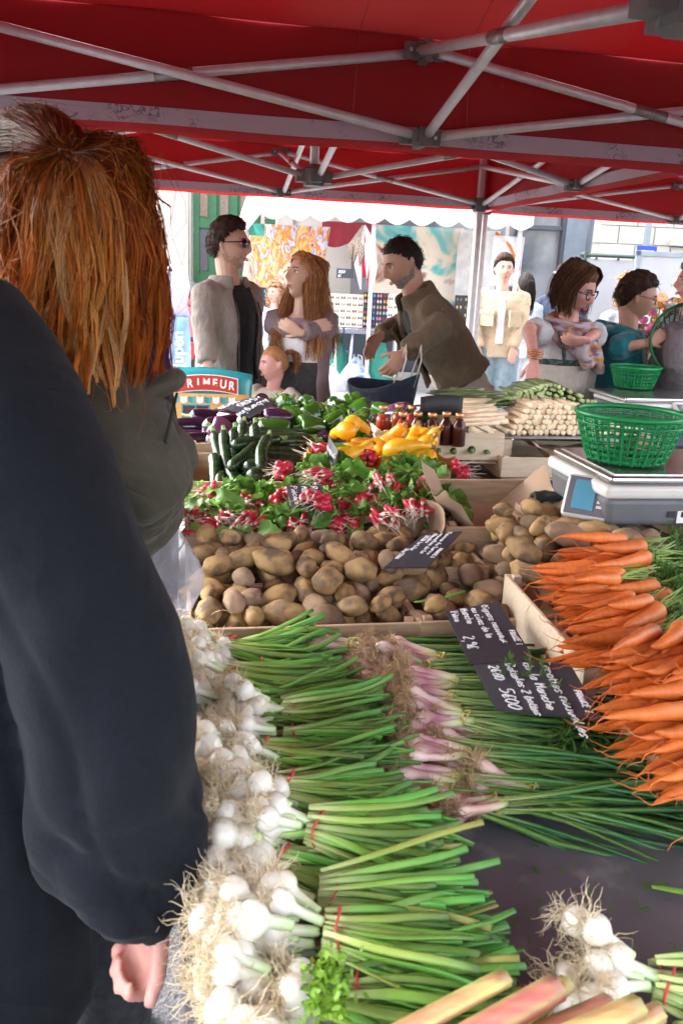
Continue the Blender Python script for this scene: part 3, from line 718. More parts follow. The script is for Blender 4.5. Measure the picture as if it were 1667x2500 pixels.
for i, (u, v, z, y, lab) in enumerate(top_on): put_onion(i, u, v, z, y, .10, lab, U(-.3, .3))
ORD = 'first second third fourth fifth sixth seventh eighth ninth tenth eleventh twelfth thirteenth fourteenth fifteenth sixteenth seventeenth'.split()
low = '%s lower white onion bunch along the table edge, counted from the camera'
for i, s_ in enumerate([.56 + .054 * q for q in range(17)]):
    o = copy_tree(OB[(i + 1) % 4]); o['label'] = low % ORD[i]; o.location = S(.040 + G(.012) + max(0, .8 - s_) * .12, s_, .836); o.rotation_euler = (U(0, 6), .03, STALL - .16 + G(.06))
for i, s_ in enumerate([.54 + .066 * q for q in range(10)]):
    o = copy_tree(OB[i % 4]); o['label'] = '%s white onion bunch of the middle layer of bulbs, counted from the camera' % ORD[i]; o.location = S(.058 + G(.014), s_ + .02, .868); o.rotation_euler = (U(0, 6), .09, STALL - .14 + G(.08))
# fallen roots along the edge
_rm = MB(); _rs = random.Random(3)
for i in range(900):
    s_ = _rs.uniform(.5, 1.5); p = S(_rs.gauss(.022, .018) + max(0, .8 - s_) * .12, s_, .84 + _rs.gauss(.0, .022)); P_ = [p.copy()]; d = Vector((_rs.gauss(-.3, 1), _rs.gauss(0, 1), _rs.gauss(-.25, .6))).normalized()
    for k in range(5):
        d = (d + Vector((_rs.gauss(0, .4), _rs.gauss(0, .4), _rs.gauss(0, .35)))).normalized(); p = p + d * .009; P_.append(p.copy())
    _rm.tube(P_, .0005, 3, cap=False)
tag(_rm.build('loose_roots', M_root), 'tangle of straw coloured onion roots along the table edge', 'roots', kind='stuff')

# purple onions
M_pon = mat('purple_onion', (1, 1, 1), (.80, .68, .60), rough=.45, nscale=60, vcol=True, rnd=.2, stretch=(.35, 1, 1), ramp=(.42, .58))
def pbulb_mesh(R, seed):
    mb = MB(); L = .090; P_, Rr, C = [], [], []; pur = U(.0, 1)
    for i in range(12):
        t = i / 11; x = t * L; b = R * 1.08 * math.exp(-((x - .016) / .018) ** 2)
        P_.append((x, .005 * math.sin(seed + 3 * t), .002 * math.sin(seed * 2 + 4 * t))); Rr.append(max(b, .0062) if i else R * .3)
        w = max(0, min(1, 1 - abs(t - .38) * 2.4)) * pur; g = max(0, (t - .6) / .4)
        C.append((.70 - .28 * w - .28 * g, .60 - .47 * w + .0 * g, .53 - .30 * w - .30 * g))
    mb.tube(P_, Rr, 9, col=C); return mb.mesh('purple_onion', M_pon)
PBULB = [pbulb_mesh(U(.008, .0115), i) for i in range(8)]
PROOT = [roots_mesh(48, .034, M_rootb, i + 20, spread=1.2, wid=.0006) for i in range(4)]
PLEAF = [oleaf_mesh(U(.26, .36), U(.0028, .0040), (.34, .44, .16), (.055, .17, .045) if i % 3 else (.11, .22, .03), (.025, .10, .040), i, .02, .05, fl=.7) for i in range(10)]
def ponion_bunch(n=7):
    t = empty('purple_onion_bunch')
    for i in range(n):
        y, z = (i / (n - 1) - .5) * .05, U(-.006, .014)
        p = Vector((U(-.012, .012), y * 1.3, z + .004)); q = Vector((.082, y * .5, z * .5)); d = q - p
        b = link('bulb', random.choice(PBULB), t, p, (U(0, 6), -math.atan2(d.z, d.x), math.atan2(d.y, d.x)), (1, U(.9, 1.2), U(.9, 1.2))); link('roots', random.choice(PROOT), b, None, (U(0, 6), 0, 0))
    link('rubber_band', BAND_Y, t, (.078, 0, 0), (0, 0, G(.15))); link('rubber_band', BAND_Y, t, (.084, 0, .001), (.3, 0, G(.2)))
    for i in range(26):
        y, z = G(.009), G(.005)
        link('leaf', random.choice(PLEAF), t, (.078, y, z), (G(.5), .035 - z * 4 + G(.03), y * 10 + G(.05)), (U(.8, 1.1), 1, 1))
    return t
PO = [ponion_bunch() for _ in range(4)]
for o in PO: tag(o, None, 'spring onions', 'purple spring onion bunches')
def put_pon(k, u, v, z, yaw, label, first=[0]):
    o = PO[first[0]] if first[0] < 4 else copy_tree(PO[k % 4]); first[0] += 1
    p = at(u, v, z=z); o.location = (p.x - .078 * math.cos(yaw), p.y - .078 * math.sin(yaw), z); o.rotation_euler = (U(-.4, .4), .05, yaw); o['label'] = label
for i, (u, v, z, y, lab) in enumerate([(850, 1572, .835, .10, 'purple onion bunch lying along the front of the potato crate'), (1071, 1607, .838, .06, 'purple onion bunch below the onion slate, first of the stack'), (975, 1632, .832, .02, 'purple onion bunch whose white bulb sticks out to the left'),
        (1097, 1663, .848, .02, 'purple onion bunch with a bright pink stem'), (1091, 1703, .845, -.02, 'purple onion bunch beside the carrot slate corner'), (1129, 1752, .852, -.02, 'purple onion bunch with lilac stems under the carrot slate'),
        (1075, 1803, .846, -.04, 'purple onion bunch with dark wine coloured bulbs'), (1124, 1842, .848, .02, 'purple onion bunch with one long white bulb'), (1106, 1895, .842, .04, 'purple onion bunch second from the front of its stack'), (1084, 1935, .835, .0, 'purple onion bunch at the front of the stack, mostly hidden by leaves'),
        (1199, 1960, .838, .36, 'purple onion bunch lying askew on the bare tray, leaves fanned towards the carrots')]): put_pon(i, u, v, z, y, lab)
for i in range(7):
    o = copy_tree(PO[i % 4]); o['label'] = '%s purple onion bunch underneath the stack, counted from the potato crate' % ORD[i]; o.location = S(.315 + .012 * i + G(.01), 1.42 - i * .075, .832); o.rotation_euler = (U(0, 1), .02, STALL - .2 + G(.05))
# the bunch at the front right corner
o = copy_tree(OB[1]); o['label'] = 'white spring onion bunch alone at the front right corner'; p = at(1630, 2400, z=.845); o.location = (p.x - .085, p.y + .015, .848); o.rotation_euler = (.6, .06, -.16)
o = copy_tree(OB[2]); o['label'] = 'white spring onion bunch under the corner bunch, behind the rhubarb'; p = at(1650, 2480, z=.825); o.location = (p.x - .075, p.y - .01, .826); o.rotation_euler = (2.6, .04, -.12)

# ------------------------------------------------------------------ carrots
M_car = mat('carrot_skin', (.62, .16, .028), (.52, .12, .022), rough=.5, nscale=26, bump=.35, bscale=26, rnd=.16, stretch=(5, .6, .6), bdist=.002, third=(.50, .14, .035), thr=(.55, .68), tscale=9)
M_cstem = mat('carrot_stalk', (.26, .38, .08), (.16, .28, .05), rough=.5, nscale=20, rnd=.15)
M_cfrond = mat('carrot_frond', (.075, .19, .025), (.05, .13, .018), rough=.6, nscale=30, rnd=.2, trans=.2)
def carrot_mesh(seed):
    mb = MB(); L = U(.14, .215); R = U(.0160, .0240); P_, Rr = [], []; bd = U(-.022, .022)
    for i in range(16):
        t = i / 15; P_.append((-t * L, bd * math.sin(t * 2.6) + .004 * mnoise.noise(Vector((t * 4, seed, 1))), .004 * mnoise.noise(Vector((t * 3, seed, 7)))))
        Rr.append(max(.0011, R * ((1 - t) ** .52 * .92 + .08 * (1 - t)) * (.62 if i == 0 else 1) * (1 + .05 * mnoise.noise(Vector((t * 16, seed, 3))))))
    p = Vector(P_[-1]); d = Vector((-1, U(-.5, .5), U(-.3, .3)))
    for k in range(4): d = (d + Vector((0, G(.4), G(.3)))).normalized(); p = p + d * U(.008, .016); P_.append(tuple(p)); Rr.append(.0009 - .00018 * k)
    mb.tube(P_, Rr, 11); return mb.mesh('carrot', M_car)
CAR = [carrot_mesh(i) for i in range(9)]
def cstalk_mesh(seed):
    mb = MB()
    for k in range(4):
        a, b = G(.20), G(.15); mb.tube([(0, .004 * G(), 0), (.04, .04 * a, .004 + .03 * b), (.11 + U(0, .04), .12 * a, -.004 + .05 * b)], [.003, .0024, .0018], 5)
    return mb.mesh('stalks', M_cstem)
def frond_mesh(seed, n=26, sc=1.):
    mb = MB(); rs = random.Random(seed)
    for k in range(n):
        t = rs.random(); p0 = Vector((.02 + .08 * t, rs.gauss(0, .012), rs.gauss(0, .008))) * sc; d = Vector((rs.uniform(.2, 1), rs.gauss(0, .8), rs.gauss(.05, .6))).normalized()
        q = p0 + d * .03 * sc; mb.tube([p0, q], [.0008, .0005], 3, cap=False, col=(1.3, 1.3, 1))
        for j in range(9):
            b = p0.lerp(q, .25 + .75 * j / 8); e = (d + Vector((rs.gauss(0, .7), rs.gauss(0, .7), rs.gauss(0, .5)))).normalized()
            mb.strip([b, b + e * .006 * sc, b + e * .012 * sc], [.0016 * sc, .0026 * sc, .0004], (rs.gauss(0, .4), rs.gauss(0, .4), 1))
    return mb.mesh('fronds', M_cfrond)
CST = [cstalk_mesh(i) for i in range(4)]; CFR = [frond_mesh(i, 40) for i in range(4)]
def carrot_bunch(n=11):
    t = empty('carrot_bunch')
    for i in range(n):
        y = (i / (n - 1) - .5) * .12 + G(.008); lay = (i * 5 % 3)
        c = link('carrot', random.choice(CAR), t, (U(-.02, .025), y * .75, .014 + .021 * lay + G(.003)), (U(0, 6), .05 * lay - .06 + G(.04), -y * 2.6 + G(.07)), (U(.9, 1.12),) * 3)
        link('stalks', random.choice(CST), c, (0, 0, 0), (0, 0, y * 5), (.8,) * 3)
    for k in range(3): link('fronds', random.choice(CFR), t, (.09 + .02 * k, G(.025), .02), (G(.4), -.1, G(.6)), (1.2,) * 3)
    link('tie', TIE, t, (.07, 0, .02), None, (1, 1.6, 1.2)); return t
CB = [carrot_bunch() for _ in range(4)]
for o in CB: tag(o, None, 'carrots', 'carrot bunches')
_cn = [0]
def put_car(u, v, z, yaw, pitch, label):
    i = _cn[0]; _cn[0] += 1
    o = CB[i] if i < 4 else copy_tree(CB[i % 4]); p = at(u, v, z=z); o.location = p; o.scale = (.76, .76, .76); o.rotation_euler = (U(-.2, .2), pitch, yaw + .28 + G(.09)); o['label'] = label
for a in [(1550, 1385, .965, .02, .03, 'carrot bunch on top at the back, its thick carrot nearest the scale'), (1490, 1455, .955, .15, .02, 'carrot bunch with pale green stalks above the onion slate'), (1600, 1480, .93, .2, .0, 'carrot bunch lying under the stalks at the back of the crate'),
          (1570, 1530, .945, .22, .0, 'carrot bunch in the middle of the back crate pointing to the slates'), (1660, 1610, .955, .45, .05, 'carrot bunch with two very fat carrots lying towards the camera'), (1700, 1665, .95, .40, .05, 'carrot bunch at the right edge above the gap between the carrot crates'),
          (1560, 1560, .90, .25, .02, 'carrot bunch low in the back crate with tips over its left edge'), (1620, 1640, .89, .35, .0, 'carrot bunch buried under the fat carrots'), (1560, 1430, .90, .1, .0, 'carrot bunch at the bottom of the back crate'),
          (1500, 1500, .925, .12, .0, 'carrot bunch with tips reaching over the onion slate'), (1560, 1600, .925, .25, .0, 'carrot bunch just above the carrot slate'), (1650, 1690, .93, .3, .0, 'carrot bunch lying between the two crates, half hidden'), (1740, 1830, .915, .2, .0, 'upper carrot bunch in the near crate'), (1530, 1410, .93, .1, .0, 'carrot bunch below the topmost one at the back'),
          (1700, 1745, .925, .15, .0, 'carrot bunch just right of the carrot slate'), (1640, 1720, .865, .55, .05, 'single low carrot bunch poking out under the carrot slate'), (1720, 1800, .90, .20, .0, 'carrot bunch at the back of the near carrot crate'), (1780, 1850, .905, .28, .0, 'carrot bunch in the near crate with dark cut crowns'),
          (1830, 1890, .90, .2, .0, 'carrot bunch nearest the camera at the right edge'), (1830, 1860, .88, .3, .0, 'carrot bunch low in the near carrot crate')]: put_car(*a)
for i, (u, v, z, rz) in enumerate([(1420, 1690, .895, 2.6), (1500, 1660, .88, 1.0), (1480, 1740, .87, 3.9), (1640, 1500, .97, .2), (1660, 1440, .99, 0.), (1400, 1630, .90, .6)]):
    tag(link('frond_sprig', CFR[i % 4], None, at(u, v, z=z), (.2, 0, rz), (1.1,) * 3), 'feathery green carrot frond ' + ['lying across the carrot slate', 'between the two carrot crates', 'below the carrot slate corner', 'tucked behind the carrots', 'at the right edge beside the pallet', 'at the left side of the back carrot crate'][i], 'carrot top', 'carrot fronds')
_st = MB(); _q = [at(1225, 1693, z=.888), at(1275, 1690, z=.893), at(1330, 1672, z=.896), at(1400, 1655, z=.897)]; _st.tube(_q, [.0022, .0022, .002, .0018], 6)
tag(_st.build('leaf_stalk', M_cstem), 'thin pale green stalk lying across the carrot slate', 'stalk')

# ------------------------------------------------------------------ rhubarb, parsley, crumbs
M_rhu = mat('rhubarb_stalk', (.62, .26, .20), (.50, .13, .13), rough=.4, nscale=9, stretch=(.6, 8, 8), vcol=True)
for i, (u1, v1, u2, v2, z, w, g, lab) in enumerate([(905, 2560, 1235, 2385, .875, .0115, .55, 'thin green and pink rhubarb stalk lying across the onion leaves'), (1060, 2580, 1360, 2410, .872, .016, .1, 'thick deep pink rhubarb stalk at the bottom edge'), (1240, 2600, 1560, 2455, .882, .014, .6, 'pale green and pink rhubarb stalk in front of the corner onions'),
        (1150, 2600, 1490, 2450, .858, .013, .2, 'pinkish rhubarb stalk between two others'), (1330, 2600, 1610, 2470, .868, .012, .35, 'short rhubarb stalk ending by the right corner onions'), (1190, 2560, 1385, 2400, .862, .011, .8, 'greenish rhubarb stalk half hidden behind the pink one')]):
    z += .035; a, b = at(u1, v1, z=z - .01), at(u2, v2, z=z); mb = MB(); n = 12; V = []; C = []; d = (b - a).normalized(); sd = d.cross(Vector((0, 0, 1))).normalized(); m = 8
    for j in range(m + 1):
        t = j / m; c = a.lerp(b, t)
        for k in range(n):
            an = 2 * PI * k / n; rr = w * .78 * (1 + .10 * (1 if k % 2 else -1)) * (1.0 - .05 * t); V.append(c + sd * rr * math.cos(an) + Vector((0, 0, 1)) * rr * .72 * math.sin(an))
            gg = min(1, max(0, g * (.35 + .9 * t) + (.45 if k % 4 == 1 else 0))); C.append((1 - .12 * gg, 1 + 1.5 * gg, 1 - .1 * gg))
    F = [(j * n + k, j * n + (k + 1) % n, (j + 1) * n + (k + 1) % n, (j + 1) * n + k) for j in range(m) for k in range(n)] + [tuple(range(n - 1, -1, -1)), tuple(m * n + k for k in range(n))]
    mb.add(V, F, C); tag(mb.build('rhubarb_stalk', M_rhu), lab, 'rhubarb', 'rhubarb stalks')
M_pars = mat('parsley_leaf', (.16, .30, .02), (.10, .22, .015), rough=.5, nscale=40, trans=.2)
mb = MB(); rs = random.Random(5); pc = at(800, 2410, z=.91)
for k in range(360):
    d = Vector((rs.gauss(0, .010), rs.gauss(0, .017), rs.gauss(0, .008))); p = pc + d
    a = Vector((rs.gauss(0, 1), rs.gauss(0, 1), rs.gauss(.3, .7))).normalized(); mb.strip([p, p + a * .004, p + a * .008], [.0016, .0046, .0024], (rs.gauss(0, 1), rs.gauss(0, 1), 1.2))
for k in range(5): mb.tube([pc + Vector((rs.gauss(0, .008), .015, -.01)), at(770 + 8 * k, 2320, z=.87)], .0011, 4)
tag(mb.build('parsley_sprig', M_pars), 'curly bright green parsley sprig on the nearest white onions', 'parsley')
mb = MB()
for k in range(46):
    u, v = U(1130, 1660), U(2000, 2330); p = at(u, v, z=.8045); a = U(0, 6); l = U(.005, .018)
    for j in range(random.choice((1, 1, 2, 4))):
        b = a + G(.7); mb.strip([p, p + Vector((math.cos(b), math.sin(b), .12)) * l * .6, p + Vector((math.cos(b), math.sin(b), .05)) * l], [.0012, .0024, .0006], (0, 0, 1))
tag(mb.build('green_crumbs', M_cfrond), 'scattered scraps of green leaf on the bare dark tray', 'scraps', kind='stuff')
lf = oleaf_mesh(.11, .006, MIDG, MIDG, DKG, 3); o = link('leaf_scrap', lf, None, at(1590, 2165, z=.808), (0, 0, -.1)); tag(o, 'strip of green onion leaf lying at the right of the tray', 'leaf')
o = link('leaf_scrap', lf, None, at(1010, 1470, z=.865), (0, -.1, .25), (1, .8, 1)); tag(o, 'green onion leaf blade lying on the potatoes', 'leaf')

# ------------------------------------------------------------------ baskets
M_bask = mat('green_plastic', (.012, .33, .10), (.010, .28, .085), rough=.32, nscale=6, trans=.3, spec=.5)
M_bask_d = mat('dark_green_plastic', (.010, .15, .05), (.008, .12, .04), rough=.35, nscale=6, trans=.25)
def basket(label, p, R1, R0, h, m, rot=(0, 0, 0), n=44, rows=13, ex=1.0):
    t = empty('plastic_basket', p, rot, label, 'basket', 'green plastic baskets')
    mb = MB(); mb.tube([(R1 * math.cos(a), R1 * math.sin(a), h) for a in np.linspace(0, 2 * PI, 49)], .0065, 8, cap=False); mb.tube([(R1 * .985 * math.cos(a), R1 * .985 * math.sin(a), h - .02) for a in np.linspace(0, 2 * PI, 49)], .0022, 5, cap=False); mb.build('rim', m, t)
    mb = MB()
    def rr(z): return R0 + (R1 - R0) * (z / h) ** .85
    for k in range(n):
        a = 2 * PI * k / n; w = .0019 if k % 2 else .0034
        mb.tube([(rr(h * j / 6) * math.cos(a), rr(h * j / 6) * math.sin(a), h * j / 6) for j in range(7)], w, 4, cap=False)
    mb.build('upright_ribs', m, t)
    mb = MB()
    for j in range(rows):
        z = h * (.05 + .87 * j / (rows - 1)); R = rr(z)
        for sg in ((j % 2),):
            pts = [((R + (.0012 if (k + sg) % 2 else -.0012)) * math.cos(2 * PI * k / n), (R + (.0012 if (k + sg) % 2 else -.0012)) * math.sin(2 * PI * k / n), z + sg * h * .03) for k in range(n + 1)]
            mb.tube(pts, .0019, 4, cap=False)
    mb.build('woven_bands', m, t)
    mb = MB(); mb.lathe([(.0, .0), (R0 * .55, .004), (R0, .0), (R0 * 1.01, .012), (R0 * .9, .012), (0, .010)], 30)
    for k in range(12): mb.tube([(.01, 0, .012), (R0 * math.cos(k * PI / 6), R0 * math.sin(k * PI / 6), .014)], .002, 4)
    mb.build('base', m, t); return t

# ------------------------------------------------------------------ pallet + scales
pal = empty('pallet', S(1.26, 1.78, .835), (0, 0, STALL), 'weathered wooden pallet under the front scale', 'pallet')
for k in range(6): pbox(pal, 'deck_board', (-.37 + k * .148, 0, .112), (.088, .46, .018), M_pallet, (0, 0, G(.01)))
for y in (-.20, 0, .20): pbox(pal, 'stringer', (0, y, .080), (.86, .07, .04), M_pallet)
for y in (-.20, .20): pbox(pal, 'foot_board', (0, y, .030), (.86, .09, .055), M_wood_pale)
pbx = crate('pale low crate in front of the pallet', 1.18, 1.565, .803, .36, .10, .095, m=M_wood_pale)
M_scale_g = mat('scale_grey', (.135, .138, .15), (.12, .123, .135), rough=.45, nscale=20)
M_scale_w = mat('scale_white', (.62, .60, .57), (.56, .54, .51), rough=.4, nscale=12)
M_lcd = mat('lcd_blue', (.10, .30, .42), (.08, .27, .39), rough=.2)
M_rubber = mat('black_rubber', (.02, .02, .022), rough=.7)
M_steelp = mat('steel_plate', (.50, .50, .49), (.40, .40, .39), rough=.22, nscale=8, metal=.9)
def rbox(name, w, d, h, m, parent, c, bev=.012, taper=1., rot=None):
    bm = bmesh.new(); bmesh.ops.create_cube(bm, size=1); bmesh.ops.scale(bm, vec=(w, d, h), verts=bm.verts)
    for v in bm.verts:
        if v.co.z < 0: v.co.x *= taper; v.co.y *= taper
    bmesh.ops.bevel(bm, geom=bm.edges[:], offset=bev, segments=3, affect='EDGES', profile=.5)
    me = bpy.data.meshes.new(name); bm.to_mesh(me); bm.free(); me.materials.append(m); me.polygons.foreach_set('use_smooth', [False] * len(me.polygons)); return link(name, me, parent, c, rot)
def writing_scribble(parent, name, w, h, n, m, M_):
    mb = MB()
    for k in range(n): 
        y = h * (.5 - (k + .5) / n); mb.box(-w / 2, -w / 2 + w * U(.5, 1), y - h * .18 / n * 1.6, y + h * .18 / n * 1.6, 0, .0006)
    o = mb.build(name, m, parent, smooth=False); o.matrix_local = M_; return o
M_ink = mat('black_ink', (.02, .02, .025), rough=.6)
M_stick = mat('white_sticker', (.75, .74, .72), rough=.5)
sc1 = empty('weighing_scale', S(1.135, 1.80, .957), (0, 0, STALL - .02), 'grey weighing scale with tilted blue display, carrying a green basket', 'scale', 'shop scales')
rbox('body', .50, .32, .066, M_scale_g, sc1, (.02, 0, .072), .014, .95)
rbox('upper_body', .51, .33, .030, M_scale_w, sc1, (.02, 0, .118), .010)
rbox('weighing_plate', .49, .32, .02, M_steelp, sc1, (.02, .0, .143), .008)
rbox('plate_inset', .46, .29, .004, M_steelp, sc1, (.02, .0, .154), .001)
for sx in (-.17, .2):
    for sy in (-.13, .13):
        mb = MB(); mb.lathe([(.018, 0), (.02, .006), (.02, .012), (.012, .016), (.012, .022), (.026, .026), (.026, .042)], 14); mb.build('foot', M_rubber, sc1, loc=(sx, sy, 0))
dp = empty('display', (-.235, -.085, .085)); dp.parent = sc1; dp.scale = (.78,) * 3; dp.rotation_euler = (math.radians(62), math.radians(0), math.radians(-38))
hd_ = rbox('display_housing', .135, .13, .045, M_scale_w, dp, (0, 0, 0), .014, 1.0)
rbox('display_bezel', .115, .112, .006, mat('bezel_grey', (.14, .14, .16), rough=.4), dp, (0, 0, .022), .002)
rbox('screen', .062, .088, .003, M_lcd, dp, (-.008, .002, .0265), .001)
writing_scribble(dp, 'button_print', .02, .07, 5, M_stick, Matrix.Translation((.041, 0, .0255)))
stk = empty('label_sticker', (-.06, -.1585, .062)); stk.parent = sc1; stk.rotation_euler = (PI / 2, 0, 0)
pbox(stk, 'sticker', (.06, 0, 0), (.115, .028, .0012), M_stick, bev=0); pbox(stk, 'barcode', (.03, .006, .001), (.038, .012, .0008), M_ink, bev=0); writing_scribble(stk, 'sticker_print', .045, .02, 4, M_ink, Matrix.Translation((.087, 0, .0008)))
pbox(stk, 'inspection_mark', (-.012, .006, 0), (.018, .014, .001), M_ink, bev=0)
pbp = S(1.015, 1.79, 1.118); basket('large green basket on the front scale', pbp, .122, .086, .108, M_bask)
mb = MB(); mb.tube([S(.99, 1.585, .945), S(1.45, 1.60, .945)], .005, 6); tag(mb.build('metal_rod', M_steel), 'thin metal rod lying across the pallet edge', 'rod')
# second scale on the back counter
sc2 = empty('weighing_scale', S(1.97, 3.27, .905), (0, 0, STALL), 'second scale with wedge-shaped keypad on the back counter', 'scale', 'shop scales')
rbox('body', .42, .36, .10, M_scale_g, sc2, (0, 0, .09), .014, .94); rbox('weighing_plate', .40, .33, .018, M_steelp, sc2, (-.02, .04, .165), .006)
rbox('upper_body', .41, .35, .02, M_scale_w, sc2, (0, .01, .145), .008)
kp = rbox('keypad', .24, .13, .05, M_scale_w, sc2, (.085, -.20, .115), .010, 1.0, (math.radians(32), 0, 0))
rbox('screen', .12, .05, .004, mat('lcd_grey', (.30, .36, .42), rough=.15), sc2, (.045, -.208, .142), .001, 1.0, (math.radians(32), 0, 0)); rbox('screen_frame', .15, .075, .004, mat('bezel_grey', (.14, .14, .16)), sc2, (.048, -.209, .1385), .001, 1., (math.radians(32), 0, 0))
for sx in (-.15, .15): 
    for sy in (-.12, .12): mb = MB(); mb.lathe([(.015, 0), (.018, .04)], 10); mb.build('foot', M_rubber, sc2, loc=(sx, sy, 0))
pbox(None, 'cash_drawer', S(1.95, 2.84, .885), (.40, .26, .075), mat('cash_drawer_black', (.028, .028, .03), rough=.5), (0, 0, STALL), .006); _cd = bpy.context.scene.objects['cash_drawer']; tag(_cd, 'black cash drawer with a round lock under the second scale', 'cash drawer')
mb = MB(); mb.lathe([(.009, 0), (.009, .004), (.005, .006)], 12, Matrix.Translation((-.02, -.151, 0)) @ Matrix.Rotation(PI / 2, 4, 'X')); mb.build('lock', M_steelp, _cd)
_p = at(1545, 945, z=1.085); basket('smaller green basket on the second scale', _p, .105, .076, .088, M_bask, n=40, rows=11)

# ------------------------------------------------------------------ bottles
M_glass = glass('bottle_glass', (.05, .05, .05), .05, .10, (.98, .95, .93))
M_juice = mat('red_juice', (.42, .040, .012), (.34, .028, .010), rough=.2, nscale=4)
M_juice_d = mat('dark_juice', (.065, .010, .008), (.05, .008, .006), rough=.2, nscale=4)
M_lid = mat('copper_lid', (.62, .30, .14), (.5, .22, .1), rough=.3, nscale=12, metal=.75)
def bottle(p, dark, label):
    t = empty('juice_bottle', (p[0], p[1], p[2] + .018), (0, 0, U(0, 6)), label, 'bottle', 'juice bottles'); t.scale = (.74,) * 3
    pr = [(.030, 0), (.033, .006), (.033, .085), (.030, .10), (.019, .118), (.0165, .126), (.0165, .142)]
    mb = MB(); mb.lathe(pr, 18); mb.build('glass', M_glass, t)
    mb = MB(); mb.lathe([(.029, .003), (.0315, .008), (.0315, .084), (.028, .098), (.017, .112)] if not dark else [(.029, .003), (.0315, .008), (.0315, .084), (.0285, .099), (.0175, .117), (.015, .126)], 18); mb.build('juice', M_juice_d if dark else M_juice, t)
    mb = MB(); mb.lathe([(.0195, .134), (.0205, .137), (.0205, .149), (.019, .1515), (.012, .1522), (.011, .1508), (0, .1508)], 18); mb.build('lid', M_lid, t)
for i, (u, v, z, dk, lab) in enumerate([(937, 975, 1.10, 0, 'clear bottle of orange-red juice at the left back of the bottle crate'), (976, 972, 1.10, 0, 'second clear bottle of red juice from the left'), (1008, 975, 1.10, 0, 'third clear bottle of red juice, in the back row'), (985, 990, 1.10, 0, 'bottle with empty neck standing in front of the red juice ones'),
        (1022, 990, 1.10, 1, 'front bottle of dark red juice left of the black card'), (1057, 992, 1.10, 1, 'dark juice bottle in front of the black card'), (1092, 990, 1.10, 1, 'dark juice bottle second from the right'), (1124, 993, 1.10, 1, 'dark juice bottle at the right end of the row')]):
    p = at(u, v, z=z); bottle((p.x, p.y, z - .152), dk, lab)
cd = MB(); a, b = at(1028, 972, z=1.115), at(1132, 972, z=1.115)
cd.grid(lambda i, j: a.lerp(b, i) + Vector((0, .03, .008 * math.sin(i * 3) - .07 * j)), 8, 2); o = cd.build('black_card', mat('black_card', (.02, .02, .022), rough=.6)); o.modifiers.new('s', 'SOLIDIFY').thickness = .004; tag(o, 'sagging black card standing behind the dark juice bottles', 'card')
M_rz = mat('round_courgette', (.028, .10, .022), (.05, .15, .035), rough=.3, nscale=40, spec=.5)
for (u, v, lab) in [(983, 1012, 'striped round courgette before the red juice bottles'), (1041, 1013, 'dark round courgette before the dark juice bottles')]:
    o = link('round_courgette', blob_mesh('round_courgette', M_rz, .033, .033, .031, .03, 1.5, 3, 2), None, at(u, v, z=1.02)); tag(o, lab, 'courgette')
    mb = MB(); mb.tube([(0, -.026, .012), (0, -.034, .016)], .005, 6); mb.build('stem', M_zstem, o)

# ------------------------------------------------------------------ asparagus
sh = empty('shelf', S(1.40, 2.96, .985), (0, 0, STALL), 'thin metal shelf board carrying the asparagus', 'shelf'); pbox(sh, 'board', (0, 0, 0), (.66, .40, .008), M_steel); 
for sx in (-.29, .29):
    for sy in (-.16, .16): pbox(sh, 'support_block', (sx, sy, -.072), (.05, .06, .13), M_wood_pale)
M_wasp = mat('white_asparagus', (.80, .66, .46), (.72, .55, .36), rough=.45, nscale=30, rnd=.10, vcol=True)
M_gasp = mat('green_asparagus', (.13, .17, .06), (.08, .12, .04), rough=.5, nscale=30, rnd=.2, vcol=True)
def spear(name, m, L, R, cut, tip):
    mb = MB(); P_, Rr, C = [], [], []
    P_ = [(0, -.0005, 0), (0, 0, 0)]; Rr = [R * .93, R]; C = [cut, cut]
    for i in range(1, 7): t = i / 6; P_.append((.004 * math.sin(t * 3) * t, L * t, 0)); Rr.append(R * (1 - .25 * t) * (1 if i < 5 else (.85 if i == 5 else .3))); C.append((1, 1, 1) if i < 5 else tip)
    mb.tube(P_, Rr, 8, col=C); return mb.mesh(name, m)
WSP = [spear('spear', M_wasp, .21, U(.0085, .0115), (1.1, 1.15, 1.2), (.9, .75, .75)) for _ in range(4)]
GSP = [spear('spear', M_gasp, .20, U(.0060, .0078), (3.6, 3.2, 4.5), (.6, .5, .8)) for _ in range(4)]
# white: several layers of butt ends facing the camera
k = 0
for lay in range(6):
    n = 27 - lay * 3
    for i in range(n):
        r = 1.125 + lay * .018 + (i + .5 * (lay % 2)) * .0205 - max(0, 0); 
        if lay >= 3 and i > n * .72: continue
        o = link('asparagus_spear', random.choice(WSP), None, S(r + G(.002), 2.79 + lay * .006 + G(.006), .999 + lay * .0175 + G(.001)), (G(.03), U(0, 6), STALL + G(.05)), (1, 1, 1)); k += 1
        tag(o, 'white asparagus spear with its cut end facing out' + (' in the bottom row' if lay == 0 else ' in the upper rows'), 'asparagus', 'white asparagus spears')
for i in range(14):
    o = link('asparagus_spear', random.choice(WSP), None, S(1.115 + G(.018), 2.80 + i * .014, 1.03 + .004 * i), (.05, U(0, 6), STALL + PI / 2 + .35 + G(.15))); tag(o, 'white asparagus spear lying sideways at the left end of the pile', 'asparagus', 'white asparagus lying sideways')
for i in range(84):
    lay = i // 22
    o = link('asparagus_spear', random.choice(GSP), None, S(1.20 + (i % 22) * .0148 + lay * .012 + G(.003), 2.99 + G(.008), 1.055 + lay * .014 + .045 * math.exp(-((i % 22) - 8) ** 2 / 40)), (G(.04), U(0, 6), STALL + .05 + G(.06))); tag(o, 'green asparagus spear with a pale cut end behind the white ones', 'asparagus', 'green asparagus spears')
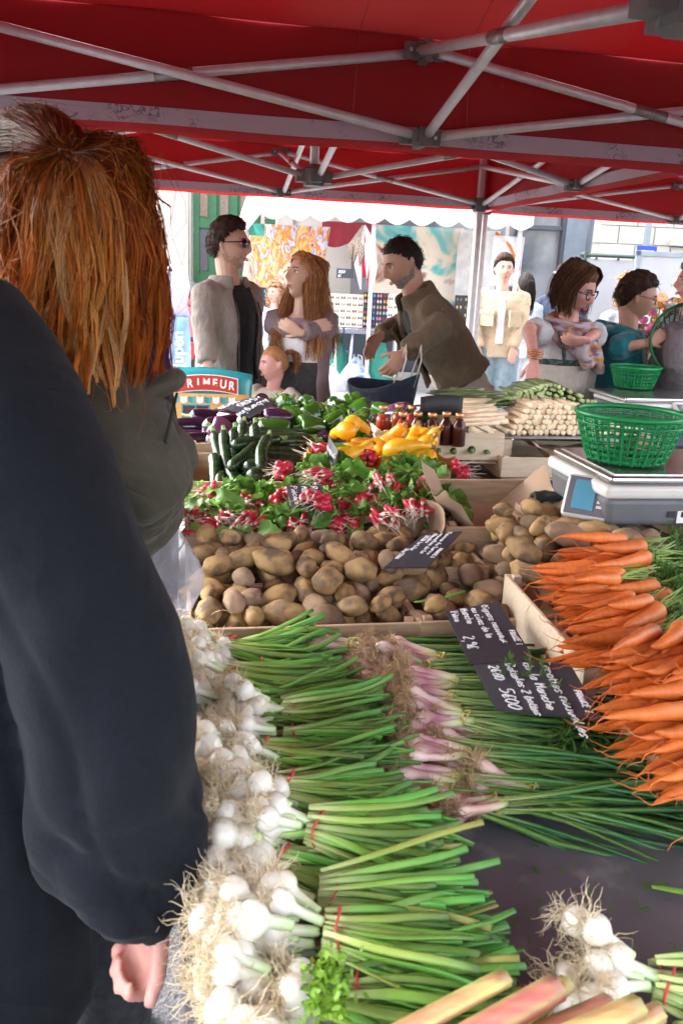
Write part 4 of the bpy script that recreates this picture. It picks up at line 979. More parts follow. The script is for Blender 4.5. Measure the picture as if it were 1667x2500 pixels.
for i in range(26):
    o = link('asparagus_spear', random.choice(GSP), None, S(1.15 + G(.05), 3.0 + G(.03), 1.04 + .003 * i), (.0, U(0, 6), STALL + PI / 2 + G(.4)), (1, 1.1, 1)); tag(o, 'green asparagus spear with its tip pointing left towards the bending man', 'asparagus', 'green asparagus pointing left')
pw = MB(); pw.grid(lambda i, j: S(1.20 + .30 * i, 2.66 + .24 * j, .935 + .02 * mnoise.noise(Vector((i * 4, j * 4, 9))) + .03 * (abs(i - .5) > .4)), 14, 10); tag(pw.build('kraft_paper', M_paper), 'crumpled brown paper inside the low crate under the asparagus', 'paper')
pw = MB(); pw.grid(lambda i, j: S(1.52 + .12 * i, 2.68 + .14 * j, .94 + .05 * i + .02 * mnoise.noise(Vector((i * 5, j * 5, 4)))), 10, 10); tag(pw.build('kraft_paper', M_paper), 'brown paper bag lying beside the cash drawer', 'paper')

# folded dark cloth beside the scale
mb = MB(); mb.grid(lambda i, j: S(.895 + .10 * i, 1.985 + .05 * j, .965 + .018 * math.sin(j * PI) + .012 * mnoise.noise(Vector((i * 3, j * 4, 2)))), 12, 8); o = mb.build('folded_cloth', mat('dark_green_cloth', (.035, .05, .048), rough=.9, nscale=20)); o.modifiers.new('t', 'SOLIDIFY').thickness = .008; tag(o, 'folded dark green cloth between the tipped crate and the scale', 'cloth')
# ================================================================== people
def rm(o, vox=.01, smooth=2, disp=0., dscale=.09):
    m = o.modifiers.new('fuse', 'REMESH'); m.mode = 'VOXEL'; m.voxel_size = vox; m.use_smooth_shade = True
    if smooth: q = o.modifiers.new('relax', 'SMOOTH'); q.iterations = smooth; q.factor = .5
    if disp:
        t = bpy.data.textures.new('folds', 'CLOUDS'); t.noise_scale = dscale; t.noise_depth = 1
        d = o.modifiers.new('folds', 'DISPLACE'); d.texture = t; d.strength = disp; d.mid_level = .5; d.texture_coords = 'LOCAL'
    return o
M_skin = mat('skin', (.58, .36, .27), (.50, .29, .21), rough=.5, nscale=14, sss=.15)
M_skin2 = mat('warm_skin', (.50, .29, .20), (.42, .225, .155), rough=.5, nscale=14, sss=.15)
M_skin3 = mat('pink_skin', (.58, .31, .26), (.50, .23, .19), rough=.5, nscale=30, sss=.15)
M_eye = mat('eye_white', (.75, .72, .70), rough=.2); M_iris = mat('iris', (.03, .025, .02), rough=.1); M_lip = mat('lips', (.36, .12, .105), rough=.45)
def gs(x, s): return math.exp(-(x / s) ** 2)
def head_pt(th, ph, fem=False, kid=False):
    """surface of a head, face towards +y; th around, ph from top"""
    dx, dy, dz = math.sin(ph) * math.cos(th), math.sin(ph) * math.sin(th), math.cos(ph)
    x, y, z = .076 * dx, .098 * dy, .118 * dz
    lo = max(0, -z / .118)
    x *= 1 - (.30 if not kid else .18) * lo ** 1.4
    if y < 0 and lo > .15: y *= 1 - .5 * min(1, (lo - .15) / .5)
    if y > 0: y *= 1 - .06 * lo
    if y > 0:
        k = min(1, y / .05)
        n = .027 * gs(x, .0125 + .005 * max(0, -z / .03) * (z > -.05)) * (gs(z + .026, .013) if z < -.026 else gs(z + .026, .038))
        y += n * k * (.7 if kid else 1)
        for sx in (-1, 1): y -= .010 * gs(x - sx * .031, .016) * gs(z - .012, .012) * k
        y += .004 * gs(z - .034, .010) * gs(x, .05) * k * (.3 if fem else 1)
        y += .010 * gs(z + .064, .009) * gs(x, .022) * k - .003 * gs(z + .0645, .003) * gs(x, .02) * k
        y -= .004 * gs(z + .080, .007) * gs(x, .03) * k
        y += .014 * gs(z + .100, .016) * gs(x, .024) * k
        for sx in (-1, 1): y += .004 * gs(x - sx * .045, .018) * gs(z + .025, .02) * k
    return Vector((x, y, z))
def add_head(mb, M, fem=False, kid=False, n=72, m=54):
    V = [M @ head_pt(2 * PI * k / n, PI * (j + .02) / (m + .04), fem, kid) for j in range(m + 1) for k in range(n)]
    F = [(j * n + (k + 1) % n, j * n + k, (j + 1) * n + k, (j + 1) * n + (k + 1) % n) for j in range(m) for k in range(n)] + [tuple(range(n)), tuple(m * n + k for k in range(n - 1, -1, -1))]
    mb.add(V, F)
    for sx in (-1, 1):
        mb.tube([M @ Vector((sx * q[0], q[1], q[2])) for q in ((.070, .002, -.028), (.077, -.004, -.012), (.080, -.009, .006), (.079, -.008, .022), (.072, -.002, .026))], [.006, .009, .011, .010, .005], 7)
def hair_shell(M, line, thick, m_, name='hair', fem=False, kid=False, rough_=.004, seed=0, n=56, m=44):
    """cap of hair following the skull where line(p) is true"""
    mb = MB(); V = []; keep = []
    for j in range(m + 1):
        for k in range(n):
            th, ph = 2 * PI * k / n, PI * (j + .02) / (m + .04)
            p = head_pt(th, ph, fem, kid); d = Vector((p.x / .076 ** 2, p.y / .098 ** 2, p.z / .118 ** 2)).normalized(); e = line(p)
            t = thick(p) if callable(thick) else thick
            t *= min(1, max(.08, e * 40))
            q = p + d * (t + rough_ * mnoise.noise(p * 60 + Vector((seed, 0, 0))) + rough_ * 1.3 * mnoise.noise(Vector((p.x * 130, p.y * 40, p.z * 40 + seed))))
            V.append(M @ q); keep.append(e > 0)
    F = [f for f in [(j * n + (k + 1) % n, j * n + k, (j + 1) * n + k, (j + 1) * n + (k + 1) % n) for j in range(m) for k in range(n)] if all(keep[i] for i in f)] + [tuple(range(n))]
    mb.add(V, F); return mb
def fuzz(p, m_, n, L, line=None, name='hair_tufts', w=.0016, seed=3, up=.35):
    """short loose tufts standing off the cap of hair"""
    rs = random.Random(seed); mb = MB(); k = 0; line = line or short_line
    while k < n:
        q = head_pt(rs.uniform(0, 2 * PI), math.acos(rs.uniform(-.75, 1)), p.fem, p.kid)
        if line(q) < .004: continue
        k += 1; d = Vector((q.x / .076 ** 2, q.y / .098 ** 2, q.z / .118 ** 2)).normalized(); t = Vector((rs.gauss(0, .5), -.8 + rs.gauss(0, .5), -.3 + rs.gauss(0, .3))); t = (t - d * t.dot(d)).normalized()
        a = q + d * .010; l = L * rs.uniform(.5, 1.3); mb.tube([p.HM @ a, p.HM @ (a + (t + d * up).normalized() * l * .5), p.HM @ (a + (t + d * up * .4).normalized() * l)], [w, w * .8, w * .2], 3, cap=False)
    return mb.build(name, m_, p.o)
def short_line(p):
    y = p.y; pts = [(-.12, -.085), (-.05, -.075), (-.02, -.03), (.0, .0), (.02, .028), (.04, .052), (.07, .068), (.12, .072)]
    for (a, b), (c, d) in zip(pts, pts[1:]):
        if a <= y <= c: return p.z - (b + (d - b) * (y - a) / (c - a))
    return 1
def strands(mb, guides, n, w, jit=.012, seg=10, wave=.006, freq=9, taper=.3, sides=3, frac=(.75, 1.05), rs=None, cols=None):
    """hair between guide lines: each strand blends two neighbouring guides"""
    rs = rs or random.Random(11)
    G_ = [[Vector(p) for p in g] for g in guides]
    def sample(g, t):
        x = min(t, .9999) * (len(g) - 1); i = int(x); f = x - i
        return g[i].lerp(g[i + 1], f)
    for k in range(n):
        i = rs.randrange(len(G_) - 1); f = rs.random(); g0, g1 = G_[i], G_[i + 1]; e = rs.uniform(*frac)
        off = Vector((rs.gauss(0, jit), rs.gauss(0, jit), rs.gauss(0, jit * .6))); ph = rs.uniform(0, 6.28); a = Vector((rs.gauss(0, 1), rs.gauss(0, 1), rs.gauss(0, .3))).normalized(); fr = freq * rs.uniform(.6, 1.3); P_ = []
        for j in range(seg + 1):
            t = j / seg * e; p = sample(g0, t).lerp(sample(g1, t), f) + off * min(1, .35 + t * 1.1) + a * (wave * t * math.sin(ph + t * fr)); P_.append(p)
        ww = w * rs.uniform(.6, 1.5); c = None
        if cols: c = cols(rs, i + f, f)
        mb.tube(P_, [ww * (1 - (1 - taper) * (j / seg) ** 2) for j in range(seg + 1)], sides, cap=False, col=c)
def hand(mb, w, d, nrm, side, curl=.5, K=1., spread=.1, thumb=.6):
    """palm and five bent fingers; d = along the hand, nrm = out of the palm, side = +1/-1 thumb side"""
    d = d.normalized(); nrm = (nrm - d * nrm.dot(d)).normalized(); x = d.cross(nrm).normalized() * side
    mb.tube([w - d * .02 * K, w + d * .015 * K, w + d * .05 * K, w + d * .088 * K, w + d * .096 * K], [(.024 * K, .018 * K), (.029 * K, .016 * K), (.040 * K, .0145 * K), (.040 * K, .012 * K), (.036 * K, .009 * K)], 12, up=nrm)
    for i, (o, L) in enumerate(((.031, .072), (.0105, .080), (-.0105, .075), (-.030, .058))):
        p = w + d * (.085 - .006 * abs(i - 1.2)) * K + x * o * K; a = curl * (.60 + .04 * i); dirv = (d + x * (o * spread * 8)).normalized(); P_ = [p - dirv * .012 * K]
        P_.append(p.copy())
        for q, fr in enumerate((.42, .32, .26)):
            a2 = a * (.7 if q == 0 else 1.0); c, s_ = math.cos(a2), math.sin(a2); n2 = nrm; dd = (dirv * c + n2 * s_).normalized(); n3 = (n2 * c - dirv * s_).normalized()
            dirv, nrm_l = dd, n3; p = p + dirv * L * fr * K; P_.append(p.copy()); nrm_prev = n3; nrm_use = n3
            nrm = n3
        nrm = (nrm_base := (mb_n := None)) or _perp(d, x, side)
        mb.tube(P_, [.0104 * K, .0110 * K, .0104 * K, .0094 * K, .0070 * K], 8)
    p = w + d * .022 * K + x * .026 * K; t1 = (d * .62 + x * thumb + nrm * .35).normalized(); q = p + t1 * .045 * K; t2 = (t1 + d * .35 - x * .15 + nrm * .15 * curl).normalized()
    mb.tube([p - t1 * .012 * K, p, q, q + t2 * .030 * K, q + t2 * .036 * K], [.013 * K, .0135 * K, .0115 * K, .0095 * K, .005 * K], 8)
def _perp(d, x, side): return (x * side).cross(d).normalized()
def shell(mb, rings, a0, a1, th=.02, n=26, flare=None, tilt=0.):
    """partly open wrap (coat front left open): rings = (centre, rx, ry, ydir)"""
    outer, inner = [], []
    for i, (c, rx, ry) in enumerate(rings):
        c = Vector(c); g = 0 if flare is None else flare[i]
        for k in range(n + 1):
            a = math.radians(a0 + g + (a1 - a0 - 2 * g) * k / n); ct, st = math.cos(tilt), math.sin(tilt); outer.append(c + Vector((rx * math.cos(a), ry * math.sin(a) * ct, -ry * math.sin(a) * st))); inner.append(c + Vector(((rx - th) * math.cos(a), (ry - th) * math.sin(a) * ct, -(ry - th) * math.sin(a) * st)))
    m = len(rings); w = n + 1; B = m * w; F = []
    for i in range(m - 1):
        for k in range(n): F += [(i * w + k, i * w + k + 1, (i + 1) * w + k + 1, (i + 1) * w + k), (B + i * w + k + 1, B + i * w + k, B + (i + 1) * w + k, B + (i + 1) * w + k + 1)]
        for k in (0, n): q = (i * w + k, (i + 1) * w + k, B + (i + 1) * w + k, B + i * w + k); F.append(q if k == 0 else q[::-1])
    for k in range(n): F += [(k + 1, k, B + k, B + k + 1), ((m - 1) * w + k, (m - 1) * w + k + 1, B + (m - 1) * w + k + 1, B + (m - 1) * w + k)]
    mb.add(outer + inner, F)
class Person:
    def __init__(s, label, loc, yaw, H, fem=False, lean=0., kid=False, hyaw=0., hpitch=0., hroll=0., skin=None, arms=None, vox=.005, wide=1., group=None, side_lean=0.):
        s.K = K = H / 1.75; s.hk = .88 if fem else 1.; s.fem = fem; s.kid = kid; s.skin = skin or M_skin; s.vox = vox
        s.o = empty('person', (loc[0], loc[1], 0), (0, 0, yaw), label, 'person', group); s.inv = Matrix.Translation((loc[0], loc[1], 0)) @ Matrix.Rotation(yaw, 4, 'Z'); s.inv = s.inv.inverted()
        d = Vector((math.sin(side_lean), math.sin(lean), math.cos(lean))).normalized(); s.d = d
        hc = Vector((0, -.12 * math.sin(lean) * K, .93 * K)); s.hc = hc
        sp = lambda t: hc + (Vector((0, 0, 1)) * (1 - min(1, t / .15)) + d * min(1, t / .15)) * 0 + d * t * K
        s.sp = sp; s.wide = wide
        sw = (.160 if fem else .182) * K * wide
        s.sh = [sp(.475) + Vector((-sw, 0, 0)), sp(.475) + Vector((sw, 0, 0))]
        nk = sp(.55); s.nk = nk
        hd = Matrix.Rotation(hyaw, 4, 'Z') @ Matrix.Rotation(hroll, 4, 'Y') @ Matrix.Rotation(hpitch, 4, 'X')
        hs = K if not kid else K * 1.0
        if kid: hs = .69
        nd = (d * .8 + Vector((0, .25 * math.sin(-hpitch) if hpitch < 0 else -.1 * hpitch, .5))).normalized()
        s.hs = hs; hcn = nk + nd * (.155 * (hs if not kid else .62)); s.HM = Matrix.Translation(hcn) @ hd @ Matrix.Scale(hs, 4)
        s.arms = []
        for i, a in enumerate(arms or (None, None)):
            S_ = s.sh[i]; sg = -1 if i == 0 else 1
            if a is None:
                e = S_ + Vector((sg * .05 * K, -.02 * K, -.29 * K)); w = e + Vector((sg * .0, .06 * K, -.25 * K)); hdv, nv = Vector((0, .15, -1)), Vector((-sg, 0, 0))
            else:
                e, w = s.inv @ Vector(a[0]), s.inv @ Vector(a[1]); R3 = s.inv.to_3x3()
                hdv = R3 @ Vector(a[2]) if len(a) > 2 else (w - e); nv = R3 @ Vector(a[3]) if len(a) > 3 else Vector((-sg, 0, 0))
            s.arms.append((S_, e, w, hdv, nv, a[4] if a and len(a) > 4 else .5))
    def torso(s, mb, off=0., t0=-.04, t1=.50, fl=0., neck=True):
        K, sp = s.K, s.sp; w = s.wide
        if s.fem: prof = [(-.04, .170, .115), (.05, .155, .105), (.16, .128, .092), (.21, .130, .097), (.28, .140, .112), (.38, .152, .115), (.45, .155, .090), (.49, .125, .072), (.52, .07, .06)]
        else: prof = [(-.04, .165, .112), (.05, .158, .110), (.16, .150, .108), (.28, .165, .118), (.38, .180, .120), (.45, .182, .098), (.49, .15, .076), (.52, .08, .064)]
        P_, Rr = [], []
        for (t, rx, ry) in prof:
            if t < t0 - .001 or t > t1 + .021: continue
            f = fl * max(0, (.2 - t) / .24); P_.append(sp(t)); Rr.append((rx * K * w + off + f, ry * K * w + off + f))
        mb.tube(P_, Rr, 24, up=(0, 1, 0)); return P_, Rr
    def legs(s, mb, off=0., low=.09, spread=.02, fl=0.):
        K = s.K
        for sg in (-1, 1):
            h = s.hc + Vector((sg * .088 * K, 0, 0)); 
            pts = [h + Vector((0, 0, .04)), h + Vector((0, 0, -.12 * K)), Vector((sg * (.095 + spread / 2) * K, .01 + s.hc.y * .5, .50 * K)), Vector((sg * (.095 + spread) * K, -.015, .28 * K)), Vector((sg * (.10 + spread) * K, -.02, low * K))]
            mb.tube(pts, [.085 * K + off, .088 * K + off, .062 * K + off + fl, .055 * K + off + fl, .042 * K + off + fl], 14, up=(0, 1, 0))
    def sleeve(s, mb, off=.012, upto=1., r=None, i_=(0, 1), puff=0.):
        K = s.K
        for i in i_:
            S_, e, w = s.arms[i][:3]; sg = -1 if i == 0 else 1
            r0, r1, r2 = (.053, .044, .033) if not s.fem else (.043, .035, .027)
            P_ = [S_ + Vector((-sg * .05 * K, 0, .005)), S_ + Vector((sg * .01 * K, 0, -.005)), S_.lerp(e, .35), S_.lerp(e, .75), e, e.lerp(w, .3), e.lerp(w, .65), e.lerp(w, .95)]
            Rr = [r0 * K, r0 * K * 1.02, r0 * K * .95, r1 * K * 1.0, r1 * K * .98, r1 * K * .92, (r1 + r2) / 2 * K, r2 * K]
            if upto < 1: 
                m = max(3, int(len(P_) * upto)); P_, Rr = P_[:m], Rr[:m]
            Rr = [q + off + (puff * math.sin(1.3 * j) ** 2 if j > 1 else 0) for j, q in enumerate(Rr)]
            # densify with small wrinkles
            PP, RR = [], []
            for j in range(len(P_) - 1):
                for q in range(3): t = q / 3; PP.append(P_[j].lerp(P_[j + 1], t)); RR.append((Rr[j] + (Rr[j + 1] - Rr[j]) * t) * (1 + .035 * math.sin(5 * (j + t) + i)))
            PP.append(P_[-1]); RR.append(Rr[-1]); mb.tube(PP, RR, 14)
    def body(s, hands=True, vox=None):
        mb = MB(); K = s.K
        s.torso(mb, -.012)
        mb.tube([s.sp(.47), s.nk, s.HM @ Vector((0, -.02, -.05))], [(.062 * K, .058 * K), (.055 * K if not s.fem else .048 * K, .056 * K if not s.fem else .048 * K), (.052 * s.hs, .056 * s.hs)], 14, up=(0, 1, 0))
        s.sleeve(mb, -.004)
        for i, (S_, e, w, hd, nv, cu) in enumerate(s.arms):
            hand(mb, w, hd, nv, (1 if i == 0 else -1), cu, s.hk * (K * .95 if not s.kid else K * .9))
        for sg in (-1, 1):
            sb = MB(); sb.tube([Vector((sg * .115 * K, -.07 * K, .05 * K)), Vector((sg * .115 * K, -.02 * K, .055 * K)), Vector((sg * .12 * K, .06 * K, .042 * K)), Vector((sg * .125 * K, .16 * K, .03 * K)), Vector((sg * .125 * K, .185 * K, .025 * K))], [.03 * K, .045 * K, .044 * K, .034 * K, .012 * K], 12); sb.build('shoe', M_rubber, s.o)
        add_head(mb, s.HM, s.fem, s.kid)
        b = rm(mb.build('body', s.skin, s.o), vox or s.vox, 2); s.face(); return b
    def face(s, brow=(.05, .03, .02), browm=None, lips=True):
        HM = s.HM
        for sx in (-1, 1):
            e = MB(); e.lathe([(0, -.0105), (.0075, -.0075), (.0105, 0), (.0075, .0075), (0, .0105)], 10, HM @ Matrix.Translation((sx * .031, .0775, .011)) @ Matrix.Diagonal((1.25, .8, .75, 1))); eo = e.build('eye', M_eye, s.o)
            e = MB(); e.lathe([(0, .0012), (.004, .0008), (.0052, -.001)], 10, HM @ Matrix.Translation((sx * .031, .0862, .011)) @ Matrix.Rotation(-PI / 2, 4, 'X')); e.build('iris', M_iris, eo)
            e = MB(); e.tube([HM @ Vector((sx * a, y, z)) for a, y, z in ((.015, .0945, .028), (.028, .0935, .033), (.046, .083, .030))], [(.0035 * s.hs, .002), (.004 * s.hs, .002), (.002, .0015)], 6); e.build('eyebrow', browm or MATS.get('brow') or mat('brow', (.06, .035, .022), rough=.8), s.o)
            e = MB(); e.tube([HM @ Vector((sx * a, y, z)) for a, y, z in ((.018, .0865, .0165), (.031, .0885, .0195), (.044, .080, .0155))], .0016 * s.hs, 5); e.build('eyelid', mat('eyelid', (.13, .07, .05), rough=.6), s.o)
        if lips:
            for z, r in ((-.0605, .0032), (-.0685, .0038)):
                e = MB(); e.tube([HM @ Vector((x, .0975 - abs(x) * .32 + (0 if z > -.065 else -.0005), z + abs(x) * .06)) for x in (-.021, -.010, 0, .010, .021)], [.001, r * s.hs, r * 1.1 * s.hs, r * s.hs, .001], 6); e.build('lip', M_lip, s.o)
    def part(s, name, mb, m, vox=.011, smooth=2, disp=.012, ds=.09):
        return rm(mb.build(name, m, s.o), vox, smooth, disp, ds)
    def beard(s, m_, thick=.004):
        def line(p): return min(.05, (-.046 + .02 * mnoise.noise(p * 70) + (.05 if p.y < .035 else 0) * min(1, (.035 - p.y) / .03) - p.z)) if p.y > -.012 and not (abs(p.x) < .024 and -.075 < p.z < -.054 and p.y > .07) else -1
        hair_shell(s.HM, line, thick, m_, rough_=.0015).build('beard', m_, s.o)
def cloth(name, c, c2=None, **k):
    d = dict(rough=.9, nscale=60, bump=.35, bscale=240, sheen=.08, bdist=.002, spec=.2, fold=8., folds=.2); d.update(k); return mat(name, c, c2, **d)
M_hair_br = mat('brown_hair', (.022, .012, .008), (.042, .024, .015), rough=.6, spec=.1, nscale=90, stretch=(1, 1, .2))
M_hair_dk = mat('dark_hair', (.014, .011, .010), (.03, .024, .02), rough=.6, spec=.1, nscale=90)
M_hair_au = mat('auburn_hair', (.40, .19, .08), (.27, .12, .05), rough=.5, spec=.12, nscale=60, vcol=True, stretch=(1, 1, .3))
M_hair_cb = mat('chestnut_hair', (.12, .06, .03), (.075, .036, .018), rough=.5, spec=.12, nscale=60)
M_hair_gr = mat('grey_brown_hair', (.05, .042, .038), (.10, .085, .075), rough=.6, nscale=120)
M_hair_bl = mat('blond_hair', (.42, .24, .11), (.3, .16, .07), rough=.6, nscale=50)
M_black = cloth('black_cotton', (.010, .010, .012), (.016, .016, .018)); M_blackj = cloth('black_jeans', (.018, .018, .021), (.03, .03, .034))

def P3(u, v, y): return at(u, v, y=y)
# --- 1 man with sunglasses and open taupe jacket
MY = 4.3; c = P3(572, 800, MY)
man = Person('man in a taupe zip jacket and dark sunglasses holding the printed shopping bag', (c.x - .03, MY), math.radians(-118), at(575, 540, y=MY).z, skin=M_skin, hyaw=math.radians(14), hpitch=.02,
             arms=[None, (P3(497, 780, MY - .22), P3(507, 890, MY - .30), (.05, 0, -1), (.2, 1, 0), 1.2)], vox=.0045)
E2_, W2_ = P3(497, 760, 4.42), P3(507, 890, 4.40)
man.arms[0] = (man.sh[0], man.sh[0] + Vector((-.06, -.02, -.28)), man.sh[0] + Vector((-.04, .06, -.52)), Vector((0, .2, -1)), Vector((1, 0, 0)), .5)
man.body()
M_taupe = cloth('taupe_wool', (.28, .24, .212), (.22, .19, .168), nscale=160, bump=.6, bscale=160, stretch=(1, 1, .25))
mb = MB(); man.torso(mb, .004, t0=.05); man.part('shirt', mb, M_black)
mb = MB(); K = man.K; sp = man.sp
shell(mb, [(sp(t), (rx + .014) * K, (ry + .02) * K) for t, rx, ry in ((.045, .178, .135), (.09, .172, .132), (.16, .165, .130), (.28, .170, .132), (.38, .176, .130), (.44, .172, .106), (.49, .15, .085), (.525, .095, .078))], 90 + 38, 450 - 30, .018, 30)
man.sleeve(mb, .015, puff=.004); man.part('jacket', mb, M_taupe, .010, 2, .014, .08)
for a_ in (128, 60):
    mb = MB(); mb.tube([sp(t) + Vector(((rx + .012) * K * math.cos(math.radians(a_)), (ry + .022) * K * math.sin(math.radians(a_)), 0)) for t, rx, ry in ((.045, .178, .135), (.09, .172, .132), (.16, .165, .130), (.28, .170, .132), (.38, .176, .130), (.44, .172, .106))], .0035, 5); mb.build('zip', M_hair_gr, man.o)
mb = MB(); shell(mb, [(sp(.50), .098 * K, .088 * K), (sp(.535), .092 * K, .085 * K), (sp(.565), .088 * K, .085 * K)], 90 + 40, 450 - 40, .014, 20); shell(mb, [(sp(.565), .092 * K, .090 * K), (sp(.535), .112 * K, .108 * K), (sp(.50), .13 * K, .125 * K)], 90 + 40, 450 - 40, .012, 20); man.part('collar', mb, M_taupe, .009, 1, .004)
mb = MB(); man.legs(mb, .022); man.torso(mb, .010, t1=.10); man.part('trousers', mb, M_blackj, .012, 2, .02)
hair_shell(man.HM, short_line, lambda p: .012 + .014 * max(0, p.z / .12) + .010 * max(0, p.y / .1) * (p.z > .05), M_hair_br, rough_=.005).build('hair', M_hair_br, man.o)
fuzz(man, M_hair_br, 420, .03); man.beard(mat('stubble', (.44, .265, .195), (.34, .20, .145), rough=.8, nscale=200), .0010)
sg = empty('sunglasses'); sg.parent = man.o
M_lens = mat('sunglass_lens', (.008, .008, .010), rough=.06, spec=.6)
for sx in (-1, 1):
    mb = MB(); mb.lathe([(0, .003), (.016, .002), (.0215, -.002), (.0215, -.005), (0, -.004)], 16, man.HM @ Matrix.Translation((sx * .032, .0995, .010)) @ Matrix.Rotation(-PI / 2 + .1, 4, 'X') @ Matrix.Rotation(sx * .2, 4, 'Y') @ Matrix.Diagonal((1.18, .98, 1, 1))); mb.build('lens', M_lens, sg)
    mb = MB(); mb.tube([man.HM @ Vector(q) for q in ((sx * .056, .090, .016), (sx * .078, .06, .016), (sx * .082, .0, .014))], .0026, 5); mb.build('temple', M_lens, sg)
mb = MB(); mb.tube([man.HM @ Vector(q) for q in ((-.012, .103, .014), (0, .107, .017), (.012, .103, .014))], .0025, 5); mb.build('bridge', M_lens, sg)

# --- 2 woman with folded arms
WY = 4.2; c = P3(738, 800, WY)
wom = Person('long haired woman in a mauve cardigan standing with folded arms', (c.x, WY), math.radians(172), at(738, 622, y=WY).z, True, hyaw=math.radians(-42), hpitch=.22, skin=M_skin,
             arms=[(P3(672, 800, 4.42), P3(742, 806, 4.27), (1, 0, .12), (0, 1, 0), .3), (P3(806, 798, 4.40), P3(735, 812, 4.31), (-1, .1, .38), (0, 1, .1), .35)])
# arm order: index 0 is the person's left-hand x- side; facing the camera, that side is image right
wom.arms = [(wom.sh[0], wom.inv @ P3(800, 800, WY - .04), wom.inv @ P3(735, 812, WY - .20), (wom.inv.to_3x3() @ Vector((-1, .1, .45))), wom.inv.to_3x3() @ Vector((0, 1, .1)), .35),
            (wom.sh[1], wom.inv @ P3(680, 800, WY - .03), wom.inv @ P3(752, 800, WY - .15), (wom.inv.to_3x3() @ Vector((1, .2, .2))), wom.inv.to_3x3() @ Vector((0, 1, 0)), .3)]
wom.body()
M_mauve = cloth('mauve_knit', (.235, .175, .185), (.185, .135, .145), nscale=120); M_whitetop = cloth('white_cotton', (.70, .67, .67), (.62, .59, .60)); M_gjeans = cloth('charcoal_jeans', (.035, .033, .036), (.055, .052, .055))
mb = MB(); wom.torso(mb, .006, t0=.20, t1=.44); wom.part('white_top', mb, M_whitetop, .010)
mb = MB(); wom.legs(mb, .016); wom.torso(mb, .013, t1=.27); wom.part('jeans', mb, M_gjeans, .012)
mb = MB(); K = wom.K; sp = wom.sp
shell(mb, [(Vector((0, 0, z * K)), rx * K, ry * K) for z, rx, ry in ((.42, .205, .16), (.62, .20, .155), (.80, .195, .145), (.93, .185, .135), (1.04, .165, .122), (1.12, .152, .118), (1.22, .158, .126), (1.31, .164, .126), (1.385, .160, .10), (1.43, .12, .082))], 90 + 42, 450 - 42, .02, 28)
wom.sleeve(mb, .019); wom.part('cardigan', mb, M_mauve, .011, 2, .012, .07)
HM = wom.HM
fl_ = lambda p: min(p.z - (.074 - .9 * max(0, abs(p.x) - .012)) if p.y > .02 else .05, .05) if p.z > -.07 else -1
hair_shell(HM, lambda p: short_line(p) + (.02 if abs(p.x) > .03 else 0), .013, M_hair_au, fem=True).build('hair_cap', M_hair_au, wom.o)
mb = MB(); gd = []
for sx in (-1, 1):
    gd_s = []
    for a in range(7):
        th = math.radians(-80 + a * 27); x0, y0 = math.cos(th), -math.sin(th)
        top = HM @ Vector((sx * .012, .055 - a * .02, .122)); mid_ = HM @ Vector((sx * (.088 * abs(x0) + .012), .03 - a * .022, .03)); lo = HM @ Vector((sx * (.085 + .004 * a), .028 - a * .022, -.10)); z1 = wom.nk.z - .08; end = Vector((lo.x * 1.1 + sx * .03, max(lo.y, .02 if a < 4 else -.08) + (.07 if a < 4 else -.06), z1 - .05)); e2 = end + Vector((0, .015, -.10))
        gd_s.append([top, HM @ Vector((sx * .055, .05 - a * .023, .098)), mid_, lo, end, e2])
    strands(mb, gd_s, 620, .0019, .010, 12, .020, 9, .3, 3, (.72, 1.06), cols=lambda rs, i, f: (lambda q: (q, q, q))(rs.choice((.55, .8, 1.0, 1.3, 1.7))))
mb.build('long_hair', M_hair_au, wom.o)

# --- 3 child
c = P3(668, 940, 4.05)
kid = Person('small red haired child with a ponytail in a beige cardigan', (c.x, 4.05), math.radians(150), 1.17, True, kid=True, hyaw=math.radians(-30), hpitch=-.05, skin=M_skin3, vox=.006)
kid.body()
M_beige = cloth('beige_crinkle', (.50, .42, .35), (.42, .35, .29), bump=.6, bscale=90); mb = MB(); kid.torso(mb, .014, fl=.04); kid.sleeve(mb, .018); kid.part('cardigan', mb, M_beige, .010, 2, .012, .05)
mb = MB(); kid.legs(mb, .012); kid.part('leggings', mb, M_beige, .012)
hair_shell(kid.HM, short_line, .008, M_hair_au, fem=True, kid=True, rough_=.002).build('hair', M_hair_au, kid.o)
mb = MB(); strands(mb, [[kid.HM @ Vector((dx * .4, -.085, .06)), kid.HM @ Vector((dx, -.125, .085)), kid.HM @ Vector((dx * 1.4, -.16, .06)), kid.HM @ Vector((dx * 1.2, -.165, -.02)), kid.HM @ Vector((dx * .8, -.15, -.07))] for dx in (-.03, -.01, .01, .03)], 160, .0018, .008, 8, .006); mb.build('ponytail', M_hair_au, kid.o)

# --- 4 man bending over his bag
c = P3(1095, 930, 4.35)
ben = Person('grey bearded man in an olive field jacket bending over his navy bag', (c.x + .03, 4.42), math.radians(104), 1.80, lean=math.radians(33), hpitch=-.42, hyaw=math.radians(12), skin=M_skin2, vox=.0045)
R3 = ben.inv.to_3x3()
ben.arms = [(ben.sh[0], ben.inv @ P3(1075, 800, 4.12), ben.inv @ P3(985, 862, 4.02), R3 @ Vector((-.55, -.1, -.75)), R3 @ Vector((-.3, .9, .1)), .55),
            (ben.sh[1], ben.inv @ P3(985, 790, 4.62), ben.inv @ P3(927, 818, 4.45), R3 @ Vector((-.5, -.15, -.8)), R3 @ Vector((.4, -.7, -.3)), .55)]
ben.arms = [ben.arms[1][:0] + (ben.sh[0], ben.arms[1][1], ben.arms[1][2], ben.arms[1][3], ben.arms[1][4], .55), (ben.sh[1], ben.arms[0][1], ben.arms[0][2], ben.arms[0][3], ben.arms[0][4], .55)]
ben.body()
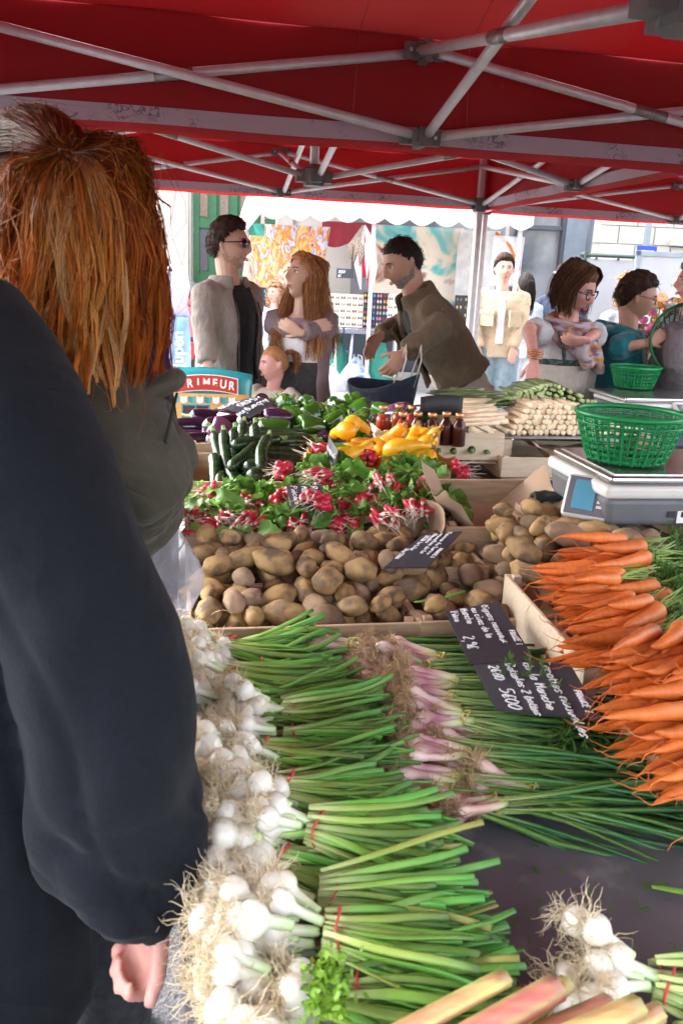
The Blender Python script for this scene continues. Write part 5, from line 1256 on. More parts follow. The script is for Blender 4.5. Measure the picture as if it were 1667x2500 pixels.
M_olive = cloth('olive_cotton', (.135, .10, .062), (.105, .078, .050), nscale=30, bump=.3); M_btrs = cloth('stone_trousers', (.50, .43, .38), (.44, .38, .33))
mb = MB(); ben.torso(mb, .004); ben.part('sweater', mb, M_black)
mb = MB(); K = ben.K; sp = ben.sp
shell(mb, [(sp(t), (rx + .016) * K, (ry + .022) * K) for t, rx, ry in ((.075, .185, .15), (.10, .180, .142), (.125, .174, .134), (.16, .168, .130), (.28, .172, .130), (.38, .178, .128), (.44, .174, .104), (.49, .15, .085), (.535, .10, .082), (.575, .085, .075))], 90 + 26, 450 - 26, .02, 30, None, math.radians(30))
ben.sleeve(mb, .017, puff=.004); ben.part('jacket', mb, M_olive, .011, 2, .022, .10)
for sg_ in (1,):
    mb = MB(); q0 = sp(.30) + Vector((.12 * K, .155 * K, 0)); Mx = Matrix.Translation(q0) @ Matrix.Rotation(math.radians(-33), 4, 'X') @ Matrix.Rotation(math.radians(-38), 4, 'Z'); mb.box(-.055, .055, -.010, .012, -.06, .05, Mx); mb.box(-.06, .06, -.008, .018, .03, .065, Mx); o = mb.build('chest_pocket', M_olive, ben.o, smooth=False)
mb = MB(); ben.legs(mb, .03, spread=.04); ben.torso(mb, .016, t1=.17); ben.part('trousers', mb, M_btrs, .012, 2, .02, .12)
hair_shell(ben.HM, short_line, .007, M_hair_dk, rough_=.002).build('hair', M_hair_dk, ben.o); fuzz(ben, M_hair_dk, 300, .016, up=.6); ben.beard(mat('grey_beard', (.30, .26, .23), (.16, .13, .115), rough=.8, nscale=120), .0025)

# --- 5 shopkeeper with glasses
c = P3(1375, 850, 3.95)
shp = Person('shopkeeper woman in round black glasses, white blouse and green apron', (c.x, 4.0), math.radians(-160), at(1400, 640, y=3.9).z, True, hyaw=math.radians(28), hpitch=-.38, hroll=.08, lean=.10, skin=M_skin3)
R3 = shp.inv.to_3x3()
shp.arms = [(shp.sh[0], shp.inv @ P3(1452, 815, 3.92), shp.inv @ P3(1432, 830, 3.74), R3 @ Vector((-.9, -.1, -.1)), R3 @ Vector((0, .6, .6)), .8),
            (shp.sh[1], shp.inv @ P3(1292, 800, 3.86), shp.inv @ P3(1303, 885, 3.66), R3 @ Vector((-.1, -.5, -.8)), R3 @ Vector((.3, .9, -.4)), .8)]
shp.body()
M_blouse = cloth('white_blouse', (.56, .54, .56), (.48, .46, .48), trans=.1); M_apron = cloth('cream_linen', (.47, .41, .36), (.40, .35, .30), bump=.5, bscale=120)
def pattern_cloth():
    m = cloth('green_leaf_print', (.022, .045, .042), (.10, .115, .105), nscale=55, ramp=(.46, .56)); return m
M_print = pattern_cloth()
mb = MB(); shp.torso(mb, .016); shp.sleeve(mb, .022, upto=.56, puff=.004); shp.part('blouse', mb, M_blouse, .010, 2, .018, .06)
K = shp.K; sp = shp.sp
mb = MB(); shell(mb, [(sp(t) + Vector((0, .0, 0)), rx * K, ry * K) for t, rx, ry in ((.10, .20, .165), (.20, .188, .162), (.28, .184, .160), (.345, .180, .158))], 18, 162, .014, 24); shp.part('apron_bib', mb, M_apron, .009, 1, .008)
mb = MB(); shell(mb, [(sp(t), rx * K, ry * K) for t, rx, ry in ((.335, .186, .162), (.365, .184, .160))], 15, 165, .014, 24); 
for sg_ in (-1, 1): mb.tube([sp(.36) + Vector((sg_ * .09 * K, .155 * K, 0)), sp(.42) + Vector((sg_ * .10 * K, .142 * K, 0)), sp(.48) + Vector((sg_ * .095 * K, .08 * K, .015)), sp(.47) + Vector((sg_ * .09 * K, -.07 * K, .0))], [(.013, .008)] * 4, 6, up=(0, 1, 0))
shp.part('apron_trim', mb, M_print, .008, 0, 0)
mb = MB(); shell(mb, [(Vector((0, .02 * k_, z * K)), rx * K, ry * K) for k_, z, rx, ry in ((0, .60, .27, .22), (0, .80, .26, .22), (1, .95, .245, .215), (1, 1.03, .225, .20), (0, 1.09, .205, .178))], 5, 175, .016, 26); shp.part('apron_skirt', mb, M_print, .011, 1, .05, .10)
mb = MB(); shp.legs(mb, .02); shp.part('trousers', mb, cloth('navy_trousers', (.012, .013, .022)), .013)
M_scarf = mat('striped_scarf', (.34, .30, .34), (.42, .20, .06), rough=.85, nscale=16, third=(.22, .10, .14), thr=(.5, .56), tscale=14, stretch=(1, 1, 3), ramp=(.45, .55))
mb = MB()
for k_ in range(3): mb.tube([shp.nk + Vector(((.088 + .012 * k_) * K * math.cos(a), (.085 + .014 * k_) * K * math.sin(a) + .01, -.01 - .022 * k_ - .03 * math.sin(a) * (k_ + .4))) for a in np.linspace(0, 2 * PI, 19)], [.020] * 19, 8, cap=False)
mb.tube([shp.nk + Vector((.02, .115 * K, -.06)), sp(.40) + Vector((.01, .155, 0)), sp(.33) + Vector((-.03, .17, 0))], [.026, .034, .03], 10); mb.tube([shp.nk + Vector((-.02, .115 * K, -.06)), sp(.42) + Vector((-.06, .15, 0)), sp(.30) + Vector((-.10, .165, 0))], [.022, .03, .022], 10)
shp.part('scarf', mb, M_scarf, .008, 1, .012, .03)
def glasses(p, rad=.023, m=None, th=.003):
    g = empty('glasses'); g.parent = p.o; HM_ = p.HM; m = m or M_lens
    for sx in (-1, 1):
        mb = MB(); mb.tube([HM_ @ Vector((sx * .032 + rad * math.cos(a), .103 - .006 * abs(math.cos(a)), .006 + rad * .9 * math.sin(a))) for a in np.linspace(0, 2 * PI, 21)], th, 6, cap=False); mb.tube([HM_ @ Vector(q) for q in ((sx * (.032 + rad), .095, .012), (sx * .078, .06, .014), (sx * .082, .0, .012))], th, 5); mb.build('rim', m, g)
    mb = MB(); mb.tube([HM_ @ Vector(q) for q in ((-.010, .104, .010), (0, .108, .013), (.010, .104, .010))], th, 5); mb.build('bridge', m, g)
glasses(shp)
HM = shp.HM; hair_shell(HM, lambda p: short_line(p) + .012, .016, M_hair_cb, fem=True).build('hair_cap', M_hair_cb, shp.o)
mb = MB()
for sx in (-1, 1):
    strands(mb, [[HM @ Vector((sx * .02, .07 - a * .028, .128)), HM @ Vector((sx * .072, .075 - a * .03, .085)), HM @ Vector((sx * .090, .052 - a * .028, .015)), HM @ Vector((sx * .086, .040 - a * .028, .0)) + Vector((0, 0, -.065)), HM @ Vector((sx * (.074 - .004 * a), .034 - a * .026, .0)) + Vector((0, 0, -.122))] for a in range(6)], 360, .0018, .007, 9, .010, 7)
mb.build('bobbed_hair', M_hair_cb, shp.o)
mb = MB(); w_ = shp.arms[1][2]
for k_ in range(4): mb.tube([w_ + Vector((.033 * math.cos(a), .033 * math.sin(a), .02 + .010 * k_)) for a in np.linspace(0, 2 * PI, 13)], .003, 5, cap=False)
mb.build('bracelets', M_lid, shp.o)

# --- 6 woman in teal fleece
c = P3(1505, 850, 4.1)
tea = Person('short haired woman in a teal hooded fleece looking into a dark green basket', (c.x, 4.15), math.radians(-100), at(1540, 672, y=4.15).z + .01, True, hpitch=-.22, lean=.14, hyaw=math.radians(-4), skin=M_skin2)
R3 = tea.inv.to_3x3()
tea.arms = [(tea.sh[0], tea.sh[0] + Vector((-.02, .05, -.27)), tea.inv @ P3(1600, 820, 4.2), R3 @ Vector((.8, 0, .3)), R3 @ Vector((0, -1, .0)), .6),
            (tea.sh[1], tea.inv @ P3(1500, 850, 3.98), tea.inv @ P3(1580, 838, 3.92), R3 @ Vector((.75, .1, .5)), R3 @ Vector((.3, .9, 0)), .6)]
tea.body()
M_teal = cloth('teal_fleece', (.010, .125, .15), (.008, .10, .12), nscale=80, bump=.5, bscale=120, sheen=.2, fold=0.)
mb = MB(); tea.torso(mb, .022, fl=.02); tea.sleeve(mb, .020, upto=.80, puff=.004); tea.part('fleece', mb, M_teal, .011, 2, .02, .08)
mb = MB(); mb.tube([tea.nk + Vector((.085 * math.cos(a), -.045 + .09 * math.sin(a), -.02 - .02 * math.sin(a))) for a in np.linspace(math.radians(-20), math.radians(200) + PI / 3, 15)], [.034] * 15, 10); mb.tube([tea.nk + Vector((.0, -.06, -.02)), tea.nk + Vector((0, -.14, -.06)), tea.nk + Vector((0, -.15, -.14))], [(.09, .04), (.10, .05), (.05, .03)], 12, up=(0, 1, 0)); tea.part('hood', mb, M_teal, .010, 2, .01)
mb = MB(); K = tea.K; shell(mb, [(tea.sp(t), rx * K, ry * K) for t, rx, ry in ((-.02, .175, .160), (.15, .170, .158), (.3, .165, .160), (.42, .12, .135))], 62, 118, .012, 12); tea.part('dark_top', mb, M_black, .009, 1, .0)
mb = MB(); tea.legs(mb, .03, fl=.02); mb.tube([tea.sp(-.2), tea.sp(-.02)], [(.21, .18), (.19, .15)], 18, up=(0, 1, 0)); tea.part('skirt', mb, cloth('khaki_skirt', (.26, .21, .15)), .013)
hair_shell(tea.HM, short_line, lambda p: .014 + .01 * max(0, p.z / .1), M_hair_br, rough_=.006, fem=True).build('hair', M_hair_br, tea.o); fuzz(tea, M_hair_br, 420, .035); glasses(tea, .018, M_hair_gr, .0016)
basket('dark green basket held tipped by the woman in teal', P3(1668, 850, 4.0), .17, .115, .15, M_bask_d, rot=(math.radians(70), math.radians(-35), 0), n=36)

# --- simpler people farther off
def walker(label, u, vt, Y, H, yaw, top_m, trs_m, hair_m, fem=False, hair='short', arms=None, hyaw=0, hpitch=0, vox=.0095, skin=None, fl=0., off=.02, kid=False):
    c = at(u, vt, y=Y); p = Person(label, (c.x, Y), math.radians(yaw), H, fem, hyaw=math.radians(hyaw), hpitch=hpitch, skin=skin or M_skin, vox=vox, arms=None, kid=kid)
    if arms:
        R3 = p.inv.to_3x3(); p.arms = [(p.sh[i], p.inv @ at(a[0], a[1], y=Y - .08), p.inv @ at(a[2], a[3], y=Y - .12), R3 @ Vector((0, -.2, -1)), R3 @ Vector((0, 1, 0)), .7) for i, a in enumerate(arms)]
    p.body(); mb = MB(); p.torso(mb, off, fl=fl); p.sleeve(mb, off - .004); p.part('jacket', mb, top_m, .013, 2, .02); mb = MB(); p.legs(mb, .028); p.torso(mb, .012, t1=.02); p.part('trousers', mb, trs_m, .014, 2, .02)
    if hair == 'short': fuzz(p, hair_m, 200, .03); hair_shell(p.HM, short_line, lambda q: .014 + .016 * max(0, q.z / .12), hair_m, rough_=.006, fem=fem).build('hair', hair_m, p.o)
    elif hair == 'curly':
        mb = MB(); rs = random.Random(2)
        for k_ in range(420):
            th, z = rs.uniform(0, 2 * PI), rs.uniform(-.17, .14); r_ = .11 * math.sqrt(max(.05, 1 - (max(z, 0) / .15) ** 2))
            if math.sin(th) > .35 and z < .06: continue
            ctr = p.HM @ Vector((r_ * math.cos(th) * rs.uniform(.75, 1.05), r_ * 1.12 * math.sin(th) * rs.uniform(.75, 1.05) - .01, z)); mb.tube([ctr + Vector((.014 * math.cos(a), .014 * math.sin(a), -.004 * a + .02)) for a in np.linspace(0, 7, 9)], .0028, 4, cap=False)
        mb.build('hair', hair_m, p.o)
    elif hair == 'tail':
        hair_shell(p.HM, lambda q: short_line(q) + .01, .012, hair_m, rough_=.003, fem=True).build('hair', hair_m, p.o); mb = MB(); strands(mb, [[p.HM @ Vector((dx * .5, -.09, .05)), p.HM @ Vector((dx, -.14, .04)), p.HM @ Vector((dx * 1.5, -.17, -.10)), p.HM @ Vector((dx, -.16, -.30))] for dx in (-.03, -.01, .01, .03)], 150, .003, .008, 8, .006); mb.build('ponytail', hair_m, p.o)
    return p
M_sand = cloth('sand_cotton', (.52, .41, .27), (.46, .36, .24)); M_bluej = cloth('pale_jeans', (.22, .29, .33), (.16, .22, .26), nscale=20); M_pale = cloth('pale_blue_cotton', (.52, .58, .66)); M_denim = cloth('light_denim', (.38, .46, .56), (.30, .38, .48), nscale=20)
ym = walker('young man in a sand coloured jacket and pale cargo jeans, hands in pockets', 1212, 850, 7.6, 1.73, 176, M_sand, M_bluej, M_hair_br, arms=[(1275, 790, 1250, 850), (1155, 790, 1168, 850)], hyaw=6)
K = ym.K; mb = MB(); shell(mb, [(ym.sp(t), rx * K, ry * K) for t, rx, ry in ((.08, .205, .152), (.2, .195, .150), (.38, .19, .156), (.47, .13, .125))], 79, 101, .012, 10); ym.part('white_shirt', mb, M_whitetop, .010, 1, 0); glasses(ym, .02, M_hair_gr, .0012)
for sx in (-1, 1):
    mb = MB(); Mx = Matrix.Translation(ym.sp(.30) + Vector((sx * .12 * K, .145 * K, 0))) @ Matrix.Rotation(-sx * .5, 4, 'Z'); mb.box(-.06, .06, -.01, .012, -.07, .05, Mx); mb.box(-.065, .065, -.01, .018, .03, .065, Mx); mb.build('chest_pocket', M_sand, ym.o, smooth=False)
walker('dark ponytailed girl in pale blue walking away behind the young man', 1268, 850, 8.3, 1.60, 10, M_pale, cloth('white_jeans', (.68, .68, .70)), M_hair_dk, True, 'tail')
hc_ = walker('person in a navy hood over a white cap near the shop window', 1357, 850, 8.3, 1.68, 150, cloth('navy_hoodie', (.06, .075, .13)), M_bluej, M_hair_br)
mb = hair_shell(hc_.HM, lambda p: .05 if (p.y < .045 or p.z > .05) and p.z > -.10 else -1, .022, M_pale, rough_=.002); mb.build('hood', MATS['navy_hoodie'], hc_.o)
mb = MB(); mb.tube([hc_.HM @ Vector((x, .10, .055)) for x in (-.07, 0, .07)], [(.03, .006)] * 3, 8, up=(0, 0, 1)); mb.tube([hc_.HM @ Vector((x, .135 - abs(x) * .5, .05)) for x in (-.06, 0, .06)], [(.02, .005), (.035, .005), (.02, .005)], 8, up=(0, 0, 1)); mb.build('cap', M_whitetop, hc_.o)
walker('blond curly haired woman seen from behind, beyond the teal fleece', 1512, 850, 6.8, 1.60, 20, M_pale, M_bluej, M_hair_bl, True, 'curly')
rg = walker('man in a grey sweater with a dark strap at the right edge', 1668, 850, 4.9, 1.66, 95, cloth('grey_sweater', (.22, .20, .23), (.18, .165, .19)), M_blackj, M_hair_gr, skin=M_skin3)
mb = MB(); mb.tube([rg.sp(.50) + Vector((.10, .05, .02)), rg.sp(.38) + Vector((.16, .12, 0)), rg.sp(.2) + Vector((.10, .17, 0)), rg.sp(.02) + Vector((-.05, .18, 0))], [(.03, .006)] * 4, 8, up=(0, 1, 0)); mb.build('shoulder_strap', M_blackj, rg.o)
walker('pale bald man standing at the far right behind the flowers', 1650, 850, 8.0, 1.72, 100, cloth('black_jacket', (.02, .02, .022)), M_blackj, M_hair_gr, skin=M_skin3, hair='none')
M_lilac = mat('lilac_print', (.26, .22, .36), (.22, .19, .32), rough=.85, nscale=5)
c = at(1662, 900, y=3.75); mb = MB(); mb.tube([(0, 0, .45), (0, 0, .70), (0, 0, .90), (0, 0, 1.02), (0, 0, 1.06)], [(.25, .18), (.23, .17), (.20, .15), (.155, .12), (.15, .115)], 24, up=(0, 1, 0))
cs = Person('person in a lilac skirt printed with dark blue arches, cut off by the right edge', (c.x + .10, 3.85), math.radians(-60), 1.62, True, vox=.009); cs.body(); o = mb.build('skirt', M_lilac, cs.o); rm(o, .012, 1, .01)
pr = MB()
for r_ in range(11):
    for k_ in range(26):
        a = 2 * PI * (k_ + .5 * (r_ % 2)) / 26; z = .50 + r_ * .048; t = (z - .45) / .6; rx, ry = .25 - .10 * t + .012, .18 - .065 * t + .012
        q = lambda da, dz: Vector(((rx) * math.cos(a + da), (ry) * math.sin(a + da), z + dz)); pr.tube([q(-.045, .012), q(-.04, -.006), q(0, -.014), q(.04, -.006), q(.045, .012)], .0035, 4)
pr.build('arch_print', mat('navy_print', (.05, .05, .16), rough=.8), cs.o)
mb = MB(); cs.torso(mb, .03); cs.sleeve(mb, .03); cs.part('top', mb, MATS['grey_sweater'], .013)
hair_shell(cs.HM, short_line, .02, M_hair_gr, fem=True).build('hair', M_hair_gr, cs.o)
ck = walker('curly haired child in a pale denim jacket by the earring stall', 668, 850, 8.6, 1.40, 150, M_denim, mat('floral_trousers', (.70, .66, .60), (.62, .32, .12), rough=.9, nscale=18, ramp=(.56, .64)), M_hair_bl, True, 'curly')
rd = walker('person in a red top leaning behind the curly haired child', 705, 800, 9.4, 1.58, 200, cloth('red_knit', (.45, .035, .05)), M_blackj, M_hair_bl, True, 'short')
# ================================================================== the two people beside the camera
M_red_hair = mat('copper_hair', (1, 1, 1), (.72, .72, .72), rough=.42, nscale=70, vcol=True, stretch=(1, 1, .25), spec=.09)
M_olivecoat = cloth('dark_olive_coat', (.060, .052, .036), (.048, .042, .030), nscale=20, rough=.7)
hx, hy = at(128, 500, y=1.22).x, 1.22
red = Person('copper haired woman in an olive coat seen from behind, at the left', (hx, hy), math.radians(-50), 1.655, True, hyaw=.1, vox=.008)
R3 = red.inv.to_3x3()
red.arms = [red.arms[0], (red.sh[1], red.inv @ at(318, 1150, y=1.08), red.inv @ at(350, 1270, y=1.27), R3 @ Vector((.1, .8, -.5)), R3 @ Vector((-1, 0, 0)), 1.0)]
red.body()
mb = MB(); red.torso(mb, .02, fl=.0); red.sleeve(mb, .034, puff=.008); red.part('coat', mb, M_olivecoat, .011, 2, .03, .11)
mb = MB(); mb.tube([red.nk + Vector((.088 * math.cos(a), .085 * math.sin(a) - .01, -.03)) for a in np.linspace(0, 2 * PI, 21)], [.034] * 21, 10, cap=False); red.part('collar', mb, M_olivecoat, .011, 1, .012)
mb = MB(); red.legs(mb, .02); red.part('trousers', mb, M_blackj, .014)
# hair: smooth crown gathered to a knot, then loose wavy locks falling from it
hc = red.HM.to_translation(); mb = MB(); rs = random.Random(21); wp = lambda L_: [red.inv @ at(u, v, y=y) for u, v, y in L_]
def hcol(tone, rs, dark=1.):
    tips = [(.20, .036, .006), (.36, .080, .010), (.48, .145, .022), (.56, .23, .06), (.54, .29, .12)][tone]; root = [(.05, .009, .003), (.09, .016, .004), (.18, .036, .007), (.28, .085, .02), (.30, .13, .045)][tone]
    v = rs.uniform(.65, 1.2) * dark
    return [tuple((root[c_] + (tips[c_] - root[c_]) * min(1, max(0, (j / 12 - .05) / .5))) * v for c_ in range(3)) for j in range(13)]
def lock(g, n, spread, wave, fr, col, tip=.25, w=.00085, ph=None):
    """one tapering lock: strands share the wave and close up towards the tip"""
    ph = rs.uniform(0, 6.28) if ph is None else ph; ax = Vector((rs.gauss(1, .45), rs.gauss(0, .6), rs.gauss(0, .25))).normalized(); m = len(g) - 1
    def P(t): x = min(t, .9999) * m; i = int(x); return g[i].lerp(g[i + 1], x - i)
    sm = [P(max(0, t - .04)) * .25 + P(t) * .5 + P(min(1, t + .04)) * .25 for t in [k / 12 for k in range(13)]]
    for k in range(n):
        o = Vector((rs.gauss(0, spread), rs.gauss(0, spread), rs.gauss(0, spread * .5))); e = rs.uniform(.9, 1.0); dv = rs.uniform(.8, 1.2); pts = []; fz = Vector((rs.gauss(0, 1), rs.gauss(0, 1), 0)); fp = rs.uniform(0, 6)
        for j in range(13):
            t = j / 12; pts.append(sm[j] + fz * (.0018 * t * math.sin(fp + t * 14)) + o * (.6 + .8 * math.sin(PI * min(1, t * 1.1)) ) * (1 - (1 - tip) * t ** 3) + ax * (wave * (t ** .8) * math.sin(ph + t * fr)))
        mb.tube(pts, [w * (1 - .6 * (j / 12) ** 2) for j in range(13)], 3, cap=False, col=[tuple(c_ * dv for c_ in q_) for q_ in col])
GD = [[(190, 372, 1.10), (285, 350, 1.09), (345, 420, 1.10), (372, 540, 1.11), (382, 680, 1.12), (380, 850, 1.12), (350, 975, 1.12)], [(186, 375, 1.09), (262, 378, 1.06), (315, 470, 1.06), (335, 600, 1.07), (340, 740, 1.08), (328, 890, 1.09), (292, 1030, 1.10)],
      [(182, 378, 1.09), (232, 402, 1.04), (262, 500, 1.03), (274, 650, 1.04), (270, 790, 1.06), (262, 920, 1.07), (258, 1045, 1.08)], [(172, 380, 1.09), (188, 430, 1.04), (198, 540, 1.02), (204, 680, 1.03), (196, 800, 1.05), (184, 910, 1.06), (172, 995, 1.07)],
      [(160, 378, 1.09), (140, 440, 1.04), (122, 550, 1.03), (122, 680, 1.04), (112, 790, 1.05), (104, 870, 1.06)], [(150, 375, 1.09), (92, 420, 1.05), (62, 520, 1.05), (50, 640, 1.06), (40, 740, 1.07), (28, 815, 1.08)], [(140, 370, 1.09), (60, 390, 1.07), (8, 470, 1.08), (-14, 600, 1.09), (-24, 700, 1.10)]]
def gl(b, lengths, dy=0.):
    i = min(int(b), len(GD) - 2); f = b - i; A_, B_ = GD[i], GD[i + 1]; out = []
    for k in range(9):
        t = k / 8 * lengths
        def sm_(G__): x = min(t, .9999) * (len(G__) - 1); q = int(x); return [G__[q][c_] + (G__[q + 1][c_] - G__[q][c_]) * (x - q) for c_ in range(3)]
        a, c = sm_(A_), sm_(B_); out.append([a[q] + (c[q] - a[q]) * f for q in range(3)])
    return wp([(u, v, y + dy) for u, v, y in out])
for k in range(300):      # body of the hair
    b = rs.uniform(0, 6); tone = rs.choice((0, 0, 0, 1, 1, 2)) if b < 2 else rs.choice((0, 0, 1, 1, 2, 2)); lock(gl(b, rs.uniform(.62, .9) if b < .8 or b > 4 else rs.uniform(.7, 1.0), rs.uniform(.0, .06)), 15, .0042, .024, rs.uniform(8, 10), hcol(tone, rs), .4, ph=b * 2.3 + rs.gauss(0, .7))
for k in range(150):      # loose wavy locks on top
    b = min(6, max(0, rs.gauss(2.6, 1.7))); tone = rs.choice((0, 1, 1, 2)) if b < 1.6 else rs.choice((1, 2, 2, 3, 3, 4)); lock(gl(b, rs.uniform(.82, 1.05), rs.uniform(-.022, .0)), 13, .0030, rs.uniform(.018, .036), rs.uniform(7, 10), hcol(tone, rs, 1.2), .12, ph=b * 2.3 + rs.gauss(0, .9))
SIL = [(-60, 380, 1.2), (-40, 320, 1.22), (5, 275, 1.24), (60, 256, 1.25), (110, 260, 1.24), (150, 285, 1.22), (185, 320, 1.18), (205, 345, 1.14)]
for k in range(200):      # crown combed back to the knot
    x = rs.uniform(0, 6.99); i = int(x); f = x - i; a, c = SIL[i], SIL[i + 1]; s0 = [a[q] + (c[q] - a[q]) * f for q in range(3)]; s1 = [s0[0] * .62 + 175 * .38, s0[1] * .62 + 372 * .38 - 14, s0[2] - .07]; s2 = [s0[0] * .25 + 172 * .75, s0[1] * .25 + 372 * .75 - 5, 1.075]
    lock(wp([s0, s1, s2, (172 + rs.gauss(0, 8), 376 + rs.gauss(0, 8), 1.075)]), 16, .0042, .003, 5, hcol(rs.choice((0, 0, 0, 1, 2)), rs, .62), .5)
for k in range(90):       # bump of loose hair right of the knot and over the left side
    lock(wp([(195 + rs.gauss(0, 10), 345, 1.10), (270 + rs.gauss(0, 25), 352 + rs.gauss(0, 12), 1.10), (325 + rs.gauss(0, 20), 420 + rs.gauss(0, 25), 1.10), (352 + rs.gauss(0, 20), 540 + rs.gauss(0, 40), 1.11)]), 9, .004, .008, 9, hcol(rs.choice((0, 0, 1, 1)), rs, .9), .3)
for k in range(220):      # flyaways
    b = rs.uniform(0, 6); g = gl(b, rs.uniform(.5, 1.08), rs.uniform(-.04, .02)); g = [p + Vector((rs.gauss(0, .006), 0, rs.gauss(0, .004))) * q for q, p in enumerate(g)]; lock(g, 1, .01, .014, rs.uniform(6, 15), hcol(rs.choice((1, 2, 3)), rs), 1.2, .00042)
for k in range(60):
    s0 = rs.choice(SIL[2:]); lock(wp([(s0[0] + rs.gauss(0, 12), s0[1] + 8, 1.2), (s0[0] + rs.gauss(10, 22), s0[1] - rs.uniform(2, 20), 1.18), (s0[0] + rs.gauss(30, 30), s0[1] + rs.uniform(-12, 30), 1.15)]), 1, .003, .004, 5, hcol(1, rs), 1., .0004)
mb.build('hair', M_red_hair, red.o)
hair_shell(red.HM, lambda p: .05 if p.z > -.06 else -1, .006, None, rough_=.001).build('hair_base', mat('hair_base', (.06, .018, .008), rough=.6), red.o)
# olive sack worn on her back
bk = empty('backpack', at(316, 1150, y=1.08), (0, 0, 0), 'baggy olive backpack on the copper haired woman, seams and rolled top showing', 'backpack'); b0 = bk.location.copy()
mb = MB(); ring_ = [(955, 398, .045), (985, 425, .062), (1045, 455, .082), (1105, 476, .092), (1165, 470, .094), (1225, 448, .088), (1290, 412, .072), (1335, 372, .040)]
mb.tube([at(u, v, y=1.12) - Vector((r, 0, 0)) - b0 for v, u, r in ring_], [(r, r * .72) for v, u, r in ring_], 24, up=(0, 1, 0)); rm(mb.build('sack', M_olivecoat, bk), .007, 2, .034, .055)
mb = MB(); mb.tube([at(u, v, y=y) - b0 for u, v, y in ((180, 975, 1.09), (260, 990, 1.085), (340, 972, 1.085), (400, 938, 1.10), (425, 924, 1.14))], [(.016, .022)] * 5, 10, up=(0, 1, 0)); rm(mb.build('rolled_top', M_olivecoat, bk), .006, 2, .010, .03)
for ln in ([(432, 960, 1.08), (418, 1015, 1.057), (405, 1075, 1.05), (392, 1140, 1.048)], [(300, 1010, 1.045), (310, 1120, 1.032), (330, 1240, 1.04), (345, 1310, 1.07)]):
    mb = MB(); mb.tube([at(u, v, y=y) - b0 for u, v, y in ln], .0022, 5); mb.build('seam', mat('dark_seam', (.02, .018, .014), rough=.9), bk)
# thin carrier bag
M_film = glass('carrier_film', (.42, .41, .45), .25, .42, (.93, .92, .95))
bm = bmesh.new(); bmesh.ops.create_icosphere(bm, subdivisions=5, radius=1)
for v in bm.verts:
    p = v.co.copy(); k = 1 + .14 * mnoise.noise(p * 1.6) + .07 * mnoise.noise(p * 4.5 + Vector((3, 0, 0))) + .06 * (1 - abs(mnoise.noise(p * 7))) + .03 * (1 - abs(mnoise.noise(p * 15))) ; top = max(0, p.z)
    v.co = Vector((p.x * .062 * k * (1 - .72 * top), p.y * .05 * k * (1 - .7 * top), p.z * .088 * (1 + .35 * top) * (1 + .05 * mnoise.noise(p * 5))))
me = bpy.data.meshes.new('carrier_bag'); bm.to_mesh(me); bm.free(); me.materials.append(M_film); me.polygons.foreach_set('use_smooth', [True] * len(me.polygons))
cbag = link('carrier_bag', me, None, at(408, 1395, y=1.38)); tag(cbag, 'thin crumpled white carrier bag with green print hanging before the potatoes', 'bag')
pg_ = MB()
for (a, b, s_) in ((-.030, .012, .016), (-.022, -.018, .020)): pg_.grid(lambda i, j, a=a, b=b, s_=s_: Vector((a + s_ * (i - .5) * (1 - .5 * j), -.049 + .012 * abs(a) * 10 * (i - .5) ** 2, b + s_ * 1.5 * (j - .5))), 4, 4)
pg_.build('green_print', mat('green_ink', (.10, .36, .12), rough=.4), cbag)
mb = MB(); mb.tube([(0, 0, .11), (-.01, .01, .15), (-.02, .03, .19)], [(.012, .006), (.008, .004), (.008, .004)], 8); mb.build('handle', M_film, cbag)

# --- dark purple haired woman beyond her
c = at(282, 800, y=1.95)
pur = Person('woman with dark violet tinted hair half hidden behind the copper haired woman', (c.x, 1.95), math.radians(72), 1.60, True, vox=.009); pur.body()
mb = MB(); pur.torso(mb, .012); pur.sleeve(mb, .006); pur.part('coat', mb, cloth('black_coat', (.014, .013, .014)), .012); mb = MB(); pur.legs(mb, .02); pur.part('trousers', mb, M_blackj, .014)
M_pur = mat('violet_hair', (1, 1, 1), (.8, .8, .8), rough=.32, nscale=60, vcol=True)
hp = pur.HM.to_translation(); mb = MB()
def pg2(a, k): return [hp + Vector((math.sin(a) * r, -math.cos(a) * r * 1.1, z)) for r, z in ((.015, .12), (.075, .09), (.10, .0), (.105, -.10), (.10, -.2), (.085, -.30))]
strands(mb, [pg2(math.radians(x), 0) for x in range(-150, 151, 20)], 1400, .0011, .006, 12, .006, 6, .5, 3, (.8, 1.03), rs, lambda r_, i, f: [(.018, .010, .012)] * 4 + [(.018 + .012 * j * r_.random(), .009, .014 + .018 * j * r_.random()) for j in range(9)])
mb.build('hair', M_pur, pur.o)

# --- hooded person next to the camera
M_hood = cloth('black_sweatshirt', (.0088, .0105, .0150), (.0062, .0076, .0112), nscale=160, ramp=(.3, .7), bump=.5, bscale=260, sheen=.05, spec=.12, fold=3.6, folds=.22)
shx = at(0, 790, y=.93)
hoo = Person('person in a black sweatshirt standing beside the camera, arm hanging', (-.545, .93), math.radians(-6), 1.78, skin=M_skin3, vox=.0045)
edge = [(40, 800, .93, .085), (120, 905, .90, .098), (215, 1040, .88, .100), (300, 1215, .86, .098), (385, 1440, .84, .096), (440, 1580, .82, .094), (462, 1750, .80, .090), (465, 1950, .79, .084), (472, 2060, .78, .078), (482, 2125, .775, .070), (472, 2190, .77, .056), (440, 2240, .77, .046)]
cen = []
for (u, v, y, r) in edge: p = at(u, v, y=y); cen.append(p - Vector((r * .97, 0, 0)))
wl_ = at(372, 2225, y=.77); hoo.hk = .86; I_ = hoo.inv; R3 = I_.to_3x3()
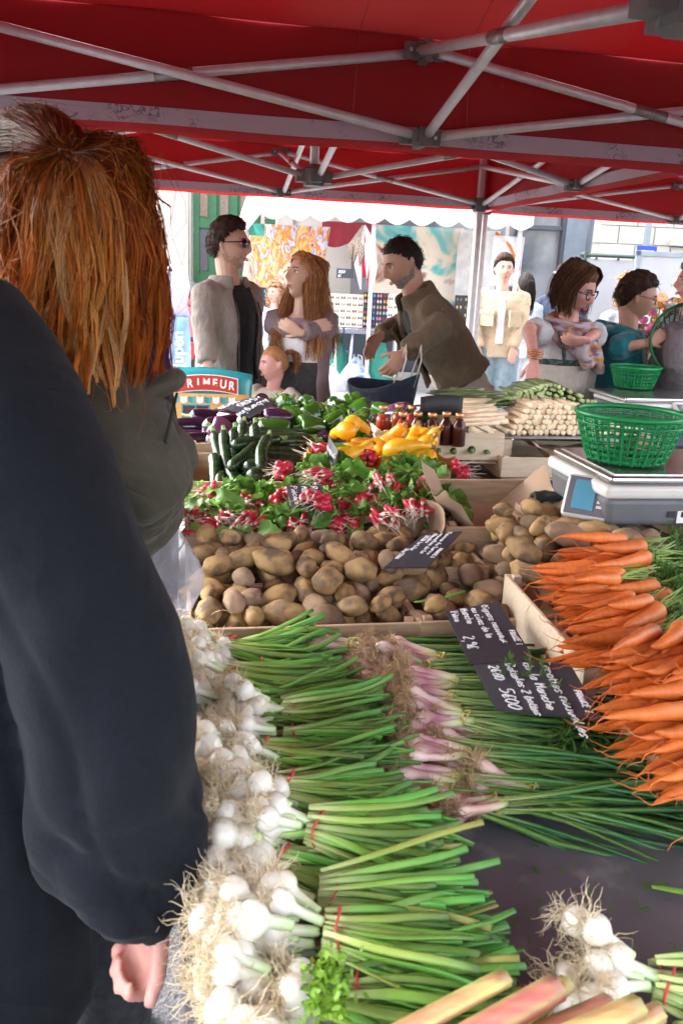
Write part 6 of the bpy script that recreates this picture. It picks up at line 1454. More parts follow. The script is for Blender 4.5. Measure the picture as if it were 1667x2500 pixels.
hoo.arms = [hoo.arms[0], (I_ @ cen[1], I_ @ cen[6], I_ @ wl_, R3 @ Vector((-.10, .02, -1)), R3 @ Vector((-.75, -.65, .0)), 2.0)]
hoo.sh[1] = I_ @ cen[1]; hoo.body(vox=.005)
mb = MB(); pp_, rr_ = [], []
for i in range(len(cen) - 1):
    for k in range(4):
        t = k / 4; pp_.append(I_ @ cen[i].lerp(cen[i + 1], t)); r = edge[i][3] + (edge[i + 1][3] - edge[i][3]) * t; rr_.append(r * (1 + .022 * math.sin(3.1 * (i + t)) * (i > 5)))
pp_.append(I_ @ cen[-1]); rr_.append(edge[-1][3]); n_ = 96; V_ = []
def sst(a, b, x): x = min(1, max(0, (x - a) / (b - a))); return x * x * (3 - 2 * x)
for j, (p_, r_) in enumerate(zip(pp_, rr_)):
    t = j / (len(pp_) - 1); tg = (pp_[min(j + 1, len(pp_) - 1)] - pp_[max(j - 1, 0)]).normalized(); s1_ = tg.cross(Vector((0, 1, 0))).normalized(); w1_ = s1_.cross(tg)
    for k in range(n_):
        a = 2 * PI * k / n_
        f = .012 * max(0, math.sin(2 * a + 9 * t + .6)) ** 3 * sst(.3, .6, t) - .010 * max(0, math.sin(3 * a - 17 * t)) ** 4 * sst(.45, .75, t) + .007 * math.sin(38 * t + 1.5 * math.sin(a)) * sst(.78, .95, t) + .006 * math.sin(a * 2 - 7 * t) - .006 * math.exp(-(((a - (4.2 + .9 * t)) + PI) % (2 * PI) - PI) ** 2 / .006) + .004 * math.sin(26 * t + 2 * a) * sst(.35, .5, t) * (1 - sst(.55, .7, t))
        V_.append(p_ + (s1_ * math.cos(a) + w1_ * math.sin(a)) * (r_ + f))
mb.add(V_, [(j * n_ + k, j * n_ + (k + 1) % n_, (j + 1) * n_ + (k + 1) % n_, (j + 1) * n_ + k) for j in range(len(pp_) - 1) for k in range(n_)] + [tuple(range(n_ - 1, -1, -1)), tuple((len(pp_) - 1) * n_ + k for k in range(n_))])
L_ = lambda x, y, z: I_ @ Vector((x, y, z))
mb.tube([L_(-.47, .86, .62), L_(-.475, .86, .75), L_(-.49, .88, .9), L_(-.52, .91, 1.1), L_(-.545, .93, 1.28), L_(-.55, .93, 1.38), L_(-.55, .93, 1.45)], [(.195, .15), (.202, .155), (.205, .155), (.215, .15), (.225, .14), (.20, .115), (.10, .08)], 30, up=(0, 1, 0))
mb.tube([L_(-.55, .92, 1.44), L_(-.545, .86, 1.47), L_(-.54, .81, 1.42), L_(-.53, .79, 1.33)], [(.11, .06), (.13, .07), (.12, .06), (.04, .03)], 16, up=(0, 1, 0))
hoo.sleeve(mb, .03, i_=(0,)); hoo.part('sweatshirt', mb, M_hood, .006, 1, .012, .12)
mb = MB(); mb.tube([I_ @ at(452, 2200, y=.77) - Vector((.052, 0, 0)), I_ @ at(436, 2262, y=.768) - Vector((.047, 0, 0))], [(.056, .050), (.043, .039)], 20); rm(mb.build('cuff', M_hood, hoo.o), .006, 1)
mb = MB(); hoo.legs(mb, .02); mb.tube([L_(-.40, .80, .30), L_(-.395, .80, .62), L_(-.41, .82, .70)], [.085, .095, .09], 16); hoo.part('jeans', mb, cloth('blue_jeans', (.20, .30, .46), (.14, .22, .36), nscale=20), .012)
hair_shell(hoo.HM, short_line, .02, None).build('hair', M_hair_br, hoo.o)

# ================================================================== bags on the customers' side
def txt(body, name, m, parent, M_, size=.1, ext=.001, off=0., sx=1., align='CENTER'):
    cu = bpy.data.curves.new(name, 'FONT'); cu.body = body; cu.size = size; cu.extrude = ext; cu.offset = off; cu.align_x = align; cu.align_y = 'CENTER'; cu.materials.append(m)
    tmp = bpy.data.objects.new(name, cu); COL.objects.link(tmp); bpy.context.view_layer.update()
    me = bpy.data.meshes.new_from_object(tmp.evaluated_get(bpy.context.evaluated_depsgraph_get())); bpy.data.objects.remove(tmp); me.materials.clear(); me.materials.append(m)
    o = link(name, me, parent); o.matrix_local = M_ @ Matrix.Diagonal((sx, 1, 1, 1)); return o
M_tealp = mat('teal_print', (.03, .30, .33), rough=.25, nscale=3, spec=.6); M_redp = mat('red_print', (.50, .05, .03), rough=.3); M_cream = mat('cream_print', (.70, .58, .38), rough=.3); M_yel = mat('yellow_print', (.66, .42, .12), rough=.3, nscale=10, col2=(.55, .22, .06)); M_mar = mat('maroon_print', (.07, .03, .045), rough=.25); M_wht = mat('white_print', (.80, .79, .77), rough=.35); M_org = mat('orange_webbing', (.80, .16, .015), rough=.6, trans=.15)
bp = at(502, 968, y=3.92); bag = empty('shopping_bag', (bp.x, bp.y, bp.z - .22), (0, 0, .12), 'glossy teal shopping bag with a red PRIMEUR banner and orange handles', 'bag')
mb = MB(); n = 28; V = []
for j in range(13):
    t = j / 12; z = t * .34
    for k in range(n):
        a = 2 * PI * k / n; e = .36; x = .205 * math.copysign(abs(math.cos(a)) ** e, math.cos(a)) * (1 + .05 * t); y = (.085 - .062 * t ** 2) * math.copysign(abs(math.sin(a)) ** .6, math.sin(a)); y += .010 * mnoise.noise(Vector((x * 14, z * 14, k * .1)))
        V.append(Vector((x, y, z + (.014 * math.cos(x * 8) - .05 * max(0, x) * 1.2 if j > 9 else 0))))
mb.add(V, [(j * n + k, j * n + (k + 1) % n, (j + 1) * n + (k + 1) % n, (j + 1) * n + k) for j in range(12) for k in range(n)] + [tuple(range(n - 1, -1, -1))]); bo = mb.build('bag_body', M_tealp, bag); bo.modifiers.new('t', 'SOLIDIFY').thickness = .002
def yf(x, z): t = z / .34; return -(.085 - .062 * t ** 2) - .012
def pquad(name, x0, x1, z0, z1, m, dz=0., d=0., n_=10):
    mb = MB(); mb.grid(lambda i, j: Vector((x0 + (x1 - x0) * i, yf(0, z0 + (z1 - z0) * j) - d, z0 + (z1 - z0) * j + dz * (1 - (2 * i - 1) ** 2))), n_, 4); return mb.build(name, m, bag)
pquad('shop_print', -.19, .20, .02, .242, M_yel, 0, .001); pquad('banner_edge', -.135, .150, .240, .312, M_wht, .016, .003); pquad('banner', -.130, .145, .244, .308, M_redp, .016, .0045)
for i_, ch in enumerate('PRIMEUR'):
    x = -.105 + i_ * .0375; z = .268 + .016 * (1 - (2 * (x + .13) / .275 - 1) ** 2); txt(ch, 'lettering', M_wht, bag, Matrix.Translation((x, yf(0, z) - .0075, z + .006)) @ Matrix.Rotation(PI / 2 - .18, 4, 'X') @ Matrix.Rotation(-.10 * (i_ - 3) / 3, 4, 'Z'), .052, .0005, .0018, .85)
pquad('window_print', -.10, .02, .04, .19, M_mar, 0, .003)
for x in (-.10, -.04, .02): pquad('window_bar', x - .003, x + .003, .035, .195, M_tealp, 0, .0045, 1)
for z in (.115, .192): pquad('window_bar', -.105, .025, z - .003, z + .003, M_tealp, 0, .0047, 2)
for k in range(8): pquad('awning_scallop', -.145 + k * .036, -.115 + k * .036, .205, .232, M_wht if k % 2 else M_tealp, -.006, .004, 4)
for k in range(5): pquad('fruit_print', .05 + .018 * k, .075 + .018 * k, .06 + .012 * (k % 3), .10 + .014 * (k % 2), M_org if k % 2 else M_cream, .004, .004, 3)
for sy in (-1, 1):
    top = bag.matrix_basis.inverted() @ at(507 + 10 * sy, 905, y=3.98 + .02 * sy)
    for x in (-.075, .075):
        mb = MB(); mb.tube([Vector((x, sy * .018, .29)), Vector((x * .85 + top.x * .15, sy * .018 + top.y * .3, .30 + (top.z - .30) * .45)), top + Vector((x * .25, 0, -.004)), top + Vector((0, 0, .004))], [(.016, .002)] * 4, 6, up=(0, 1, .2)); mb.build('handle', M_org, bag)
# navy tote of the bending man
np_ = at(935, 950, y=3.95); tote = empty('tote_bag', (np_.x, np_.y, np_.z - .20), (0, 0, .1), 'open navy tote bag with pale straps in front of the bending man', 'bag')
M_navy = cloth('navy_canvas', (.012, .016, .030), (.018, .023, .04), nscale=8, rough=.7); mb = MB(); V = []; n = 30
for j in range(11):
    t = j / 10
    for k in range(n):
        a = 2 * PI * k / n; r = .12 + .045 * t; V.append(Vector((r * math.cos(a) * 1.02, r * .72 * math.sin(a) + .012 * mnoise.noise(Vector((math.cos(a) * 2, math.sin(a) * 2, t * 3))), t * .24 + (.02 * math.cos(a * 2 + 1) + .022 * math.cos(a)) * t)))
mb.add(V, [(j * n + k, j * n + (k + 1) % n, (j + 1) * n + (k + 1) % n, (j + 1) * n + k) for j in range(10) for k in range(n)] + [tuple(range(n - 1, -1, -1))]); o = mb.build('bag_body', M_navy, tote); q_ = o.modifiers.new('t', 'SOLIDIFY'); q_.thickness = .006
M_strap = cloth('pale_strap', (.55, .48, .42))
for sx in (.06, .13):
    mb = MB(); mb.tube([(sx, -.06, .22), (sx + .03, -.05, .34), (sx + .035, .0, .40), (sx + .03, .06, .34), (sx, .08, .22)], [(.012, .003)] * 5, 6, up=(1, 0, 0)); mb.build('strap', M_strap, tote)
mb = MB(); mb.tube([(.13, -.05, .24), (.06, -.09, .255), (-.01, -.05, .27)], [(.012, .003)] * 3, 6, up=(0, 0, 1)); mb.build('strap', M_strap, tote)
# tall blue printed plastic sack
sp2 = at(428, 925, y=7.0); sack = empty('plastic_sack', (sp2.x, sp2.y, sp2.z - .05), (0, 0, .1), 'tall blue plastic sack with white lettering and palm leaves behind the copper haired woman', 'sack')
M_sack = mat('blue_sack', (.16, .36, .72), (.42, .62, .86), rough=.2, nscale=5, spec=.6); M_leafb = mat('navy_leaf', (.03, .12, .45), rough=.3)
mb = MB(); mb.tube([(0, 0, z) for z in (0, .03, .2, .4, .52, .56)], [(.10, .05), (.125, .075), (.13, .08), (.125, .08), (.11, .05), (.12, .02)], 20, up=(0, 1, 0)); mb.build('sack_body', M_sack, sack)
txt('Jupen', 'lettering', M_wht, sack, Matrix.Translation((.035, -.092, .30)) @ Matrix.Rotation(PI / 2, 4, 'X') @ Matrix.Rotation(PI / 2, 4, 'Z'), .13, .001, .003)
for k in range(7):
    a = -.9 + k * .5; mb = MB(); mb.strip([Vector((.0, -.088, .10)), Vector((.04 * math.sin(a), -.092, .10 + .04 * math.cos(a))), Vector((.09 * math.sin(a), -.086, .10 + .085 * math.cos(a)))], [.008, .022, .003], (0, -1, 0)); mb.build('leaf_print', M_leafb, sack)
mb = MB(); mb.tube([(0, 0, .56), (0, 0, .66), (.01, 0, .80), (.01, 0, .92), (0, 0, .96)], [(.12, .03), (.10, .06), (.115, .07), (.09, .06), (.03, .02)], 16, up=(0, 1, 0)); mb.build('sack_top', mat('pale_sack_top', (.66, .62, .74), (.5, .5, .8), rough=.25, nscale=14, ramp=(.55, .62)), sack)
for z in (0,): pbox(sack, 'stand', (0, 0, -sack.location.z / 2), (.03, .03, sack.location.z), M_alu)

# ================================================================== street behind
M_wallw = mat('cream_render', (.60, .575, .52), (.54, .52, .46), rough=.9, nscale=3, bump=.1); M_stone = mat('pale_stone', (.50, .48, .44), (.43, .41, .37), rough=.9, nscale=9, bump=.2, bscale=40, rnd=.06)
M_gdoor = mat('green_paint', (.022, .125, .048), (.018, .10, .04), rough=.4, nscale=10); M_gglass = mat('ribbed_brown_glass', (.22, .165, .12), (.13, .095, .07), rough=.3, nscale=60, ramp=(.42, .58), bump=.5, bscale=60); M_dglass = mat('dark_panel_glass', (.085, .08, .10), rough=.2)
yb = 14.0
def X(u, v=700, y=yb): return at(u, v, y=y).x
bl = empty('townhouse', (X(470), yb, 0), (0, 0, 0), 'cream rendered townhouse with a big green panelled door', 'building')
x0d, x1d = 0.0, X(668) - X(470)
for (a, b, z0, z1) in ((-9, x0d - .02, 0, 9), (x1d + .02, 6.1, 0, 9), (x0d - .02, x1d + .02, 3.15, 9)): pbox(bl, 'wall', ((a + b) / 2, .2, (z0 + z1) / 2), (b - a, .4, z1 - z0), M_wallw, bev=0)
pbox(bl, 'pilaster', (x0d - .17, -.03, 1.6), (.24, .08, 3.2), M_stone); pbox(bl, 'pilaster', (x1d + .17, -.03, 1.6), (.24, .08, 3.2), M_stone); pbox(bl, 'plinth', (-3, -.03, .25), (5.2, .07, .5), M_stone)
dr = empty('door', (0, 0, 0)); dr.parent = bl
wd = x1d - x0d; pbox(dr, 'door_leaf', (wd / 2, .14, 1.57), (wd, .06, 3.14), M_gdoor)
nc = 4; pw_ = wd / nc
for i in range(nc + 1): pbox(dr, 'stile', (max(.05, min(wd - .05, i * pw_)), .095, 1.57), (.10, .04, 3.13), M_gdoor)
rows = [(.15, .55), (.72, 1.30), (1.46, 2.14), (2.28, 3.0)]
for (z0, z1) in rows:
    pbox(dr, 'rail', (wd / 2, .098, z1 + .07), (wd, .034, .14), M_gdoor)
    for i in range(nc):
        w_ = pw_ - .19; pn = pbox(dr, 'panel', ((i + .5) * pw_, .104, (z0 + z1) / 2), (w_, .012, z1 - z0 - .06), M_gglass if z1 > 2.2 else (M_dglass if z0 > .6 else M_gdoor))
for i, xx in enumerate((-2.6, 3.9)):
    pbox(bl, 'window_frame', (xx, -.01, 2.2), (1.1, .05, 1.6), M_stone); pbox(bl, 'pane', (xx, -.04, 2.2), (.9, .02, 1.4), M_dglass)
# red car
M_carp = mat('red_car_paint', (.50, .025, .035), (.46, .02, .03), rough=.2, nscale=2, coat=.8, spec=.5); M_carg = glass('car_glass', (.5, .55, .58), .05, .5, (.75, .82, .82)); M_trim = mat('black_trim', (.02, .02, .02), rough=.5)
car = empty('parked_car', (X(330, 800, 12.2), 12.2, 0), (0, 0, 0), 'red hatchback parked before the green door', 'car')
prof = [(-2.0, .35), (-2.05, .75), (-1.95, 1.05), (-1.7, 1.5), (-1.2, 1.60), (-.2, 1.62), (.25, 1.54), (1.0, 1.08), (1.7, .98), (2.0, .80), (2.05, .5), (1.95, .3)]
def bodyshell(pr, w0, w1, zc): 
    mb = MB(); n = len(pr); V = []
    for y, k in ((-.86, 0), (-.80, 1), (.80, 1), (.86, 0)):
        for (x, z) in pr:
            inset = .16 * max(0, (z - 1.0) / .6); V.append(Vector((x, math.copysign(abs(y) - inset, y), z)) if k == 0 else Vector((x, math.copysign(abs(y) - inset, y), z + .03 * (z > 1.2))))
    F = [(j * n + i, j * n + (i + 1) % n, (j + 1) * n + (i + 1) % n, (j + 1) * n + i) for j in range(3) for i in range(n)] + [tuple(range(n - 1, -1, -1)), tuple(3 * n + i for i in range(n))]
    mb.add(V, F); return mb
b_ = bodyshell(prof, 1, 1, 1).build('body', M_carp, car, smooth=False); b_.modifiers.new('bv', 'BEVEL').width = .05; b_.modifiers['bv'].segments = 3
for (pts) in ([(-1.55, 1.06), (-1.42, 1.44), (-.55, 1.53), (-.55, 1.06)], [(-.47, 1.06), (-.47, 1.53), (.12, 1.50), (.82, 1.08)]):
    mb = MB(); V = [Vector((x, -.868 + .16 * max(0, (z - 1.0) / .6), z)) for x, z in pts]; mb.add(V, [tuple(range(len(V)))]); wdw = mb.build('side_window', M_carg, car, smooth=False); mb = MB(); mb.tube([v_ + Vector((0, -.002, 0)) for v_ in V + [V[0]]], .014, 5); mb.build('window_seal', M_trim, wdw)
mb = MB(); mb.add([(.30, -.62, 1.535), (.30, .62, 1.535), (.98, .72, 1.115), (.98, -.72, 1.115)], [(0, 1, 2, 3)]); ws = mb.build('windscreen', M_carg, car, smooth=False, loc=(.02, 0, .035))
for x in (-1.30, 1.28):
    for sy in (-1, 1):
        wh = empty('wheel', (x, sy * .80, .31)); wh.parent = car
        mb = MB(); mb.lathe([(.19, -.10), (.29, -.10), (.31, -.06), (.31, .06), (.29, .10), (.19, .10)], 24, Matrix.Rotation(PI / 2, 4, 'X')); mb.build('tyre', M_rubber, wh)
        mb = MB(); mb.lathe([(.02, .085), (.10, .075), (.17, .09), (.195, .10), (.195, -.10)], 20, Matrix.Rotation(PI / 2 * sy * -1 + 0, 4, 'X') if sy > 0 else Matrix.Rotation(PI / 2, 4, 'X')); mb.build('rim', M_alu, wh)
pbox(car, 'side_moulding', (.0, -.875, .62), (2.6, .02, .06), M_trim); pbox(car, 'sill', (0, -.84, .30), (2.1, .06, .1), M_trim)
mb = MB(); mb.tube([(.72, -.87, 1.12), (.72, -.98, 1.15), (.70, -1.05, 1.16)], [(.03, .02), (.06, .05), (.07, .06)], 10, up=(0, 0, 1)); mb.build('mirror', M_carp, car); pbox(car, 'door_handle', (-.15, -.875, .95), (.18, .03, .03), M_carp)
mb = MB(); mb.tube([(1.75, -.78, .84), (1.95, -.62, .80)], [(.10, .06), (.06, .05)], 10, up=(0, 0, 1)); mb.build('headlight', M_wht, car)

# jewellery stall under a white awning
ys = 11.2
M_awn = mat('white_awning', (.66, .65, .65), (.62, .61, .61), rough=.7, nscale=3, trans=.35); M_awnp = mat('pink_awning_edge', (.72, .30, .42), rough=.7, trans=.45)
aw = empty('awning', (0, ys, 0), (0, 0, 0), 'white scalloped awning of the jewellery stall behind the customers', 'awning')
xa, xb = X(577, 540, ys - .6), X(1300, 560, ys - .6); zt = at(900, 545, y=ys - .6).z
mb = MB(); mb.grid(lambda i, j: Vector((xa + (xb - xa) * i, -.6 + 2.4 * j, zt + .22 + .75 * math.sin(j * PI * .5) - .10 * (1 - i) * (1 - j) * 0 - .35 * (max(0, .10 - i) / .10) ** 2)), 40, 12); mb.build('roof', M_awn, aw)
mb = MB(); mb.grid(lambda i, j: Vector((xa + (xb - xa) * i, -.6 - .01 * j, zt + .22 - j * (.16 + .065 * abs(math.sin(i * PI * 12))) - .35 * (max(0, .10 - i) / .10) ** 2)), 144, 4); mb.build('scalloped_valance', M_awn, aw)
mb = MB(); mb.grid(lambda i, j: Vector((X(800) * .8 + .3 + 1.0 * i - .45, 1.4, zt + .12 - j * (.30 + .05 * math.sin(i * 9)))), 20, 3); mb.build('red_back_valance', mat('red_cotton', (.40, .05, .07), rough=.8, trans=.3), aw)
for u in (602, 908, 1262): pbox(aw, 'post', (X(u, 640, ys - .5), -.5, (zt + .1) / 2), (.05, .05, zt + .1), mat('rosy_post', (.55, .46, .45), rough=.5))
for u in (640, 1230): pbox(aw, 'post', (X(u, 640, ys + 1.4), 1.4, 1.3), (.05, .05, 2.6), MATS['rosy_post'])
def painted(name, cols, scale, dist=1.5, st=(1, 1, 1)):
    m = bpy.data.materials.new(name); m.use_nodes = True; N = m.node_tree.nodes; L = m.node_tree.links; b = N['Principled BSDF']; tc = N.new('ShaderNodeTexCoord'); mp = N.new('ShaderNodeMapping'); mp.inputs['Scale'].default_value = st
    ns = N.new('ShaderNodeTexNoise'); ns.inputs['Scale'].default_value = scale; ns.inputs['Detail'].default_value = 3; ns.inputs['Distortion'].default_value = dist; r = N.new('ShaderNodeValToRGB'); r.color_ramp.interpolation = 'LINEAR'
    while len(r.color_ramp.elements) < len(cols): r.color_ramp.elements.new(.5)
    for i, c_ in enumerate(cols): r.color_ramp.elements[i].position = .28 + .44 * i / (len(cols) - 1); r.color_ramp.elements[i].color = (*c_, 1)
    L.new(tc.outputs['Object'], mp.inputs[0]); L.new(mp.outputs[0], ns.inputs['Vector']); L.new(ns.outputs[0], r.inputs[0]); L.new(r.outputs[0], b.inputs['Base Color']); b.inputs['Roughness'].default_value = .7; return m
def banner(label, u0, u1, v0, v1, y, m, skew=0., wav=.03):
    a, b = at(u0, v0, y=y), at(u1, v1, y=y); c0 = Vector(((a.x + b.x) / 2, y, (a.z + b.z) / 2)); w, h = abs(b.x - a.x), abs(a.z - b.z); mb = MB()
    mb.grid(lambda i, j: Vector(((i - .5) * w + skew * (j - .5), wav * math.sin(i * 7 + j * 3), (j - .5) * h)), 24, 16); o = mb.build('printed_banner', m, None, loc=c0); o.modifiers.new('t', 'SOLIDIFY').thickness = .004; return tag(o, label, 'banner', 'printed cloths of the jewellery stall')
banner('cloth printed in swirling orange, yellow and blue hanging behind the couple', 600, 790, 545, 712, ys + .6, painted('swirl_print', [(.06, .14, .35), (.18, .36, .55), (.50, .58, .66), (.55, .14, .04), (.64, .34, .04), (.60, .50, .30), (.50, .10, .26), (.05, .10, .25)], 5, 2.2, (1, 1, .6)), .12)
banner('cloth printed in sea green and sand hanging behind the bending man', 918, 1118, 548, 745, ys + .7, painted('sea_print', [(.03, .16, .16), (.06, .32, .32), (.16, .40, .38), (.60, .50, .36), (.58, .52, .44), (.28, .12, .07), (.03, .015, .012)], 1.6, 1.2))
banner('plain white cloth at the right end of the jewellery stall', 1120, 1205, 560, 740, ys + .5, mat('white_sheet', (.72, .69, .66), rough=.8, trans=.3))
o = banner('clear plastic curtain with orange edging at the end of the awning', 1205, 1268, 575, 700, ys - .3, glass('clear_curtain', (.8, .8, .85), .1, .35)); mb = MB(); mb.tube([Vector((-.17, -.01, .33)), Vector((.02, -.02, .18)), Vector((.16, -.01, -.08)), Vector((-.10, -.01, -.20))], [(.018, .004)] * 4, 6, up=(0, 1, 0)); mb.build('orange_edging', M_org, o)
# hanging scarves and hats
sc_ = empty('hanging_scarves', at(888, 555, y=ys - .45), (0, 0, 0), 'bundle of red and brown scarves hanging from the awning post', 'scarves')
for k in range(9):
    mb = MB(); x = -.12 + .03 * k; L0 = U(.35, .85) if k > 3 else U(.3, .5); mb.tube([(0, 0, .02), (x * .7, U(-.02, .02), -.15), (x + G(.02), U(-.03, .03), -L0 * .6), (x * 1.2, 0, -L0)], [.02, .045, .05, .012], 8); mb.build('scarf', [mat('fur_brown', (.16, .12, .09), (.4, .32, .26), rough=1, nscale=60), mat('red_scarf', (.50, .02, .04), rough=.7), M_whitetop][0 if k < 4 else (1 if k % 2 else 2)], sc_)
# earring boards and tables
M_bw = mat('white_board', (.80, .78, .75), rough=.6); M_bk = mat('black_board', (.018, .018, .022), rough=.6)
def ear_mat(i): cols = [(.45, .38, .02), (.02, .24, .5), (.6, .16, .3), (.22, .01, .02), (.6, .3, .34), (.08, .04, .2), (.5, .5, .45), (.6, .25, .02), (.06, .13, .03), (.3, .3, .42), (.5, .28, .22), (.6, .3, .2), (.35, .03, .02), (.02, .14, .2), (.4, .3, .5), (.3, .42, .5)]; return mat('earring_%s' % 'abcdefghijklmnop'[i % 16], cols[i % 16], rough=.3)
M_gold = mat('gold_earring', (.42, .30, .12), rough=.35, metal=.6); M_wood_e = mat('wood_earring', (.16, .10, .05), rough=.5)
def earboard(label, u0, u1, v0, v1, y, dark, nc, nr, gold=False):
    a, b = at(u0, v0, y=y), at(u1, v1, y=y); w, h = b.x - a.x, a.z - b.z; t = empty('earring_board', ((a.x + b.x) / 2, y, b.z), (-.12, 0, 0), label, 'display board', 'earring boards')
    pbox(t, 'board', (0, 0, h / 2), (w, .02, h), M_bk if dark else M_bw)
    for j in range(nr):
        for i in range(nc):
            x, z = -w / 2 + w * (i + .5) / nc, h * (1 - (j + .55) / nr); m = (M_gold if (i + j) % 2 else M_wood_e) if gold else ear_mat(i + 4 * j)
            e = MB()
            for dx in (-.016, .016): e.lathe([(0, -.022), (.011, -.012), (.013, 0), (.008, .014), (.001, .026)], 6, Matrix.Translation((x + dx * w / nc / .075, -.016, z)) @ Matrix.Diagonal((1, .3, 1, 1)))
            e.build('earring_pair', m, t)
    for sx in (-.4, .4): bar(t, 'prop', (sx * w, .02, h * .7), (sx * w, .22, 0), .006, M_trim)
    return t
yt = ys - .35; zt_ = at(880, 803, y=yt).z
earboard('white board of gold and brown earrings left of the black one', 803, 884, 716, 800, yt + .1, False, 6, 5, True); earboard('black board of bright coloured earrings on the jewellery table', 888, 946, 713, 800, yt + .1, True, 4, 6); earboard('narrow white board of dark earrings beside the bending man', 948, 985, 718, 800, yt + .1, False, 3, 4, True)
earboard('white board of pale wooden earrings behind the woman with folded arms', 760, 800, 716, 800, yt + .1, False, 3, 4, True)
earboard('black board of heart earrings behind the man with sunglasses', 612, 652, 700, 760, yt + .2, True, 2, 3); earboard('black board of silver ring earrings right of the bending man', 1112, 1168, 720, 800, yt + .1, True, 3, 4, True)
M_grid = mat('grey_resin', (.20, .20, .24), rough=.5)
for (u0, u1, lab) in ((740, 838, 'grey folding table with jewellery trays, left one'), (842, 985, 'grey folding table under the black earring board'), (1060, 1180, 'grey folding table of the jewellery stall behind the bending man')):
    a, b = at(u0, 800, y=yt), at(u1, 800, y=yt); t = empty('folding_table', ((a.x + b.x) / 2, yt + .15, 0), (0, 0, 0), lab, 'table', 'jewellery tables'); w = b.x - a.x; pbox(t, 'tabletop', (0, 0, zt_ - .03), (w, .6, .045), M_grid)
    for sx in (-1, 1):
        for sy in (-.24, .24): bar(t, 'leg', (sx * (w / 2 - .06), sy, 0), (sx * (w / 2 - .10), sy, zt_ - .04), .016, M_alu)
        bar(t, 'stretcher', (sx * (w / 2 - .07), -.24, .25), (sx * (w / 2 - .07), .24, .25), .012, M_alu)
    mb = MB(); rs2 = random.Random(4)
    tr = mb
    for k in range(90): x, y = rs2.uniform(-w / 2, w / 2), rs2.uniform(-.28, .2); tr.lathe([(0, 0), (.018, .004), (0, .010)], 5, Matrix.Translation((x, y, zt_ - .006)), (rs2.uniform(.2, .9), rs2.uniform(.2, .8), rs2.uniform(.3, .9)))
    o = tr.build('trinkets', mat('trinket', (.8, .8, .8), rough=.3, vcol=True), t); o['kind'] = 'stuff'
def plastic_bag(label, u, v, y, w, h, m, seed):
    bm = bmesh.new(); bmesh.ops.create_icosphere(bm, subdivisions=3, radius=1)
    for q in bm.verts: p = q.co.copy(); k = 1 + .25 * mnoise.noise(p * 2 + Vector((seed, 0, 0))) + .12 * mnoise.noise(p * 5 + Vector((0, seed, 0))); q.co = Vector((p.x * w * k * (1 - .45 * max(0, p.z)), p.y * w * .7 * k, (p.z + .9) * h * .5 * (1 + .3 * max(0, p.z))))
    me = bpy.data.meshes.new('plastic_bag'); bm.to_mesh(me); bm.free(); me.materials.append(m); me.polygons.foreach_set('use_smooth', [True] * len(me.polygons)); o = link('plastic_bag', me, None, (at(u, v, y=y).x, y, .0)); tag(o, label, 'bag', 'bags under the jewellery tables')
    for sx in (-1, 1):
        mb = MB(); mb.tube([(sx * w * .35, 0, h * .95), (sx * w * .30, 0, h * 1.25), (sx * w * .12, .02, h * 1.3), (sx * w * .1, .02, h * .98)], .012, 5); mb.build('handle', m, o)
M_wb = mat('white_blue_plastic', (.74, .75, .78), (.12, .28, .60), rough=.35, nscale=6, ramp=(.58, .64), trans=.2); M_gb = mat('green_plastic_bag', (.05, .36, .26), (.04, .28, .22), rough=.4, nscale=6, trans=.2); M_bb = mat('blue_plastic_bag', (.04, .13, .36), rough=.4, trans=.1)
plastic_bag('white and blue plastic bag on the ground under the jewellery table', 868, 900, ys - .2, .24, .42, M_wb, 1); plastic_bag('green plastic bag under the jewellery table', 822, 880, ys, .20, .62, M_gb, 2); plastic_bag('white sack on the ground left of the table legs', 806, 930, ys - .5, .2, .34, mat('white_plastic', (.72, .72, .74), rough=.4, trans=.2), 3)
plastic_bag('dark blue bag behind the green one under the table', 848, 880, ys + .3, .22, .45, M_bb, 4); plastic_bag('green bag standing behind the bending man\'s hands', 925, 880, ys - .1, .17, .7, M_gb, 5); plastic_bag('red and white bag beside the shopkeeper in the street', 1478, 850, 6.0, .16, .5, mat('red_white_bag', (.7, .68, .68), (.55, .03, .04), rough=.4, nscale=3, ramp=(.48, .54)), 6)
gb_ = banner('green plastic bag pinned to the awning above the sunglasses', 608, 645, 545, 576, ys - .55, M_gb, 0, .03)

# right-hand side: dark shop front, pale stone house, fence
M_slate = mat('slate_blue_paint', (.055, .068, .085), (.045, .056, .07), rough=.35, nscale=4); M_shopg = mat('shop_glass', (.10, .11, .125), (.30, .31, .32), rough=.08, nscale=1.1, ramp=(.45, .6), spec=.6)
yf_ = 13.4; sf = empty('shop_front', (X(1262, 600, yf_), yf_, 0), (0, 0, 0), 'slate blue shop front with a big dark window', 'shop'); wsf = X(1432, 600, yf_) - X(1262, 600, yf_)
pbox(sf, 'fascia', (wsf / 2 - 1.5, .1, 3.1), (wsf + 3, .3, .9), M_slate); pbox(sf, 'stall_riser', (wsf / 2 - 1.5, .1, .55), (wsf + 3, .3, 1.1), M_slate); pbox(sf, 'window_pane', (wsf * .3 - 1.2, .12, 1.9), (wsf * .75 + 2.4, .03, 1.55), M_shopg)
pbox(sf, 'window_frame', (wsf * .66, .02, 1.9), (.10, .24, 1.56), M_slate); pbox(sf, 'window_frame', (wsf * .02, .02, 1.9), (.07, .2, 1.56), M_slate); pbox(sf, 'corner_pier', (wsf * .84, .0, 1.9), (.40, .3, 1.56), mat('blue_grey_pier', (.15, .18, .21), rough=.5)); pbox(sf, 'transom', (wsf * .35, -.02, 2.33), (wsf * .6, .08, .06), M_slate)
